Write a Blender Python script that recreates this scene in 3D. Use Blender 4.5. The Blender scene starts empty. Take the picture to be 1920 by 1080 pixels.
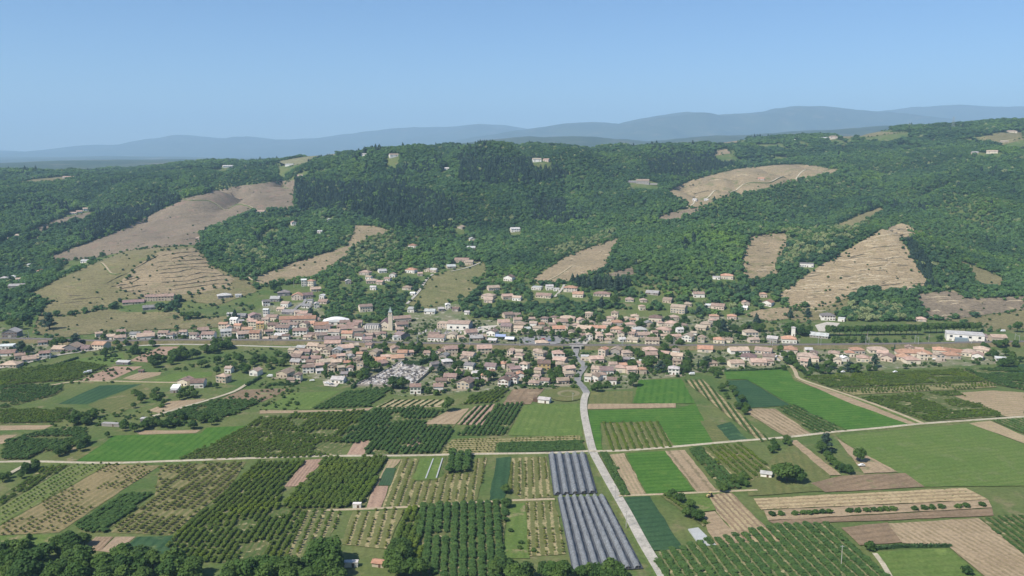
import bpy, bmesh, math, random
import numpy as np
from mathutils import Vector, Matrix
from mathutils.geometry import delaunay_2d_cdt, tessellate_polygon

random.seed(7)
RNG = np.random.default_rng(7)
SC = bpy.context.scene
COL = SC.collection
R = math.radians

# ------------------------------------------------------------------ camera
EYE_Z = 200.0          # the viewpoint stands 200 m above the valley floor
FOC = 1600.0           # focal length in units of a 1920-wide picture
PITCH = math.atan((540 - 285) / FOC)
cam_d = bpy.data.cameras.new('camera')
cam_d.sensor_width = 36.0
cam_d.lens = 36.0 * FOC / 1920.0
cam_d.clip_start = 1.0
cam_d.clip_end = 60000.0
cam = bpy.data.objects.new('camera', cam_d)
COL.objects.link(cam)
cam.location = (0, 0, EYE_Z)
cam.rotation_euler = (math.pi / 2 - PITCH, 0, 0)
SC.camera = cam

# ------------------------------------------------------------------ sky, sun, exposure
SUN_EL = R(50)
SUN_DIR = Vector((-1.0, -0.8, 0)).normalized() * math.cos(SUN_EL) + Vector((0, 0, math.sin(SUN_EL)))  # towards the sun
W = bpy.data.worlds.new('World')
SC.world = W
W.use_nodes = True
wn = W.node_tree
wn.nodes.clear()
sky = wn.nodes.new('ShaderNodeTexSky')
sky.sky_type = 'NISHITA'
sky.sun_disc = False
sky.sun_elevation = SUN_EL
sky.sun_rotation = math.atan2(SUN_DIR.x, SUN_DIR.y)
sky.altitude = 900.0
sky.air_density = 1.0
sky.dust_density = 0.35
sky.ozone_density = 9.0
bg = wn.nodes.new('ShaderNodeBackground')
bg.inputs['Strength'].default_value = 0.092
wo = wn.nodes.new('ShaderNodeOutputWorld')
wn.links.new(sky.outputs[0], bg.inputs[0])
wn.links.new(bg.outputs[0], wo.inputs[0])
sun_d = bpy.data.lights.new('sun', 'SUN')
sun_d.energy = 4.7
sun_d.angle = R(0.53)
sun_d.color = (1.0, 0.935, 0.835)
sun = bpy.data.objects.new('sun', sun_d)
COL.objects.link(sun)
sun.rotation_euler = (-SUN_DIR).to_track_quat('-Z', 'Y').to_euler()
vs = SC.view_settings
vs.view_transform = 'Standard'
vs.look = 'None'
vs.gamma = 1.0
vs.use_curve_mapping = False
vs.exposure = 0.5
SC.cycles.max_bounces = 6
SC.cycles.diffuse_bounces = 3
SC.cycles.transmission_bounces = 3
SC.cycles.volume_bounces = 1
SC.cycles.use_denoising = True

# ------------------------------------------------------------------ helpers
CP, SP = math.cos(PITCH), math.sin(PITCH)
def ray(px, py):
    a = (np.asarray(px, float) - 960) / FOC
    b = (540 - np.asarray(py, float)) / FOC
    return a, CP + b * SP, -SP + b * CP
def at_depth(px, py, Y):
    dx, dy, dz = ray(px, py)
    t = Y / dy
    return dx * t, Y, EYE_Z + dz * t
def project(x, y, z):
    zz = z - EYE_Z
    f = y * CP - zz * SP
    u = y * SP + zz * CP
    return 960 + FOC * x / f, 540 - FOC * u / f, f

def lattice(seed, n=64):
    return np.random.default_rng(seed).random((n, n))
def vnoise(x, y, scale, seed):
    g = lattice(seed)
    n = g.shape[0]
    u = np.asarray(x) / scale + 1000.37
    v = np.asarray(y) / scale + 1000.71
    iu, iv = np.floor(u).astype(int), np.floor(v).astype(int)
    fu, fv = u - iu, v - iv
    fu = fu * fu * (3 - 2 * fu)
    fv = fv * fv * (3 - 2 * fv)
    a, b = g[iu % n, iv % n], g[(iu + 1) % n, iv % n]
    c, d = g[iu % n, (iv + 1) % n], g[(iu + 1) % n, (iv + 1) % n]
    return (a * (1 - fu) + b * fu) * (1 - fv) + (c * (1 - fu) + d * fu) * fv - 0.5
def fbm(x, y, scale, seed, octv=4):
    s, a = 0, 1.0
    for i in range(octv):
        s = s + a * vnoise(x, y, scale / 2 ** i, seed + i)
        a *= 0.5
    return s
def sstep(a, b, x):
    t = np.clip((np.asarray(x, float) - a) / (b - a), 0, 1)
    return t * t * (3 - 2 * t)
def in_poly(x, y, poly):
    x = np.asarray(x, float); y = np.asarray(y, float)
    inside = np.zeros(x.shape, bool)
    n = len(poly)
    for i in range(n):
        x0, y0 = poly[i]; x1, y1 = poly[(i + 1) % n]
        if y0 == y1:
            continue
        c = ((y0 > y) != (y1 > y)) & (x < (x1 - x0) * (y - y0) / (y1 - y0) + x0)
        inside ^= c
    return inside
def mesh(name, verts, faces, mats, midx=None, smooth=False):
    me = bpy.data.meshes.new(name)
    me.from_pydata([tuple(v) for v in verts], [], [tuple(f) for f in faces])
    for m in (mats if isinstance(mats, (list, tuple)) else [mats]):
        me.materials.append(m)
    if midx is not None:
        me.polygons.foreach_set('material_index', np.asarray(midx, np.int32))
    if smooth:
        me.polygons.foreach_set('use_smooth', np.ones(len(me.polygons), bool))
    me.update()
    return me
def link(name, data, parent=None, loc=None, rotz=None, scale=None):
    o = bpy.data.objects.new(name, data)
    COL.objects.link(o)
    if parent is not None:
        o.parent = parent
    if loc is not None:
        o.location = loc
    if rotz is not None:
        o.rotation_euler = (0, 0, rotz)
    if scale is not None:
        o.scale = scale
    return o
def tag(o, label, cat=None, group=None, kind=None):
    o['label'] = label
    if cat:
        o['category'] = cat
    if group:
        o['group'] = group
    if kind:
        o['kind'] = kind
    return o
def box(cx, cy, cz, sx, sy, sz):
    v = [(cx + a * sx / 2, cy + b * sy / 2, cz + c * sz / 2) for c in (-1, 1) for b in (-1, 1) for a in (-1, 1)]
    f = [(0, 2, 3, 1), (4, 5, 7, 6), (0, 1, 5, 4), (2, 6, 7, 3), (0, 4, 6, 2), (1, 3, 7, 5)]
    return v, f
def merge(*parts):
    V, F, M = [], [], []
    for p in parts:
        v, f = p[0], p[1]
        m = p[2] if len(p) > 2 else 0
        o = len(V)
        V += list(v)
        F += [tuple(i + o for i in q) for q in f]
        M += [m] * len(f)
    return V, F, M

# ------------------------------------------------------------------ materials
def new_mat(name):
    m = bpy.data.materials.new(name)
    m.use_nodes = True
    nt = m.node_tree
    nt.nodes.clear()
    out = nt.nodes.new('ShaderNodeOutputMaterial')
    b = nt.nodes.new('ShaderNodeBsdfPrincipled')
    b.inputs['Roughness'].default_value = 0.85
    b.inputs['Specular IOR Level'].default_value = 0.2
    nt.links.new(b.outputs[0], out.inputs[0])
    return m, nt, b, out
def nd(nt, t, **kw):
    n = nt.nodes.new(t)
    for k, v in kw.items():
        if k in n.inputs.keys() if isinstance(k, str) else False:
            n.inputs[k].default_value = v
        else:
            setattr(n, k, v)
    return n
def noise_fac(nt, vec, scale, lo=0.3, hi=0.7, detail=4.0, rough=0.6):
    n = nt.nodes.new('ShaderNodeTexNoise')
    n.inputs['Scale'].default_value = scale
    n.inputs['Detail'].default_value = detail
    n.inputs['Roughness'].default_value = rough
    nt.links.new(vec, n.inputs['Vector'])
    r = nt.nodes.new('ShaderNodeMapRange')
    r.inputs[1].default_value = lo
    r.inputs[2].default_value = hi
    nt.links.new(n.outputs[0], r.inputs[0])
    return r.outputs[0]
def mixc(nt, fac, a, b, mode='MIX'):
    m = nt.nodes.new('ShaderNodeMix')
    m.data_type = 'RGBA'
    m.blend_type = mode
    for sock, v in ((m.inputs[0], fac), (m.inputs[6], a), (m.inputs[7], b)):
        if hasattr(v, 'is_output'):
            nt.links.new(v, sock)
        elif isinstance(v, (int, float)):
            sock.default_value = v
        else:
            sock.default_value = (*v, 1.0)
    return m.outputs[2]
def math_n(nt, op, a, b=None):
    m = nt.nodes.new('ShaderNodeMath')
    m.operation = op
    for i, v in enumerate((a, b)):
        if v is None:
            continue
        if hasattr(v, 'is_output'):
            nt.links.new(v, m.inputs[i])
        else:
            m.inputs[i].default_value = v
    return m.outputs[0]
def geo_pos(nt):
    g = nt.nodes.new('ShaderNodeNewGeometry')
    return g.outputs['Position']
_mc = {}
def ground_mat(name, c1, c2, patch=0.03, fine=0.5, stripe=None, swidth=0.5, soft=0.15, c3=None, jit=0.25, onrow=False, flecks=None):
    """two-tone earth or grass with patches; stripe = colour of the strips between crop rows (UV.x counts rows)"""
    key = (name, c1, c2, patch, fine, stripe, swidth, soft, c3, jit, onrow, flecks)
    if key in _mc:
        return _mc[key]
    m, nt, b, out = new_mat(name)
    p = geo_pos(nt)
    f1 = noise_fac(nt, p, patch, 0.36, 0.64, 4, 0.62)
    c = mixc(nt, f1, c1, c2)
    if stripe is not None:
        uv = nt.nodes.new('ShaderNodeUVMap')
        sx = nt.nodes.new('ShaderNodeSeparateXYZ')
        nt.links.new(uv.outputs[0], sx.inputs[0])
        wob = noise_fac(nt, p, 0.35, 0.3, 0.7, 3)
        u = math_n(nt, 'ADD', sx.outputs[0], math_n(nt, 'MULTIPLY', wob, jit))
        tri = math_n(nt, 'PINGPONG', u, 0.5)      # 0..0.5, 0 on the row
        r = nt.nodes.new('ShaderNodeMapRange')
        r.inputs[1].default_value = swidth * 0.5 - soft * 0.5
        r.inputs[2].default_value = swidth * 0.5 + soft * 0.5
        nt.links.new(tri, r.inputs[0])
        gap = noise_fac(nt, p, 0.7 if onrow else 0.11, 0.38, 0.56, 3)
        band = math_n(nt, 'SUBTRACT', 1.0, r.outputs[0]) if onrow else r.outputs[0]
        fac = math_n(nt, 'MULTIPLY', band, math_n(nt, 'ADD', math_n(nt, 'MULTIPLY', gap, 0.65), 0.35))
        c = mixc(nt, fac, c, stripe)
    if c3 is not None:
        f3 = noise_fac(nt, p, patch * 2.7, 0.56, 0.68, 5, 0.6)
        c = mixc(nt, f3, c, c3)
    if flecks is not None:
        c = mixc(nt, noise_fac(nt, p, 0.22, 0.56, 0.66, 4, 0.7), c, flecks)
    f2 = noise_fac(nt, p, fine, 0.2, 0.8, 3, 0.7)
    c = mixc(nt, f2, mixc(nt, 1.0, c, (0.62, 0.62, 0.62), 'MULTIPLY'), mixc(nt, 1.0, c, (1.28, 1.28, 1.28), 'MULTIPLY'))
    nt.links.new(c, b.inputs['Base Color'])
    b.inputs['Specular IOR Level'].default_value = 0.08
    b.inputs['Roughness'].default_value = 0.95
    _mc[key] = m
    return m
def plain_mat(name, col, var=0.25, scale=0.6, rough=0.8, spec=0.2, metal=0.0):
    m, nt, b, out = new_mat(name)
    p = geo_pos(nt)
    f = noise_fac(nt, p, scale, 0.3, 0.7, 4, 0.6)
    lo = tuple(max(0, v * (1 - var)) for v in col)
    hi = tuple(min(1, v * (1 + var)) for v in col)
    c = mixc(nt, f, lo, hi)
    nt.links.new(c, b.inputs['Base Color'])
    b.inputs['Roughness'].default_value = rough
    b.inputs['Specular IOR Level'].default_value = spec
    b.inputs['Metallic'].default_value = metal
    return m
def leaf_mat(name, cols, transl=0.25, patch=None):
    """foliage: each plant picks its own tone, each leaf clump wavers around it"""
    m, nt, b, out = new_mat(name)
    oi = nt.nodes.new('ShaderNodeObjectInfo')
    rp = nt.nodes.new('ShaderNodeValToRGB')
    el = rp.color_ramp.elements
    while len(el) < len(cols):
        el.new(0.5)
    for i, c in enumerate(cols):
        el[i].position = i / (len(cols) - 1)
        el[i].color = (c[0] * 1.72, c[1] * 1.72, c[2] * 1.45, 1)
    nt.links.new(oi.outputs['Random'], rp.inputs[0])
    p = geo_pos(nt)
    c = rp.outputs[0]
    if patch is not None:                          # stands of lighter and darker species across the slope
        f = noise_fac(nt, p, patch[0], 0.42, 0.62, 3, 0.5)
        c = mixc(nt, f, c, mixc(nt, 1.0, c, patch[1], 'MULTIPLY'))
        fb = noise_fac(nt, p, patch[0] * 1.7, 0.52, 0.66, 3, 0.5)
        c = mixc(nt, fb, c, mixc(nt, 1.0, c, (1.32, 1.22, 0.85), 'MULTIPLY'))
    f2 = noise_fac(nt, p, 0.55, 0.25, 0.75, 2, 0.6)
    c = mixc(nt, f2, mixc(nt, 1.0, c, (0.75, 0.78, 0.78), 'MULTIPLY'), mixc(nt, 1.0, c, (1.25, 1.22, 1.12), 'MULTIPLY'))
    nt.links.new(c, b.inputs['Base Color'])
    b.inputs['Roughness'].default_value = 0.75
    b.inputs['Specular IOR Level'].default_value = 0.15
    if transl > 0:
        t = nt.nodes.new('ShaderNodeBsdfTranslucent')
        nt.links.new(mixc(nt, 1.0, c, (1.1, 1.25, 0.7), 'MULTIPLY'), t.inputs[0])
        mx = nt.nodes.new('ShaderNodeMixShader')
        mx.inputs[0].default_value = transl
        nt.links.new(b.outputs[0], mx.inputs[1])
        nt.links.new(t.outputs[0], mx.inputs[2])
        nt.links.new(mx.outputs[0], out.inputs[0])
    return m

# ------------------------------------------------------------------ terrain: height field from surveyed slopes
# picture column -> (picture row, distance) along the visible slope; 'z' rows give height directly
SLOPES = {
    -320: [(600, 1010), (540, 1200), (480, 1450), (440, 1600), (400, 1800), (360, 2050), (325, 2500)],
    0:    [(600, 1010), (540, 1190), (480, 1430), (440, 1600), (400, 1800), (360, 2050), (326, 2500)],
    110:  [(600, 1010), (560, 1075), (535, 1130), (505, 1400), (460, 1580), (420, 1760), (380, 1950), (324, 2500)],
    220:  [(600, 1010), (570, 1070), (520, 1150), (495, 1200), (470, 1480), (435, 1600), (390, 1830), (350, 2080), (318, 2500)],
    340:  [(600, 1010), (570, 1065), (520, 1150), (470, 1240), (455, 1370), (430, 1500), (375, 1760), (345, 2000), (306, 2450)],
    440:  [(600, 1010), (570, 1065), (535, 1130), (490, 1270), (440, 1460), (400, 1640), (365, 1800), (335, 2050), (297, 2400)],
    550:  [(600, 1010), (560, 1090), (520, 1190), (490, 1290), (440, 1470), (390, 1680), (340, 1920), (292, 2300)],
    650:  [(600, 1010), (560, 1090), (520, 1200), (470, 1350), (430, 1470), (390, 1640), (340, 1850), (284, 2150)],
    740:  [(600, 1012), (560, 1100), (500, 1270), (440, 1470), (400, 1620), (340, 1800), (279, 2050)],
    850:  [(600, 1012), (560, 1100), (500, 1270), (440, 1470), (400, 1600), (340, 1780), (280, 2050)],
    1000: [(600, 1012), (560, 1095), (530, 1170), (480, 1340), (440, 1460), (400, 1600), (340, 1790), (272, 2050)],
    1130: [(600, 1012), (560, 1090), (520, 1170), (470, 1290), (430, 1450), (400, 1600), (340, 1830), (272, 2100)],
    1240: [(600, 1012), (560, 1090), (510, 1190), (450, 1320), (400, 1520), (350, 1780), (315, 2100), (276, 2500)],
    1330: [(600, 1012), (560, 1085), (520, 1170), (450, 1320), (400, 1460), (345, 1740), (305, 2200), (264, 3000)],
    1450: [(600, 1012), (560, 1085), (520, 1170), (440, 1350), (400, 1530), (345, 1750), (312, 1950), (300, 2300), (247, 3050)],
    1550: [(600, 1012), (565, 1075), (520, 1160), (470, 1270), (430, 1450), (360, 1780), (320, 2000), (290, 2350), (243, 3050)],
    1690: [(600, 1010), (575, 1055), (530, 1130), (480, 1215), (425, 1310), (410, 1500), (350, 1800), (300, 2150), (232, 2950)],
    1800: [(600, 1010), (570, 1065), (535, 1150), (470, 1330), (410, 1500), (350, 1720), (290, 2100), (226, 2850)],
    1920: [(600, 1010), (565, 1075), (520, 1200), (450, 1390), (400, 1530), (330, 1800), (270, 2150), (219, 2800)],
    2240: [(600, 1010), (560, 1080), (520, 1200), (450, 1390), (400, 1530), (330, 1800), (270, 2150), (219, 2800)],
}
pts = []
for px, lst in SLOPES.items():
    for py, Y in lst:
        x, y, z = at_depth(px, py, Y)
        pts.append((x, y, max(z, 0.0)))
    zc = pts[-1][2]
    for Y, dz in ((3500, -12), (4300, -25)):
        x, _, _ = at_depth(px, 300, Y)
        if Y > lst[-1][1] + 350:
            pts.append((x, Y, zc + dz))
for px in range(-320, 2300, 200):
    for Y in (250, 450, 650, 800, 920):
        x, _, _ = at_depth(px, 600, Y)
        pts.append((x, Y, -0.5))
P = np.array(pts)
CQ = 70.0
D = np.sqrt(((P[:, None, :2] - P[None, :, :2]) ** 2).sum(-1) + CQ * CQ)
wts = np.linalg.solve(D - np.eye(len(P)) * 12.0, P[:, 2])

GX = np.concatenate([np.arange(-3300, -1500, 24.0), np.arange(-1500, 1500, 8.0), np.arange(1500, 3301, 24.0)])
GY = np.concatenate([np.arange(-160, 960, 20.0), np.arange(960, 2600, 8.0), np.arange(2600, 4801, 25.0)])
def raw_height(X, Y):
    z = np.zeros(X.size)
    xf, yf = X.ravel(), Y.ravel()
    for i in range(0, X.size, 40000):
        d = np.sqrt((xf[i:i + 40000, None] - P[None, :, 0]) ** 2 + (yf[i:i + 40000, None] - P[None, :, 1]) ** 2 + CQ * CQ)
        z[i:i + 40000] = d @ wts
    return z.reshape(X.shape)
XX, YY = np.meshgrid(GX, GY)
ZZ = raw_height(XX, YY)
rel = sstep(12, 90, ZZ)
ZZ = ZZ + rel * (fbm(XX, YY, 260, 11, 4) * 14)
gul = np.clip(1 - 3.2 * np.abs(vnoise(XX + 60 * vnoise(XX, YY, 300, 23), YY, 210, 21)), 0, 1) ** 1.5    # gullies cut down the slopes
gul2 = np.clip(1 - 3.6 * np.abs(vnoise(XX + 30 * vnoise(XX, YY, 150, 25), YY * .6, 95, 24)), 0, 1) ** 1.5
ZZ = ZZ - sstep(25, 110, ZZ) * (gul * 36 + gul2 * 13) * (1 - .6 * sstep(2300, 2800, YY)) - 14 * sstep(60, 150, ZZ)
ZZ = np.where(ZZ < 3, np.maximum(0, (ZZ + 3) ** 2 / 12.0 * (ZZ > -3)), ZZ)
ZZ = ZZ * sstep(960, 1030, YY)
far = sstep(3400, 4700, YY)
ZZ = ZZ * (1 - far) + far * 95
hillside = np.clip((330 - YY) / 330, 0, 1)
ZZ = np.maximum(ZZ, 150 * hillside ** 1.6 + np.clip((60 - YY) / 60, 0, 1) * 48)
ZZ[YY > 345] = ZZ[YY > 345]
def gz(x, y):
    x = np.asarray(x, float); y = np.asarray(y, float)
    i = np.clip(np.searchsorted(GX, x) - 1, 0, len(GX) - 2)
    j = np.clip(np.searchsorted(GY, y) - 1, 0, len(GY) - 2)
    u = np.clip((x - GX[i]) / (GX[i + 1] - GX[i]), 0, 1)
    v = np.clip((y - GY[j]) / (GY[j + 1] - GY[j]), 0, 1)
    return (ZZ[j, i] * (1 - u) + ZZ[j, i + 1] * u) * (1 - v) + (ZZ[j + 1, i] * (1 - u) + ZZ[j + 1, i + 1] * u) * v
STEPS = np.concatenate([np.arange(345, 1000, 8.0), np.arange(1000, 2600, 4.0), np.arange(2600, 4700, 10.0)])
def hit(px, py):
    """where the line of sight through a picture point meets the ground"""
    px = np.atleast_1d(np.asarray(px, float)); py = np.atleast_1d(np.asarray(py, float))
    dx, dy, dz = ray(px, py)
    out = np.zeros((len(px), 3))
    for k in range(len(px)):
        t = STEPS / dy[k]
        x = dx[k] * t
        z = EYE_Z + dz[k] * t
        below = z <= gz(x, STEPS)
        if not below.any():
            n = len(STEPS) - 40
        else:
            n = int(np.argmax(below))
        if n > 0:
            g0 = (EYE_Z + dz[k] * t[n - 1]) - gz(x[n - 1], STEPS[n - 1])
            g1 = z[n] - gz(x[n], STEPS[n])
            f = g0 / (g0 - g1) if g0 > g1 else 1.0
            Yh = STEPS[n - 1] + (STEPS[n] - STEPS[n - 1]) * min(max(f, 0), 1)
        else:
            Yh = STEPS[0]
        xh = dx[k] * Yh / dy[k]
        out[k] = (xh, Yh, gz(xh, Yh))
    return out
def H1(px, py):
    return hit([px], [py])[0]

G_BASE = ground_mat('valley_ground', (0.075, 0.12, 0.034), (0.125, 0.145, 0.052), 0.02, 0.4, c3=(0.17, 0.16, 0.08))
nxg, nyg = len(GX), len(GY)
idx = np.arange(nxg * nyg).reshape(nyg, nxg)
F = np.stack([idx[:-1, :-1], idx[:-1, 1:], idx[1:, 1:], idx[1:, :-1]], -1).reshape(-1, 4)
tm = bpy.data.meshes.new('terrain')
tm.vertices.add(nxg * nyg)
tm.vertices.foreach_set('co', np.stack([XX, YY, ZZ], -1).ravel())
tm.loops.add(F.size)
tm.loops.foreach_set('vertex_index', F.ravel().astype(np.int32))
tm.polygons.add(len(F))
tm.polygons.foreach_set('loop_start', np.arange(0, F.size, 4, dtype=np.int32))
tm.polygons.foreach_set('use_smooth', np.ones(len(F), bool))
tm.update(calc_edges=True)
tm.materials.append(G_BASE)
tag(link('terrain', tm), 'green valley floor rising into wooded hills and plateau', kind='structure')

# far land and mountain ranges
G_FAR = ground_mat('far_woodland', (0.03, 0.05, 0.022), (0.06, 0.075, 0.03), 0.0012, 0.012, c3=(0.14, 0.12, 0.07))
fx = np.linspace(-20000, 20000, 150); fy = np.linspace(4500, 27000, 110)
FX, FY = np.meshgrid(fx, fy)
FZ = 95 + fbm(FX, FY, 2600, 31, 4) * 75 * sstep(4600, 6500, FY)
fi = np.arange(FX.size).reshape(FX.shape)
FF = np.stack([fi[:-1, :-1], fi[:-1, 1:], fi[1:, 1:], fi[1:, :-1]], -1).reshape(-1, 4)
tag(link('far_land', mesh('far_land', np.stack([FX, FY, FZ], -1).reshape(-1, 3).tolist(), FF.tolist(), G_FAR, smooth=True)),
    'hazy lowland stretching behind the plateau towards the mountains', kind='structure')
G_MTN = ground_mat('mountain_forest', (0.028, 0.045, 0.02), (0.055, 0.07, 0.03), 0.0016, 0.01, c3=(0.11, 0.10, 0.06))
RIDGES = [
    ('low blue-green wooded ridge rising just behind the plateau', 8200, 1900,
     [(560, 312), (680, 292), (780, 280), (860, 270), (930, 262), (1000, 257), (1080, 256), (1150, 261), (1230, 262), (1300, 257), (1370, 252), (1440, 249), (1520, 244), (1590, 239), (1660, 236), (1740, 236), (1850, 244), (2000, 262)]),
    ('far blue mountain range on the skyline behind the hamlet plateau', 22500, 4200,
     [(-260, 292), (0, 283), (60, 287), (110, 283), (190, 270), (240, 268), (290, 258), (340, 252), (400, 258), (430, 262), (460, 256), (520, 262), (600, 258), (680, 245), (740, 239), (820, 236), (900, 232), (950, 239), (1020, 250), (1200, 270), (1400, 300)]),
    ('nearer blue mountain with a broad rounded summit', 17000, 3600,
     [(700, 300), (780, 282), (860, 263), (920, 253), (960, 246), (1010, 238), (1060, 231), (1110, 227), (1160, 233), (1200, 222), (1250, 216), (1290, 211), (1340, 214), (1400, 212), (1450, 204), (1490, 199), (1540, 199), (1600, 205), (1660, 210), (1740, 222), (1850, 245), (2000, 270), (2300, 300)]),
    ('pale far mountain ridge behind the plateau with the pylon', 20500, 3500,
     [(1350, 300), (1500, 245), (1600, 216), (1680, 207), (1740, 201), (1800, 196), (1860, 197), (1920, 199), (2000, 203), (2200, 230)]),
]
for k, (lab, dist, depth, prof) in enumerate(RIDGES):
    pxs = np.linspace(prof[0][0], prof[-1][0], 220)
    pys = np.interp(pxs, [p[0] for p in prof], [p[1] for p in prof])
    pys = pys + 5.0 * fbm(pxs, pxs * 0 + 31 * k, 90, 70 + k, 4)       # uneven crests
    cx, cy, cz = at_depth(pxs, pys, dist)
    V, Fm = [], []
    rows = 46
    for j in range(rows):
        s = j / (rows - 1) * 2 - 0.0          # 0 foot, 1 crest, 2 far foot
        yy = dist + (s - 1) * depth
        xx = cx * (1 + 0.02 * (s - 1))
        shape = np.sin(min(s, 2 - s) * math.pi / 2) ** 1.25
        base = 80.0
        zz = base + (cz - base) * shape
        if 0 < s < 2:
            wv = 4 * shape * (1 - shape) + 0.06
            zz = zz + wv * (np.maximum(cz - base, 60)) * 0.5 * fbm(xx, np.full_like(xx, yy), 1700, 50 + k * 7, 5) + 26 * fbm(xx, np.full_like(xx, yy), 420, 90 + k, 3)
        if s < 1.02:
            zz = np.minimum(zz, EYE_Z + (cz - EYE_Z) * (yy / dist) - 2)
        if s in (0, 2):
            zz = np.full_like(xx, 40.0)
        V += list(zip(xx, np.full_like(xx, yy), zz))
    n = len(pxs)
    for j in range(rows - 1):
        for i in range(n - 1):
            Fm.append((j * n + i, j * n + i + 1, (j + 1) * n + i + 1, (j + 1) * n + i))
    tag(link('mountain', mesh('mountain', V, Fm, G_MTN, smooth=True)), lab, kind='structure')
# ------------------------------------------------------------------ plants: shapes of unit height
M_BARK = plain_mat('bark', (0.09, 0.065, 0.045), 0.3, 3.0, 0.95, 0.05)
L_BROAD = leaf_mat('broadleaf_leaves', [(0.021, 0.046, 0.016), (0.036, 0.07, 0.019), (0.052, 0.086, 0.024), (0.03, 0.058, 0.02)])
L_FOREST = leaf_mat('forest_leaves', [(0.034, 0.066, 0.032), (0.05, 0.1, 0.037), (0.072, 0.125, 0.042), (0.04, 0.086, 0.04), (0.062, 0.108, 0.054)], 0.22, (0.006, (0.6, 0.66, 0.85)))
L_DARK = leaf_mat('conifer_needles', [(0.018, 0.034, 0.031), (0.024, 0.043, 0.037), (0.029, 0.05, 0.034)], 0.08)
L_PALE = leaf_mat('pale_blossom_leaves', [(0.12, 0.145, 0.075), (0.16, 0.18, 0.105), (0.10, 0.13, 0.06)], 0.2)
L_ORCH = leaf_mat('orchard_leaves', [(0.058, 0.09, 0.022), (0.078, 0.108, 0.027), (0.066, 0.097, 0.028)], 0.3, (0.02, (0.85, 0.95, 0.9)))
L_ORCHD = leaf_mat('dark_orchard_leaves', [(0.036, 0.072, 0.026), (0.045, 0.084, 0.029), (0.052, 0.09, 0.03)], 0.25)
L_OLIVE = leaf_mat('young_orchard_leaves', [(0.09, 0.11, 0.035), (0.115, 0.125, 0.045), (0.08, 0.105, 0.03)], 0.25)
L_HEDGE = leaf_mat('hedge_leaves', [(0.022, 0.045, 0.02), (0.03, 0.058, 0.024)], 0.1)

def leaf_cloud(rng, lobes, n, size, up=0.35, jit=0.4):
    """n leaf clumps on the skins of a set of lobes (x,y,z,rx,rz), facing outwards with some scatter"""
    V, Fq = [], []
    area = np.array([l[3] * l[3] for l in lobes]); area = area / area.sum()
    pick = rng.choice(len(lobes), n, p=area)
    for k in range(n):
        x, y, z, rx, rz = lobes[pick[k]]
        d = rng.normal(size=3); d /= np.linalg.norm(d)
        if d[2] < -0.55:
            d[2] = -d[2]
        rr = 0.82 + 0.26 * rng.random()
        c = np.array([x + d[0] * rx * rr, y + d[1] * rx * rr, z + d[2] * rz * rr])
        nrm = d * 0.9 + rng.normal(size=3) * jit + np.array([0, 0, up])
        nrm /= np.linalg.norm(nrm)
        a = np.cross(nrm, rng.normal(size=3)); a /= np.linalg.norm(a) + 1e-9
        b = np.cross(nrm, a)
        s = size * (0.6 + 0.8 * rng.random())
        o = len(V)
        w1, w2 = 0.5 + 0.3 * rng.random(), 0.5 + 0.3 * rng.random()
        V += [c - a * s * w1 - b * s * .5, c + a * s * .5 - b * s * w2, c + a * s * w1 + b * s * .5, c - a * s * .5 + b * s * w2]
        Fq.append((o, o + 1, o + 2, o + 3))
    return V, Fq
def ico(sub):
    bm = bmesh.new()
    bmesh.ops.create_icosphere(bm, subdivisions=sub, radius=1)
    v = [tuple(q.co) for q in bm.verts]
    f = [tuple(w.index for w in q.verts) for q in bm.faces]
    bm.free()
    return v, f
ICO1 = ico(1); ICO2 = ico(2)
def cores(rng, lobes, k=0.78):  # solid hulls added inside the lobes to block light between leaf clumps
    parts = []
    for (x, y, z, rx, rz) in lobes:
        v = [(x + p[0] * rx * k * (0.85 + .3 * rng.random()), y + p[1] * rx * k * (0.85 + .3 * rng.random()), z + p[2] * rz * k) for p in ICO1[0]]
        parts.append((v, ICO1[1]))
    V, Fc, _ = merge(*parts)
    return V, Fc
def tube(p0, p1, r0, r1, n=6):
    p0, p1 = np.array(p0, float), np.array(p1, float)
    d = p1 - p0; d /= np.linalg.norm(d)
    a = np.cross(d, (0.3, 1, 0.2)); a /= np.linalg.norm(a); b = np.cross(d, a)
    V = [p + (a * math.cos(t) + b * math.sin(t)) * r for p, r in ((p0, r0), (p1, r1)) for t in [2 * math.pi * i / n for i in range(n)]]
    Fq = [(i, (i + 1) % n, n + (i + 1) % n, n + i) for i in range(n)] + [tuple(range(n, 2 * n))]
    return V, Fq
def trunk_of(rng, h, r, lobes, nlimb=3):
    parts = [tube((0, 0, -0.03), (0, 0, h), r, r * 0.65)]
    for l in lobes[:nlimb]:
        parts.append(tube((0, 0, h * 0.85), (l[0] * .8, l[1] * .8, l[2]), r * 0.55, r * 0.2, 5))
    V, Fq, _ = merge(*parts)
    return V, Fq

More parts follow.
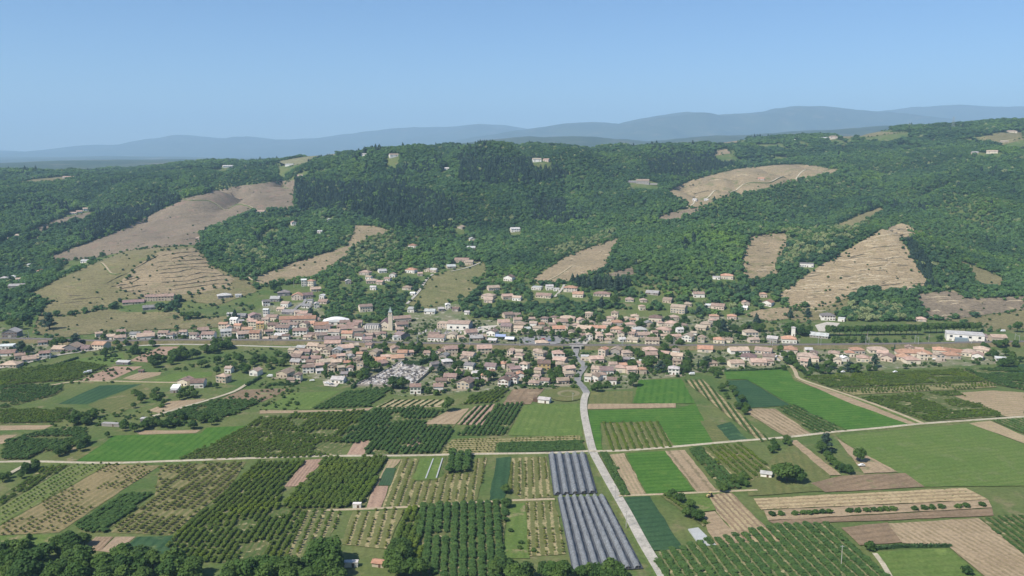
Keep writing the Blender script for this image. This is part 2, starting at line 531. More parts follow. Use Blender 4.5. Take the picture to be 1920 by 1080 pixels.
PROTO = {}          # kind -> list of dict(crown=mesh, trunk=mesh, whole=mesh)
def add_proto(kind, crown, trunk, lmat):
    cm = mesh(kind + '_crown', *crown, lmat)
    tmh = mesh(kind + '_trunk', *trunk, M_BARK)
    V, Fq, Mi = merge((*crown, 0), (*trunk, 1))
    wm = mesh(kind, V, Fq, [lmat, M_BARK], Mi)
    PROTO.setdefault(kind, []).append(dict(crown=cm, trunk=tmh, whole=wm))
def round_lobes(rng, n, R0, zc, spread=0.55, rz=1.0):
    L = [(0, 0, zc, R0 * 0.75, R0 * 0.85 * rz)]
    for i in range(n):
        a = 2 * math.pi * (i + rng.random() * .7) / n
        q = R0 * spread * (0.75 + .5 * rng.random())
        L.append((q * math.cos(a), q * math.sin(a), zc + R0 * rz * (rng.random() - .45) * 0.95, R0 * (0.38 + .22 * rng.random()), R0 * rz * (0.36 + .22 * rng.random())))
    L.append((R0 * .1 * rng.normal(), R0 * .1 * rng.normal(), zc + R0 * rz * .62, R0 * .42, R0 * rz * .42))
    return L
def build_plants():
    rng = np.random.default_rng(3)
    for s in range(6):      # near broadleaf trees, height 1, width about 0.8
        Lb = round_lobes(rng, 7 + s % 3, 0.40, 0.57, 0.6, 1.0 + 0.08 * (s % 2))
        v, f, _ = merge(leaf_cloud(rng, Lb, 1000, 0.055), cores(rng, Lb))
        add_proto('broadleaf', (v, f), trunk_of(rng, 0.32, 0.03, Lb[1:], 4), L_BROAD)
    for s in range(7):      # hillside forest trees
        Lb = round_lobes(rng, 5 + s % 3, 0.42, 0.55, 0.58)
        v, f, _ = merge(leaf_cloud(rng, Lb, 230, 0.11, jit=.28), cores(rng, Lb[:4]))
        add_proto('forest', (v, f), trunk_of(rng, 0.3, 0.03, Lb[1:], 2), L_FOREST)
    for s in range(2):      # pale flowering trees
        Lb = round_lobes(rng, 6, 0.42, 0.55, 0.6)
        v, f, _ = merge(leaf_cloud(rng, Lb, 260, 0.1), cores(rng, Lb[:3]))
        add_proto('pale', (v, f), trunk_of(rng, 0.3, 0.03, Lb[1:], 2), L_PALE)
    for s in range(3):      # conifers
        Lb = []
        for i in range(9):
            t = i / 8
            r = 0.24 * (1 - t) ** 0.8 + 0.025
            a = rng.random() * 6.28
            Lb.append((0.03 * math.cos(a), 0.03 * math.sin(a), 0.16 + 0.8 * t, r, 0.09))
        v, f, _ = merge(leaf_cloud(rng, Lb, 420, 0.06, up=-0.1), cores(rng, Lb))
        add_proto('conifer', (v, f), trunk_of(rng, 0.9, 0.02, [], 0), L_DARK)
    for s in range(2):      # spreading cedar / umbrella pine
        Lb = []
        for i in range(14):
            t = i / 13
            a = i * 2.4
            q = 0.42 * (1 - t * 0.75) * (0.6 + .4 * rng.random())
            Lb.append((q * math.cos(a), q * math.sin(a), 0.2 + 0.72 * t, 0.2 * (1 - .45 * t), 0.075))
        Lb.append((0, 0, 0.5, 0.22, 0.4))
        v, f, _ = merge(leaf_cloud(rng, Lb, 900, 0.05, up=0.5), cores(rng, Lb))
        add_proto('cedar', (v, f), trunk_of(rng, 0.8, 0.035, Lb[:3], 3), L_DARK)
    Lb = [(0, 0, 0.08 + 0.1 * i, 0.075 * (1 - abs(i - 3.2) / 8), 0.09) for i in range(9)]
    v, f, _ = merge(leaf_cloud(rng, Lb, 300, 0.04), cores(rng, Lb))
    add_proto('cypress', (v, f), trunk_of(rng, 0.1, 0.015, [], 0), L_DARK)
    for s in range(3):      # clipped avenue trees
        Lb = [(0, 0, 0.6, 0.3, 0.34)] + [(0.16 * math.cos(a), 0.16 * math.sin(a), 0.5 + .3 * rng.random(), 0.2, 0.22) for a in np.arange(0, 6.2, 1.1)]
        v, f, _ = merge(leaf_cloud(rng, Lb, 500, 0.06), cores(rng, Lb))
        add_proto('avenue', (v, f), trunk_of(rng, 0.3, 0.03, Lb[1:], 3), L_BROAD)
    for mname, lm in (('orchard', L_ORCH), ('darkorchard', L_ORCHD), ('young', L_OLIVE)):
        for s in range(4):  # fruit trees: low open heads
            Lb = [(0.22 * math.cos(a) * (.6 + .5 * rng.random()), 0.22 * math.sin(a) * (.6 + .5 * rng.random()), 0.55 + .2 * rng.random(), 0.22, 0.27) for a in np.arange(rng.random(), 6.28 + .3, 1.25)]
            v, f, _ = merge(leaf_cloud(rng, Lb, 240, 0.1, jit=.55), cores(rng, Lb[:3], 0.6))
            add_proto(mname, (v, f), trunk_of(rng, 0.3, 0.035, Lb, 3), lm)
    for s in range(3):      # bushes
        Lb = round_lobes(rng, 5, 0.5, 0.48, 0.55)
        v, f, _ = merge(leaf_cloud(rng, Lb, 260, 0.12), cores(rng, Lb[:4]))
        add_proto('bush', (v, f), trunk_of(rng, 0.2, 0.03, [], 0), L_BROAD)
    for s in range(3):      # a metre or so of vine row
        Lb = [(0.1 * rng.normal(), -0.5 + i * 0.33, 0.55 + .1 * rng.normal(), 0.3, 0.36) for i in range(4)]
        v, f, _ = merge(leaf_cloud(rng, Lb, 70, 0.22), cores(rng, Lb, 0.7))
        add_proto('vine', (v, f), trunk_of(rng, 0.3, 0.03, [], 0), L_ORCHD)
build_plants()

def scatter(name, label, kind_pts):
    """one mass of plants: points carrying shape, turn and size, filled by geometry nodes"""
    kinds = sorted(kind_pts)
    coll = bpy.data.collections.new(name + '_shapes')
    first, n = {}, 0
    for k in kinds:
        first[k] = n
        for p in PROTO[k]:
            o = bpy.data.objects.new('%04d_%s' % (n, k), p['whole'])
            coll.objects.link(o)
            n += 1
    co, tid, rot, scl = [], [], [], []
    for k in kinds:
        for (x, y, z, w, h, r) in kind_pts[k]:
            co.append((x, y, z)); tid.append(first[k] + random.randrange(len(PROTO[k]))); rot.append((0, 0, r)); scl.append((w, w, h))
    me = bpy.data.meshes.new(name)
    me.vertices.add(len(co))
    me.vertices.foreach_set('co', np.array(co, np.float32).ravel())
    a = me.attributes.new('shape_id', 'INT', 'POINT'); a.data.foreach_set('value', np.array(tid, np.int32))
    a = me.attributes.new('turn', 'FLOAT_VECTOR', 'POINT'); a.data.foreach_set('vector', np.array(rot, np.float32).ravel())
    a = me.attributes.new('size', 'FLOAT_VECTOR', 'POINT'); a.data.foreach_set('vector', np.array(scl, np.float32).ravel())
    me.update()
    ng = bpy.data.node_groups.new(name + '_spread', 'GeometryNodeTree')
    ng.interface.new_socket('Geometry', in_out='INPUT', socket_type='NodeSocketGeometry')
    ng.interface.new_socket('Geometry', in_out='OUTPUT', socket_type='NodeSocketGeometry')
    gi = ng.nodes.new('NodeGroupInput'); go = ng.nodes.new('NodeGroupOutput')
    ci = ng.nodes.new('GeometryNodeCollectionInfo')
    ci.inputs['Collection'].default_value = coll
    ci.inputs['Separate Children'].default_value = True
    ci.inputs['Reset Children'].default_value = True
    ip = ng.nodes.new('GeometryNodeInstanceOnPoints')
    ip.inputs['Pick Instance'].default_value = True
    def attr(nm, dt):
        q = ng.nodes.new('GeometryNodeInputNamedAttribute'); q.data_type = dt; q.inputs['Name'].default_value = nm
        return q.outputs['Attribute']
    e2r = ng.nodes.new('FunctionNodeEulerToRotation')
    ng.links.new(gi.outputs[0], ip.inputs['Points'])
    ng.links.new(ci.outputs[0], ip.inputs['Instance'])
    ng.links.new(attr('shape_id', 'INT'), ip.inputs['Instance Index'])
    ng.links.new(attr('turn', 'FLOAT_VECTOR'), e2r.inputs[0])
    ng.links.new(e2r.outputs[0], ip.inputs['Rotation'])
    ng.links.new(attr('size', 'FLOAT_VECTOR'), ip.inputs['Scale'])
    ng.links.new(ip.outputs[0], go.inputs[0])
    o = link(name, me)
    md = o.modifiers.new('spread', 'NODES')
    md.node_group = ng
    return tag(o, label, kind='stuff')

def plant_thing(name, kind, x, y, z, w, h, r, label, cat, group=None):
    p = random.choice(PROTO[kind])
    e = link(name, None, loc=(x, y, z), rotz=r, scale=(w, w, h))
    link('trunk', p['trunk'], e)
    link('crown', p['crown'], e)
    return tag(e, label, cat, group)

# ------------------------------------------------------------------ land parcels
def poly_world(pp, hill=False):
    if hill:
        # follow the slope between surveyed corners
        q = []
        n = len(pp)
        for i in range(n):
            a, b = pp[i], pp[(i + 1) % n]
            k = max(1, int(math.hypot(b[0] - a[0], b[1] - a[1]) / 14))
            for j in range(k):
                t = j / k
                q.append((a[0] + (b[0] - a[0]) * t + (random.uniform(-1, 1) if j else 0), a[1] + (b[1] - a[1]) * t + (random.uniform(-.7, .7) if j else 0)))
        pp = q
    h = hit([p[0] for p in pp], [p[1] for p in pp])
    return [(a[0], a[1]) for a in h]
def ragged(poly, step=7.0, amp=0.55):
    q = []
    for i in range(len(poly)):
        a, b = np.array(poly[i]), np.array(poly[(i + 1) % len(poly)])
        k = max(1, int(np.linalg.norm(b - a) / step))
        for j in range(k):
            p = a + (b - a) * j / k
            q.append((p[0] + random.uniform(-amp, amp) * (j > 0), p[1] + random.uniform(-amp, amp) * (j > 0)))
    return q
def sheet(name, poly, mat, label, off, rowdir=None, spacing=4.0, hill=False):
    if not hill:
        v = [Vector((p[0], p[1], 0)) for p in poly]
        tris = tessellate_polygon([v])
        V = [(p[0], p[1], off) for p in poly]
        Fq = [t if (Vector(V[t[1]]) - Vector(V[t[0]])).cross(Vector(V[t[2]]) - Vector(V[t[0]])).z > 0 else t[::-1] for t in tris]
    else:
        xs = [p[0] for p in poly]; ys = [p[1] for p in poly]
        gx = GX[(GX > min(xs)) & (GX < max(xs))]; gy = GY[(GY > min(ys)) & (GY < max(ys))]
        cand = [Vector(p) for p in poly]
        if len(gx) and len(gy):
            a, b = np.meshgrid(gx, gy)
            ins = in_poly(a.ravel(), b.ravel(), poly)
            cand += [Vector((p, q)) for p, q in zip(a.ravel()[ins], b.ravel()[ins])]
        n = len(poly)
        vo, _, fo, _, _, _ = delaunay_2d_cdt(cand, [(i, (i + 1) % n) for i in range(n)], [list(range(n))], 1, 1e-4)
        zs = gz([p.x for p in vo], [p.y for p in vo])
        V = [(p.x, p.y, float(z) + off) for p, z in zip(vo, zs)]
        Fq = [tuple(f) for f in fo]
    me = mesh(name, V, Fq, mat, smooth=hill)
    if rowdir is not None:
        d = np.array(rowdir, float); d /= np.linalg.norm(d)
        nrm = np.array((-d[1], d[0]))
        uv = me.uv_layers.new(name='UVMap')
        co = np.array(V)[:, :2]
        li = np.zeros(len(me.loops), np.int32); me.loops.foreach_get('vertex_index', li)
        c = co[li]
        uv.data.foreach_set('uv', np.stack([c @ nrm / spacing, c @ d], -1).ravel())
    return tag(link(name, me), label, kind='structure')

ORCH, ROWS = [], []        # fruit trees; row plants (x,y,z,w,h,r,kind,label)
def plant_rows(poly, rowdir, spacing, step, kind, w, h, label, jitter=0.25, gapfrac=0.08, dest=None, inset=1.0):
    d = np.array(rowdir, float); d /= np.linalg.norm(d)
    nrm = np.array((-d[1], d[0]))
    q = np.array(poly)
    u, v = q @ nrm, q @ d
    k0, k1 = math.ceil(u.min() / spacing), math.floor(u.max() / spacing)
    for k in range(k0, k1 + 1):
        vs_ = np.arange(v.min() + random.random() * step, v.max(), step)
        if not len(vs_):
            continue
        p = np.outer(np.full(len(vs_), k * spacing), nrm) + np.outer(vs_, d)
        p += RNG.normal(size=p.shape) * jitter * 0.5
        ok = in_poly(p[:, 0], p[:, 1], poly)
        gap = vnoise(p[:, 0], p[:, 1], 14, 77) > (0.5 - gapfrac * 2.2)
        for (x, y), o_, g_ in zip(p, ok, gap):
            if o_ and not g_ and random.random() > gapfrac * .5:
                s = random.uniform(0.78, 1.2)
                rr = random.random() * 6.28 if kind != 'vine' else math.atan2(d[1], d[0]) - math.pi / 2
                (dest if dest is not None else ORCH).append((x, y, float(gz(x, y)), w * s, h * s * random.uniform(.9, 1.1), rr, kind, label))

GREEN = ((0.052, 0.128, 0.02), (0.078, 0.158, 0.028))
TEAL = ((0.032, 0.075, 0.034), (0.047, 0.095, 0.042))
LAWN = ((0.095, 0.15, 0.036), (0.12, 0.165, 0.046))
OLIVE = ((0.11, 0.13, 0.045), (0.145, 0.145, 0.056))
TAN = ((0.29, 0.22, 0.14), (0.35, 0.27, 0.175))
PINK = ((0.3, 0.205, 0.15), (0.36, 0.25, 0.18))
BROWN = ((0.19, 0.14, 0.09), (0.25, 0.18, 0.115))
STRAW = (0.33, 0.275, 0.15)
SOILG = ((0.12, 0.115, 0.055), (0.2, 0.165, 0.09))
NF = [0]
EXCL = []
def field(kind, pp, label, rd=None, **o):
    """rd: two picture points giving the direction of the rows (default: first edge)"""
    poly = ragged(poly_world(pp))
    NF[0] += 1
    off = 0.05 + 0.005 * NF[0]
    if rd is None:
        h = hit([pp[0][0], pp[1][0]], [pp[0][1], pp[1][1]])
        a, b = h[0], h[1]
    else:
        h = hit([rd[0][0], rd[1][0]], [rd[0][1], rd[1][1]])
        a, b = h[0], h[1]
    d = (b[0] - a[0], b[1] - a[1])
    sp = o.get('sp', 4.6 if kind != 'orch' else 3.5)
    if kind in ('green', 'teal', 'lawn', 'olive', 'tan', 'pink', 'brown'):
        c = dict(green=GREEN, teal=TEAL, lawn=LAWN, olive=OLIVE, tan=TAN, pink=PINK, brown=BROWN)[kind]
        mid = tuple(v * (.86 if kind in ('green', 'teal') else .93) for v in c[0])
        m = ground_mat(kind + '_field', *c, 0.035, 0.7, stripe=mid, swidth=.62, soft=.25, c3=o.get('c3') or (tuple(v * 1.22 for v in c[1]) if kind in ('lawn', 'olive') else ((0.09, 0.16, 0.03) if kind == 'green' else None)), jit=.12)
        if 'sp' not in o:
            sp = 5.5
        if o.get('stripe'):
            m = ground_mat(kind + '_striped_field', *c, 0.03, 0.7, stripe=o['stripe'], swidth=o.get('sw', .5))
        sheet('field', poly, m, label, off, d, sp)
    elif kind == 'rows':           # straw-mulched rows with small plants
        sheet('field', poly, ground_mat('straw_row_field', *(o.get('c') or OLIVE), 0.04, 0.6, stripe=o.get('stripe', STRAW), swidth=o.get('sw', .42), soft=.12, onrow=True), label, off, d, sp)
        if o.get('step', 3.0):
            plant_rows(poly, d, sp, o.get('step', 3.0), o.get('k', 'young'), o.get('w', 2.0) * .82, o.get('h', 1.9) * .85, 'small pruned fruit tree in ' + label, gapfrac=o.get('gap', .12))
    elif kind == 'orch':
        sheet('field', poly, ground_mat('orchard_grass', (0.06, 0.1, 0.028), (0.085, 0.115, 0.036), 0.05, 0.6, stripe=o.get('stripe', (0.12, 0.125, 0.05)), swidth=o.get('sw', .4), flecks=(0.34, 0.29, 0.17)), label, off, d, sp)
        plant_rows(poly, d, sp, o.get('step', 3.0) * (.74 if 'sp' not in o else .84), o.get('k', 'orchard'), o.get('w', 3.4) * (.88 if 'sp' not in o else 1.12), o.get('h', 3.2) * .68, 'leafy fruit tree in ' + label, gapfrac=o.get('gap', .06))
    elif kind == 'vine':
        sheet('field', poly, ground_mat('vine_soil', *(o.get('c') or SOILG), 0.05, 0.6, stripe=o.get('stripe', (0.3, 0.24, 0.14)), swidth=.5), label, off, d, sp)
        plant_rows(poly, d, sp, o.get('step', 1.3), 'vine', o.get('w', 1.2), o.get('h', 1.6), 'vine row in ' + label, jitter=.1, gapfrac=.03, dest=ROWS)
    return poly
# ------------------------------------------------------------------ fields of the valley floor (picture corners, dropped to the ground)
DG = ((60, 960), (207, 872))           # the diagonal row direction of the western parcels
f = field
f('teal', [(108, 758), (187, 723), (267, 720), (163, 758)], 'the blue-green crop parcel west of the farm lane')
f('pink', [(240, 677), (300, 650), (347, 650), (283, 680)], 'the bare strip beside the long hedgerow')
f('pink', [(138, 718), (213, 687), (267, 687), (213, 711), (173, 718)], 'the bare strip with two white vans on its edge')
f('tan', [(230, 710), (263, 698), (303, 698), (300, 703), (260, 713)], 'the small dirt yard with a dark shed')
f('lawn', [(277, 715), (333, 698), (400, 697), (397, 705), (307, 717)], 'the meadow behind the two farmhouses')
f('orch', [(0, 700), (140, 680), (200, 687), (140, 713), (0, 724)], 'the dense western orchard under the bare strip', k='orchard', w=4.2, h=3.2)
f('lawn', [(60, 698), (150, 672), (230, 662), (235, 677), (200, 686), (140, 679)], 'the pasture below the roadside houses', c3=(0.1, 0.13, 0.05))
f('orch', [(0, 726), (120, 722), (108, 740), (43, 757), (0, 767)], 'the netted western orchard edge', k='darkorchard')
f('orch', [(0, 771), (135, 768), (112, 793), (0, 796)], 'the western orchard above the bare strip', k='orchard')
f('tan', [(0, 798), (100, 797), (83, 805), (0, 807)], 'the narrow bare strip at the western edge', c3=(0.2, 0.2, 0.1))
f('tan', [(0, 817), (32, 815), (7, 832), (0, 833)], 'the bare corner patch at the western edge')
f('orch', [(0, 863), (10, 830), (80, 810), (160, 803), (163, 830), (127, 843), (87, 847), (50, 863)], 'the dark orchard left of the vivid green field', rd=DG, k='darkorchard', w=4.2, h=3.4, step=3)
f('green', [(143, 865), (187, 837), (213, 817), (377, 813), (387, 802), (463, 798), (460, 807), (333, 864)], 'the vivid green grain field above the cross road')
f('olive', [(80, 866), (133, 838), (187, 837), (143, 865)], 'the dry grass corner beside the vivid green field', c3=(0.26, 0.21, 0.13))
f('tan', [(250, 808), (377, 806), (367, 812), (262, 815)], 'the bare strip along the top of the vivid green field')
f('orch', [(337, 863), (463, 803), (640, 822), (640, 856), (560, 860)], 'the broad orchard right of the vivid green field', k='orchard', w=3.2, h=3.0, gap=.1)
f('orch', [(465, 801), (500, 778), (600, 776), (690, 770), (640, 821)], 'the broken orchard above the broad orchard', k='orchard', w=3.4, h=3.0, gap=.14)
f('teal', [(600, 792), (640, 774), (690, 768), (697, 772), (640, 798)], 'the small blue-green patch inside the orchards')
f('orch', [(300, 780), (407, 751), (490, 752), (467, 764), (400, 793)], 'the dark orchard along the farm lane', k='darkorchard', w=4.0, h=3.2)
f('brown', [(413, 750), (450, 731), (547, 728), (493, 753)], 'the ploughed parcel beyond the farm lane', c3=(0.2, 0.2, 0.1))
f('lawn', [(490, 767), (547, 737), (640, 733), (580, 768)], 'the light green meadow by the hangar')
f('tan', [(487, 770), (640, 769), (700, 764), (690, 770), (487, 776)], 'the dry strip under the light green meadow')
f('orch', [(580, 768), (640, 737), (740, 726), (693, 763)], 'the dark rows below the cemetery wall', k='darkorchard', w=3.6, h=2.6, sp=3.8, step=2.4, gap=.02)
f('tan', [(278, 770), (317, 753), (387, 748), (350, 763), (307, 777)], 'the sandy lot with a lone bush')
f('olive', [(165, 760), (265, 722), (300, 735), (220, 778)], 'the scrubby plot beside the blue-green parcel', c3=(0.22, 0.19, 0.1))
# south of the cross road, west
f('orch', [(0, 933), (80, 877), (133, 872), (0, 950)], 'the sparse western corner orchard', k='orchard', w=2.8, h=2.6, gap=.12)
f('rows', [(0, 951), (133, 873), (207, 870), (0, 985)], 'the green strip of young trees', c=((0.1, 0.15, 0.04), (0.14, 0.165, 0.05)), stripe=(0.17, 0.18, 0.08), k='orchard', w=1.9, h=1.8)
f('rows', [(0, 987), (207, 871), (300, 873), (110, 999), (0, 1004)], 'the straw-coloured western strip', stripe=(0.25, 0.2, 0.105), c=((0.15, 0.14, 0.06), (0.23, 0.185, 0.095)), k='young', w=2.3, h=1.9, gap=.2)
f('orch', [(140, 984), (233, 927), (287, 926), (197, 999), (160, 998)], 'the dark dense plot inside the straw strips', k='darkorchard', w=3.4, h=2.6, sp=3.4, step=2.2, gap=.0)
f('rows', [(207, 999), (290, 930), (301, 873), (462, 866), (430, 915), (318, 1004)], 'the olive orchard with straw rows', rd=DG, stripe=(0.22, 0.19, 0.095), c=((0.11, 0.125, 0.045), (0.16, 0.15, 0.065)), k='young', w=3.2, h=2.3, gap=.12)
f('orch', [(330, 1004), (430, 916), (480, 869), (572, 864), (533, 913), (520, 955)], 'the green orchard left of the red-brown strip', k='orchard', w=3.4, h=3.0)
f('pink', [(533, 913), (573, 863), (610, 860), (563, 912)], 'the ploughed red-brown strip', stripe=(0.24, 0.16, 0.12), sp=2.2, c3=None)
f('orch', [(520, 952), (567, 912), (613, 860), (723, 860), (683, 951), (600, 956)], 'the dense orchard right of the red-brown strip', rd=((567, 912), (613, 860)), k='orchard', w=4.4, h=3.8, gap=.07)
f('orch', [(310, 1052), (322, 1006), (520, 957), (572, 957), (530, 1050), (440, 1056)], 'the open green orchard behind the tree belt', rd=((520, 1050), (573, 957)), k='orchard', w=3.3, h=2.8, gap=.12)
f('rows', [(530, 1052), (573, 957), (641, 958), (617, 1013), (590, 1052)], 'the dotted rows behind the tree belt', c=((0.1, 0.13, 0.05), (0.14, 0.15, 0.06)), k='orchard', w=2.6, h=2.3)
f('lawn', [(0, 1006), (103, 1003), (118, 1034), (0, 1045)], 'the grass clearing behind the tree belt', c3=(0.24, 0.2, 0.11))
f('brown', [(153, 1032), (180, 1007), (213, 1007), (188, 1034)], 'the ploughed patch by the garden clump', stripe=(0.3, 0.22, 0.15), sp=2.0)
f('tan', [(188, 1034), (217, 1007), (254, 1007), (218, 1038)], 'the pale seedbed patch', stripe=(0.3, 0.22, 0.16), sp=1.8)
f('teal', [(218, 1040), (257, 1007), (327, 1005), (312, 1056), (230, 1056)], 'the blue-green plot behind the tree belt', c3=(0.12, 0.16, 0.06))
# centre, north of the cross road
f('vine', [(703, 764), (735, 750), (840, 750), (820, 762)], 'the striped plot under the white house', rd=((760, 762), (782, 750)), sp=5.2, w=1.4, h=1.1, c=((0.25, 0.21, 0.11), (0.3, 0.25, 0.14)), stripe=(0.37, 0.32, 0.19))
f('orch', [(640, 823), (697, 768), (813, 763), (832, 772), (790, 801), (853, 797), (827, 851), (683, 853), (692, 827), (640, 840)], 'the central orchard block', rd=((640, 823), (697, 768)), k='darkorchard', w=3.6, h=3.0, gap=.07)
f('tan', [(793, 796), (840, 771), (880, 766), (853, 796)], 'the bare plot under the lone round tree', c3=(0.3, 0.22, 0.15))
f('vine', [(857, 796), (889, 763), (928, 758), (904, 798)], 'the short vine rows by the lone tree', sp=4.4, w=1.8, h=1.5, c=PINK, stripe=(0.36, 0.26, 0.19))
f('orch', [(857, 817), (873, 802), (907, 797), (933, 760), (980, 757), (950, 817)], 'the orchard beside the yellow-green meadow', rd=((907, 797), (933, 760)), k='darkorchard', w=3.4, h=2.8)
f('lawn', [(953, 817), (983, 760), (1087, 757), (1093, 820)], 'the yellow-green meadow by the main road')
f('brown', [(940, 760), (963, 730), (1022, 728), (995, 758)], 'the brown plot next to the oval green', c3=(0.3, 0.23, 0.15))
f('orch', [(860, 760), (893, 738), (955, 730), (935, 754)], 'the small orchard under the white gable house', k='orchard', w=3.4, h=3.0)
f('rows', [(827, 853), (847, 824), (1088, 817), (1088, 827), (930, 831), (927, 851)], 'the dashed straw rows above the cross road', rd=((847, 824), (1088, 817)), c=((0.13, 0.14, 0.05), (0.18, 0.165, 0.07)), w=1.9, h=1.5, sp=4.2, step=2.6)
f('orch', [(933, 850), (937, 832), (1093, 828), (1097, 846)], 'the low dark hedge rows above the cross road', rd=((937, 832), (1093, 828)), k='darkorchard', w=2.6, h=1.9, sp=2.6, step=1.9, gap=.0)
f('pink', [(763, 838), (770, 822), (794, 822), (784, 838)], 'the square bare plot inside the orchards')
f('pink', [(648, 856), (667, 827), (692, 827), (681, 856)], 'the pale bare plot by the cross road')
# centre, south of the cross road
f('tan', [(703, 911), (728, 862), (752, 862), (710, 911)], 'the tan strip at the dense orchard edge', stripe=(0.26, 0.22, 0.12), sp=2.5)
f('teal', [(709, 911), (724, 878), (743, 878), (734, 911)], 'the tiny dark seedbed', stripe=(0.06, 0.09, 0.05), sp=1.5)
f('pink', [(687, 953), (700, 912), (728, 912), (714, 953)], 'the pinkish bare plot with a white trailer')
f('rows', [(717, 953), (752, 862), (787, 860), (773, 903), (817, 901), (838, 889), (886, 889), (890, 861), (914, 858), (893, 939), (840, 951)], 'the brown-green rows north of the dense trees', rd=((717, 953), (752, 862)), k='young', w=2.4, h=2.0)
f('lawn', [(773, 902), (787, 860), (831, 858), (817, 900)], 'the grass with two white crop covers')
f('orch', [(828, 889), (836, 854), (884, 853), (885, 889)], 'the clump of tall fruit trees by the cross road', k='darkorchard', w=5.6, h=6.4, sp=5.2, step=4.4)
f('teal', [(917, 941), (930, 860), (958, 857), (951, 921), (941, 941)], 'the blue-green strip between orchards')
f('rows', [(957, 921), (960, 860), (978, 859), (981, 938)], 'the narrow strip of young trees', k='young', w=2.6, h=2.3)
f('rows', [(981, 937), (980, 858), (1024, 857), (1038, 933)], 'the straw-lined rows beside the upper nets', sp=4.3, k='young', w=2.2, h=1.8)
f('rows', [(990, 1044), (986, 943), (1040, 940), (1061, 1040)], 'the straw-lined rows beside the lower nets', sp=4.3, k='young', w=2.2, h=1.8)
f('orch', [(797, 1085), (780, 951), (887, 944), (951, 940), (940, 1055), (930, 1085)], 'the dense dark orchard left of the nets', rd=((830, 1080), (838, 951)), k='darkorchard', w=4.0, h=3.5, sp=4.6, step=2.2, gap=.03)
f('lawn', [(943, 1048), (953, 947), (984, 944), (993, 1048)], 'the grass strip with a few bushes', c3=(0.27, 0.22, 0.13))
f('rows', [(640, 1022), (662, 960), (758, 957), (724, 1030)], 'the tidy rows below the white trailer', sp=5.0, k='young', w=2.3, h=2.0, c=((0.12, 0.14, 0.05), (0.16, 0.16, 0.065)))
f('orch', [(735, 1030), (765, 957), (782, 953), (795, 1060), (745, 1060)], 'the leafy corner by the red cabin', k='orchard', w=4.4, h=4.2)
# east of the main road
f('olive', [(1103, 763), (1107, 734), (1187, 734), (1184, 757)], 'the dry grass below the village entrance')
f('tan', [(1102, 768), (1103, 758), (1267, 757), (1267, 765)], 'the tan strip across the bright field')
f('green', [(1187, 757), (1198, 713), (1278, 711), (1303, 757)], 'the bright green field below the white villa')
f('green', [(1102, 770), (1268, 767), (1304, 758), (1341, 832), (1264, 839), (1234, 791), (1125, 793), (1130, 846), (1112, 846)], 'the bright green field around the straw rows')
f('rows', [(1143, 848), (1125, 794), (1233, 791), (1266, 840)], 'the straw-lined rows inside the bright green field', sp=5.0, step=2.0, k='orchard', w=3.6, h=1.8, gap=.05)
f('vine', [(1425, 829), (1283, 714), (1318, 713), (1442, 826)], 'the long dark rows with pale paths', rd=((1327, 787), (1283, 714)), sp=4.6, w=1.8, h=1.4, c=((0.08, 0.075, 0.035), (0.11, 0.1, 0.05)), stripe=STRAW)
f('olive', [(1313, 790), (1343, 792), (1370, 830), (1337, 833)], 'the dry wedge between green plots')
f('teal', [(1343, 799), (1370, 792), (1404, 827), (1370, 829)], 'the small mint green plot', c3=(0.1, 0.17, 0.07))
f('tan', [(1390, 768), (1453, 767), (1523, 815), (1477, 822)], 'the tan rows beside the blue-green crop', rd=((1390, 768), (1477, 822)), stripe=(0.2, 0.16, 0.09), sp=4.0)
f('orch', [(1457, 766), (1487, 760), (1584, 808), (1533, 815)], 'the dark diagonal rows by the bright field', rd=((1487, 760), (1584, 808)), k='darkorchard', w=2.7, h=2.2, sp=4.4, step=2.0, gap=.02)
f('green', [(1358, 698), (1475, 693), (1490, 715), (1711, 796), (1590, 808), (1485, 760), (1400, 712), (1362, 712)], 'the long bright green field beside the farm track')
f('teal', [(1362, 714), (1401, 713), (1483, 761), (1390, 767)], 'the blue-green crop inside the bright field')
f('tan', [(1493, 712), (1500, 711), (1600, 748), (1720, 796), (1708, 798), (1590, 755)], 'the dry verge beside the farm track', c3=(0.18, 0.17, 0.08))
f('orch', [(1505, 708), (1610, 700), (1800, 693), (1852, 716), (1560, 728)], 'the eastern orchard under the villas', rd=((1505, 716), (1850, 706)), k='orchard', w=3.2, h=2.6, gap=.1)
f('rows', [(1565, 730), (1640, 727), (1855, 717), (1870, 727), (1640, 739), (1600, 742)], 'the thin eastern strip with dry gaps', rd=((1565, 734), (1855, 722)), k='orchard', w=2.8, h=2.4, gap=.2)
f('orch', [(1604, 746), (1790, 733), (1884, 781), (1742, 791)], 'the eastern orchard above the cross road', rd=((1604, 746), (1790, 733)), k='orchard', w=3.0, h=2.4, gap=.1)
f('orch', [(1805, 692), (1920, 690), (1920, 732), (1865, 722)], 'the far eastern orchard', k='darkorchard', w=3.4, h=2.8, gap=.1)
f('teal', [(1880, 688), (1920, 683), (1920, 700), (1895, 700)], 'the blue-green corner at the eastern edge')
f('tan', [(1777, 739), (1863, 733), (1920, 737), (1920, 784), (1887, 782)], 'the bare tan field at the eastern edge', stripe=(0.27, 0.22, 0.12), sp=5.0)
f('lawn', [(1567, 818), (1817, 795), (1925, 835), (1925, 912), (1730, 914), (1683, 887), (1590, 836)], 'the wide light green meadow', c3=(0.13, 0.165, 0.06))
f('tan', [(1817, 795), (1857, 790), (1925, 820), (1925, 834)], 'the pale straw strip beside the wide meadow', stripe=STRAW, sp=3.0)
f('vine', [(1862, 790), (1925, 786), (1925, 816)], 'the dark rows at the eastern edge', rd=((1862, 790), (1925, 816)), sp=4.0, w=1.8, h=1.5)
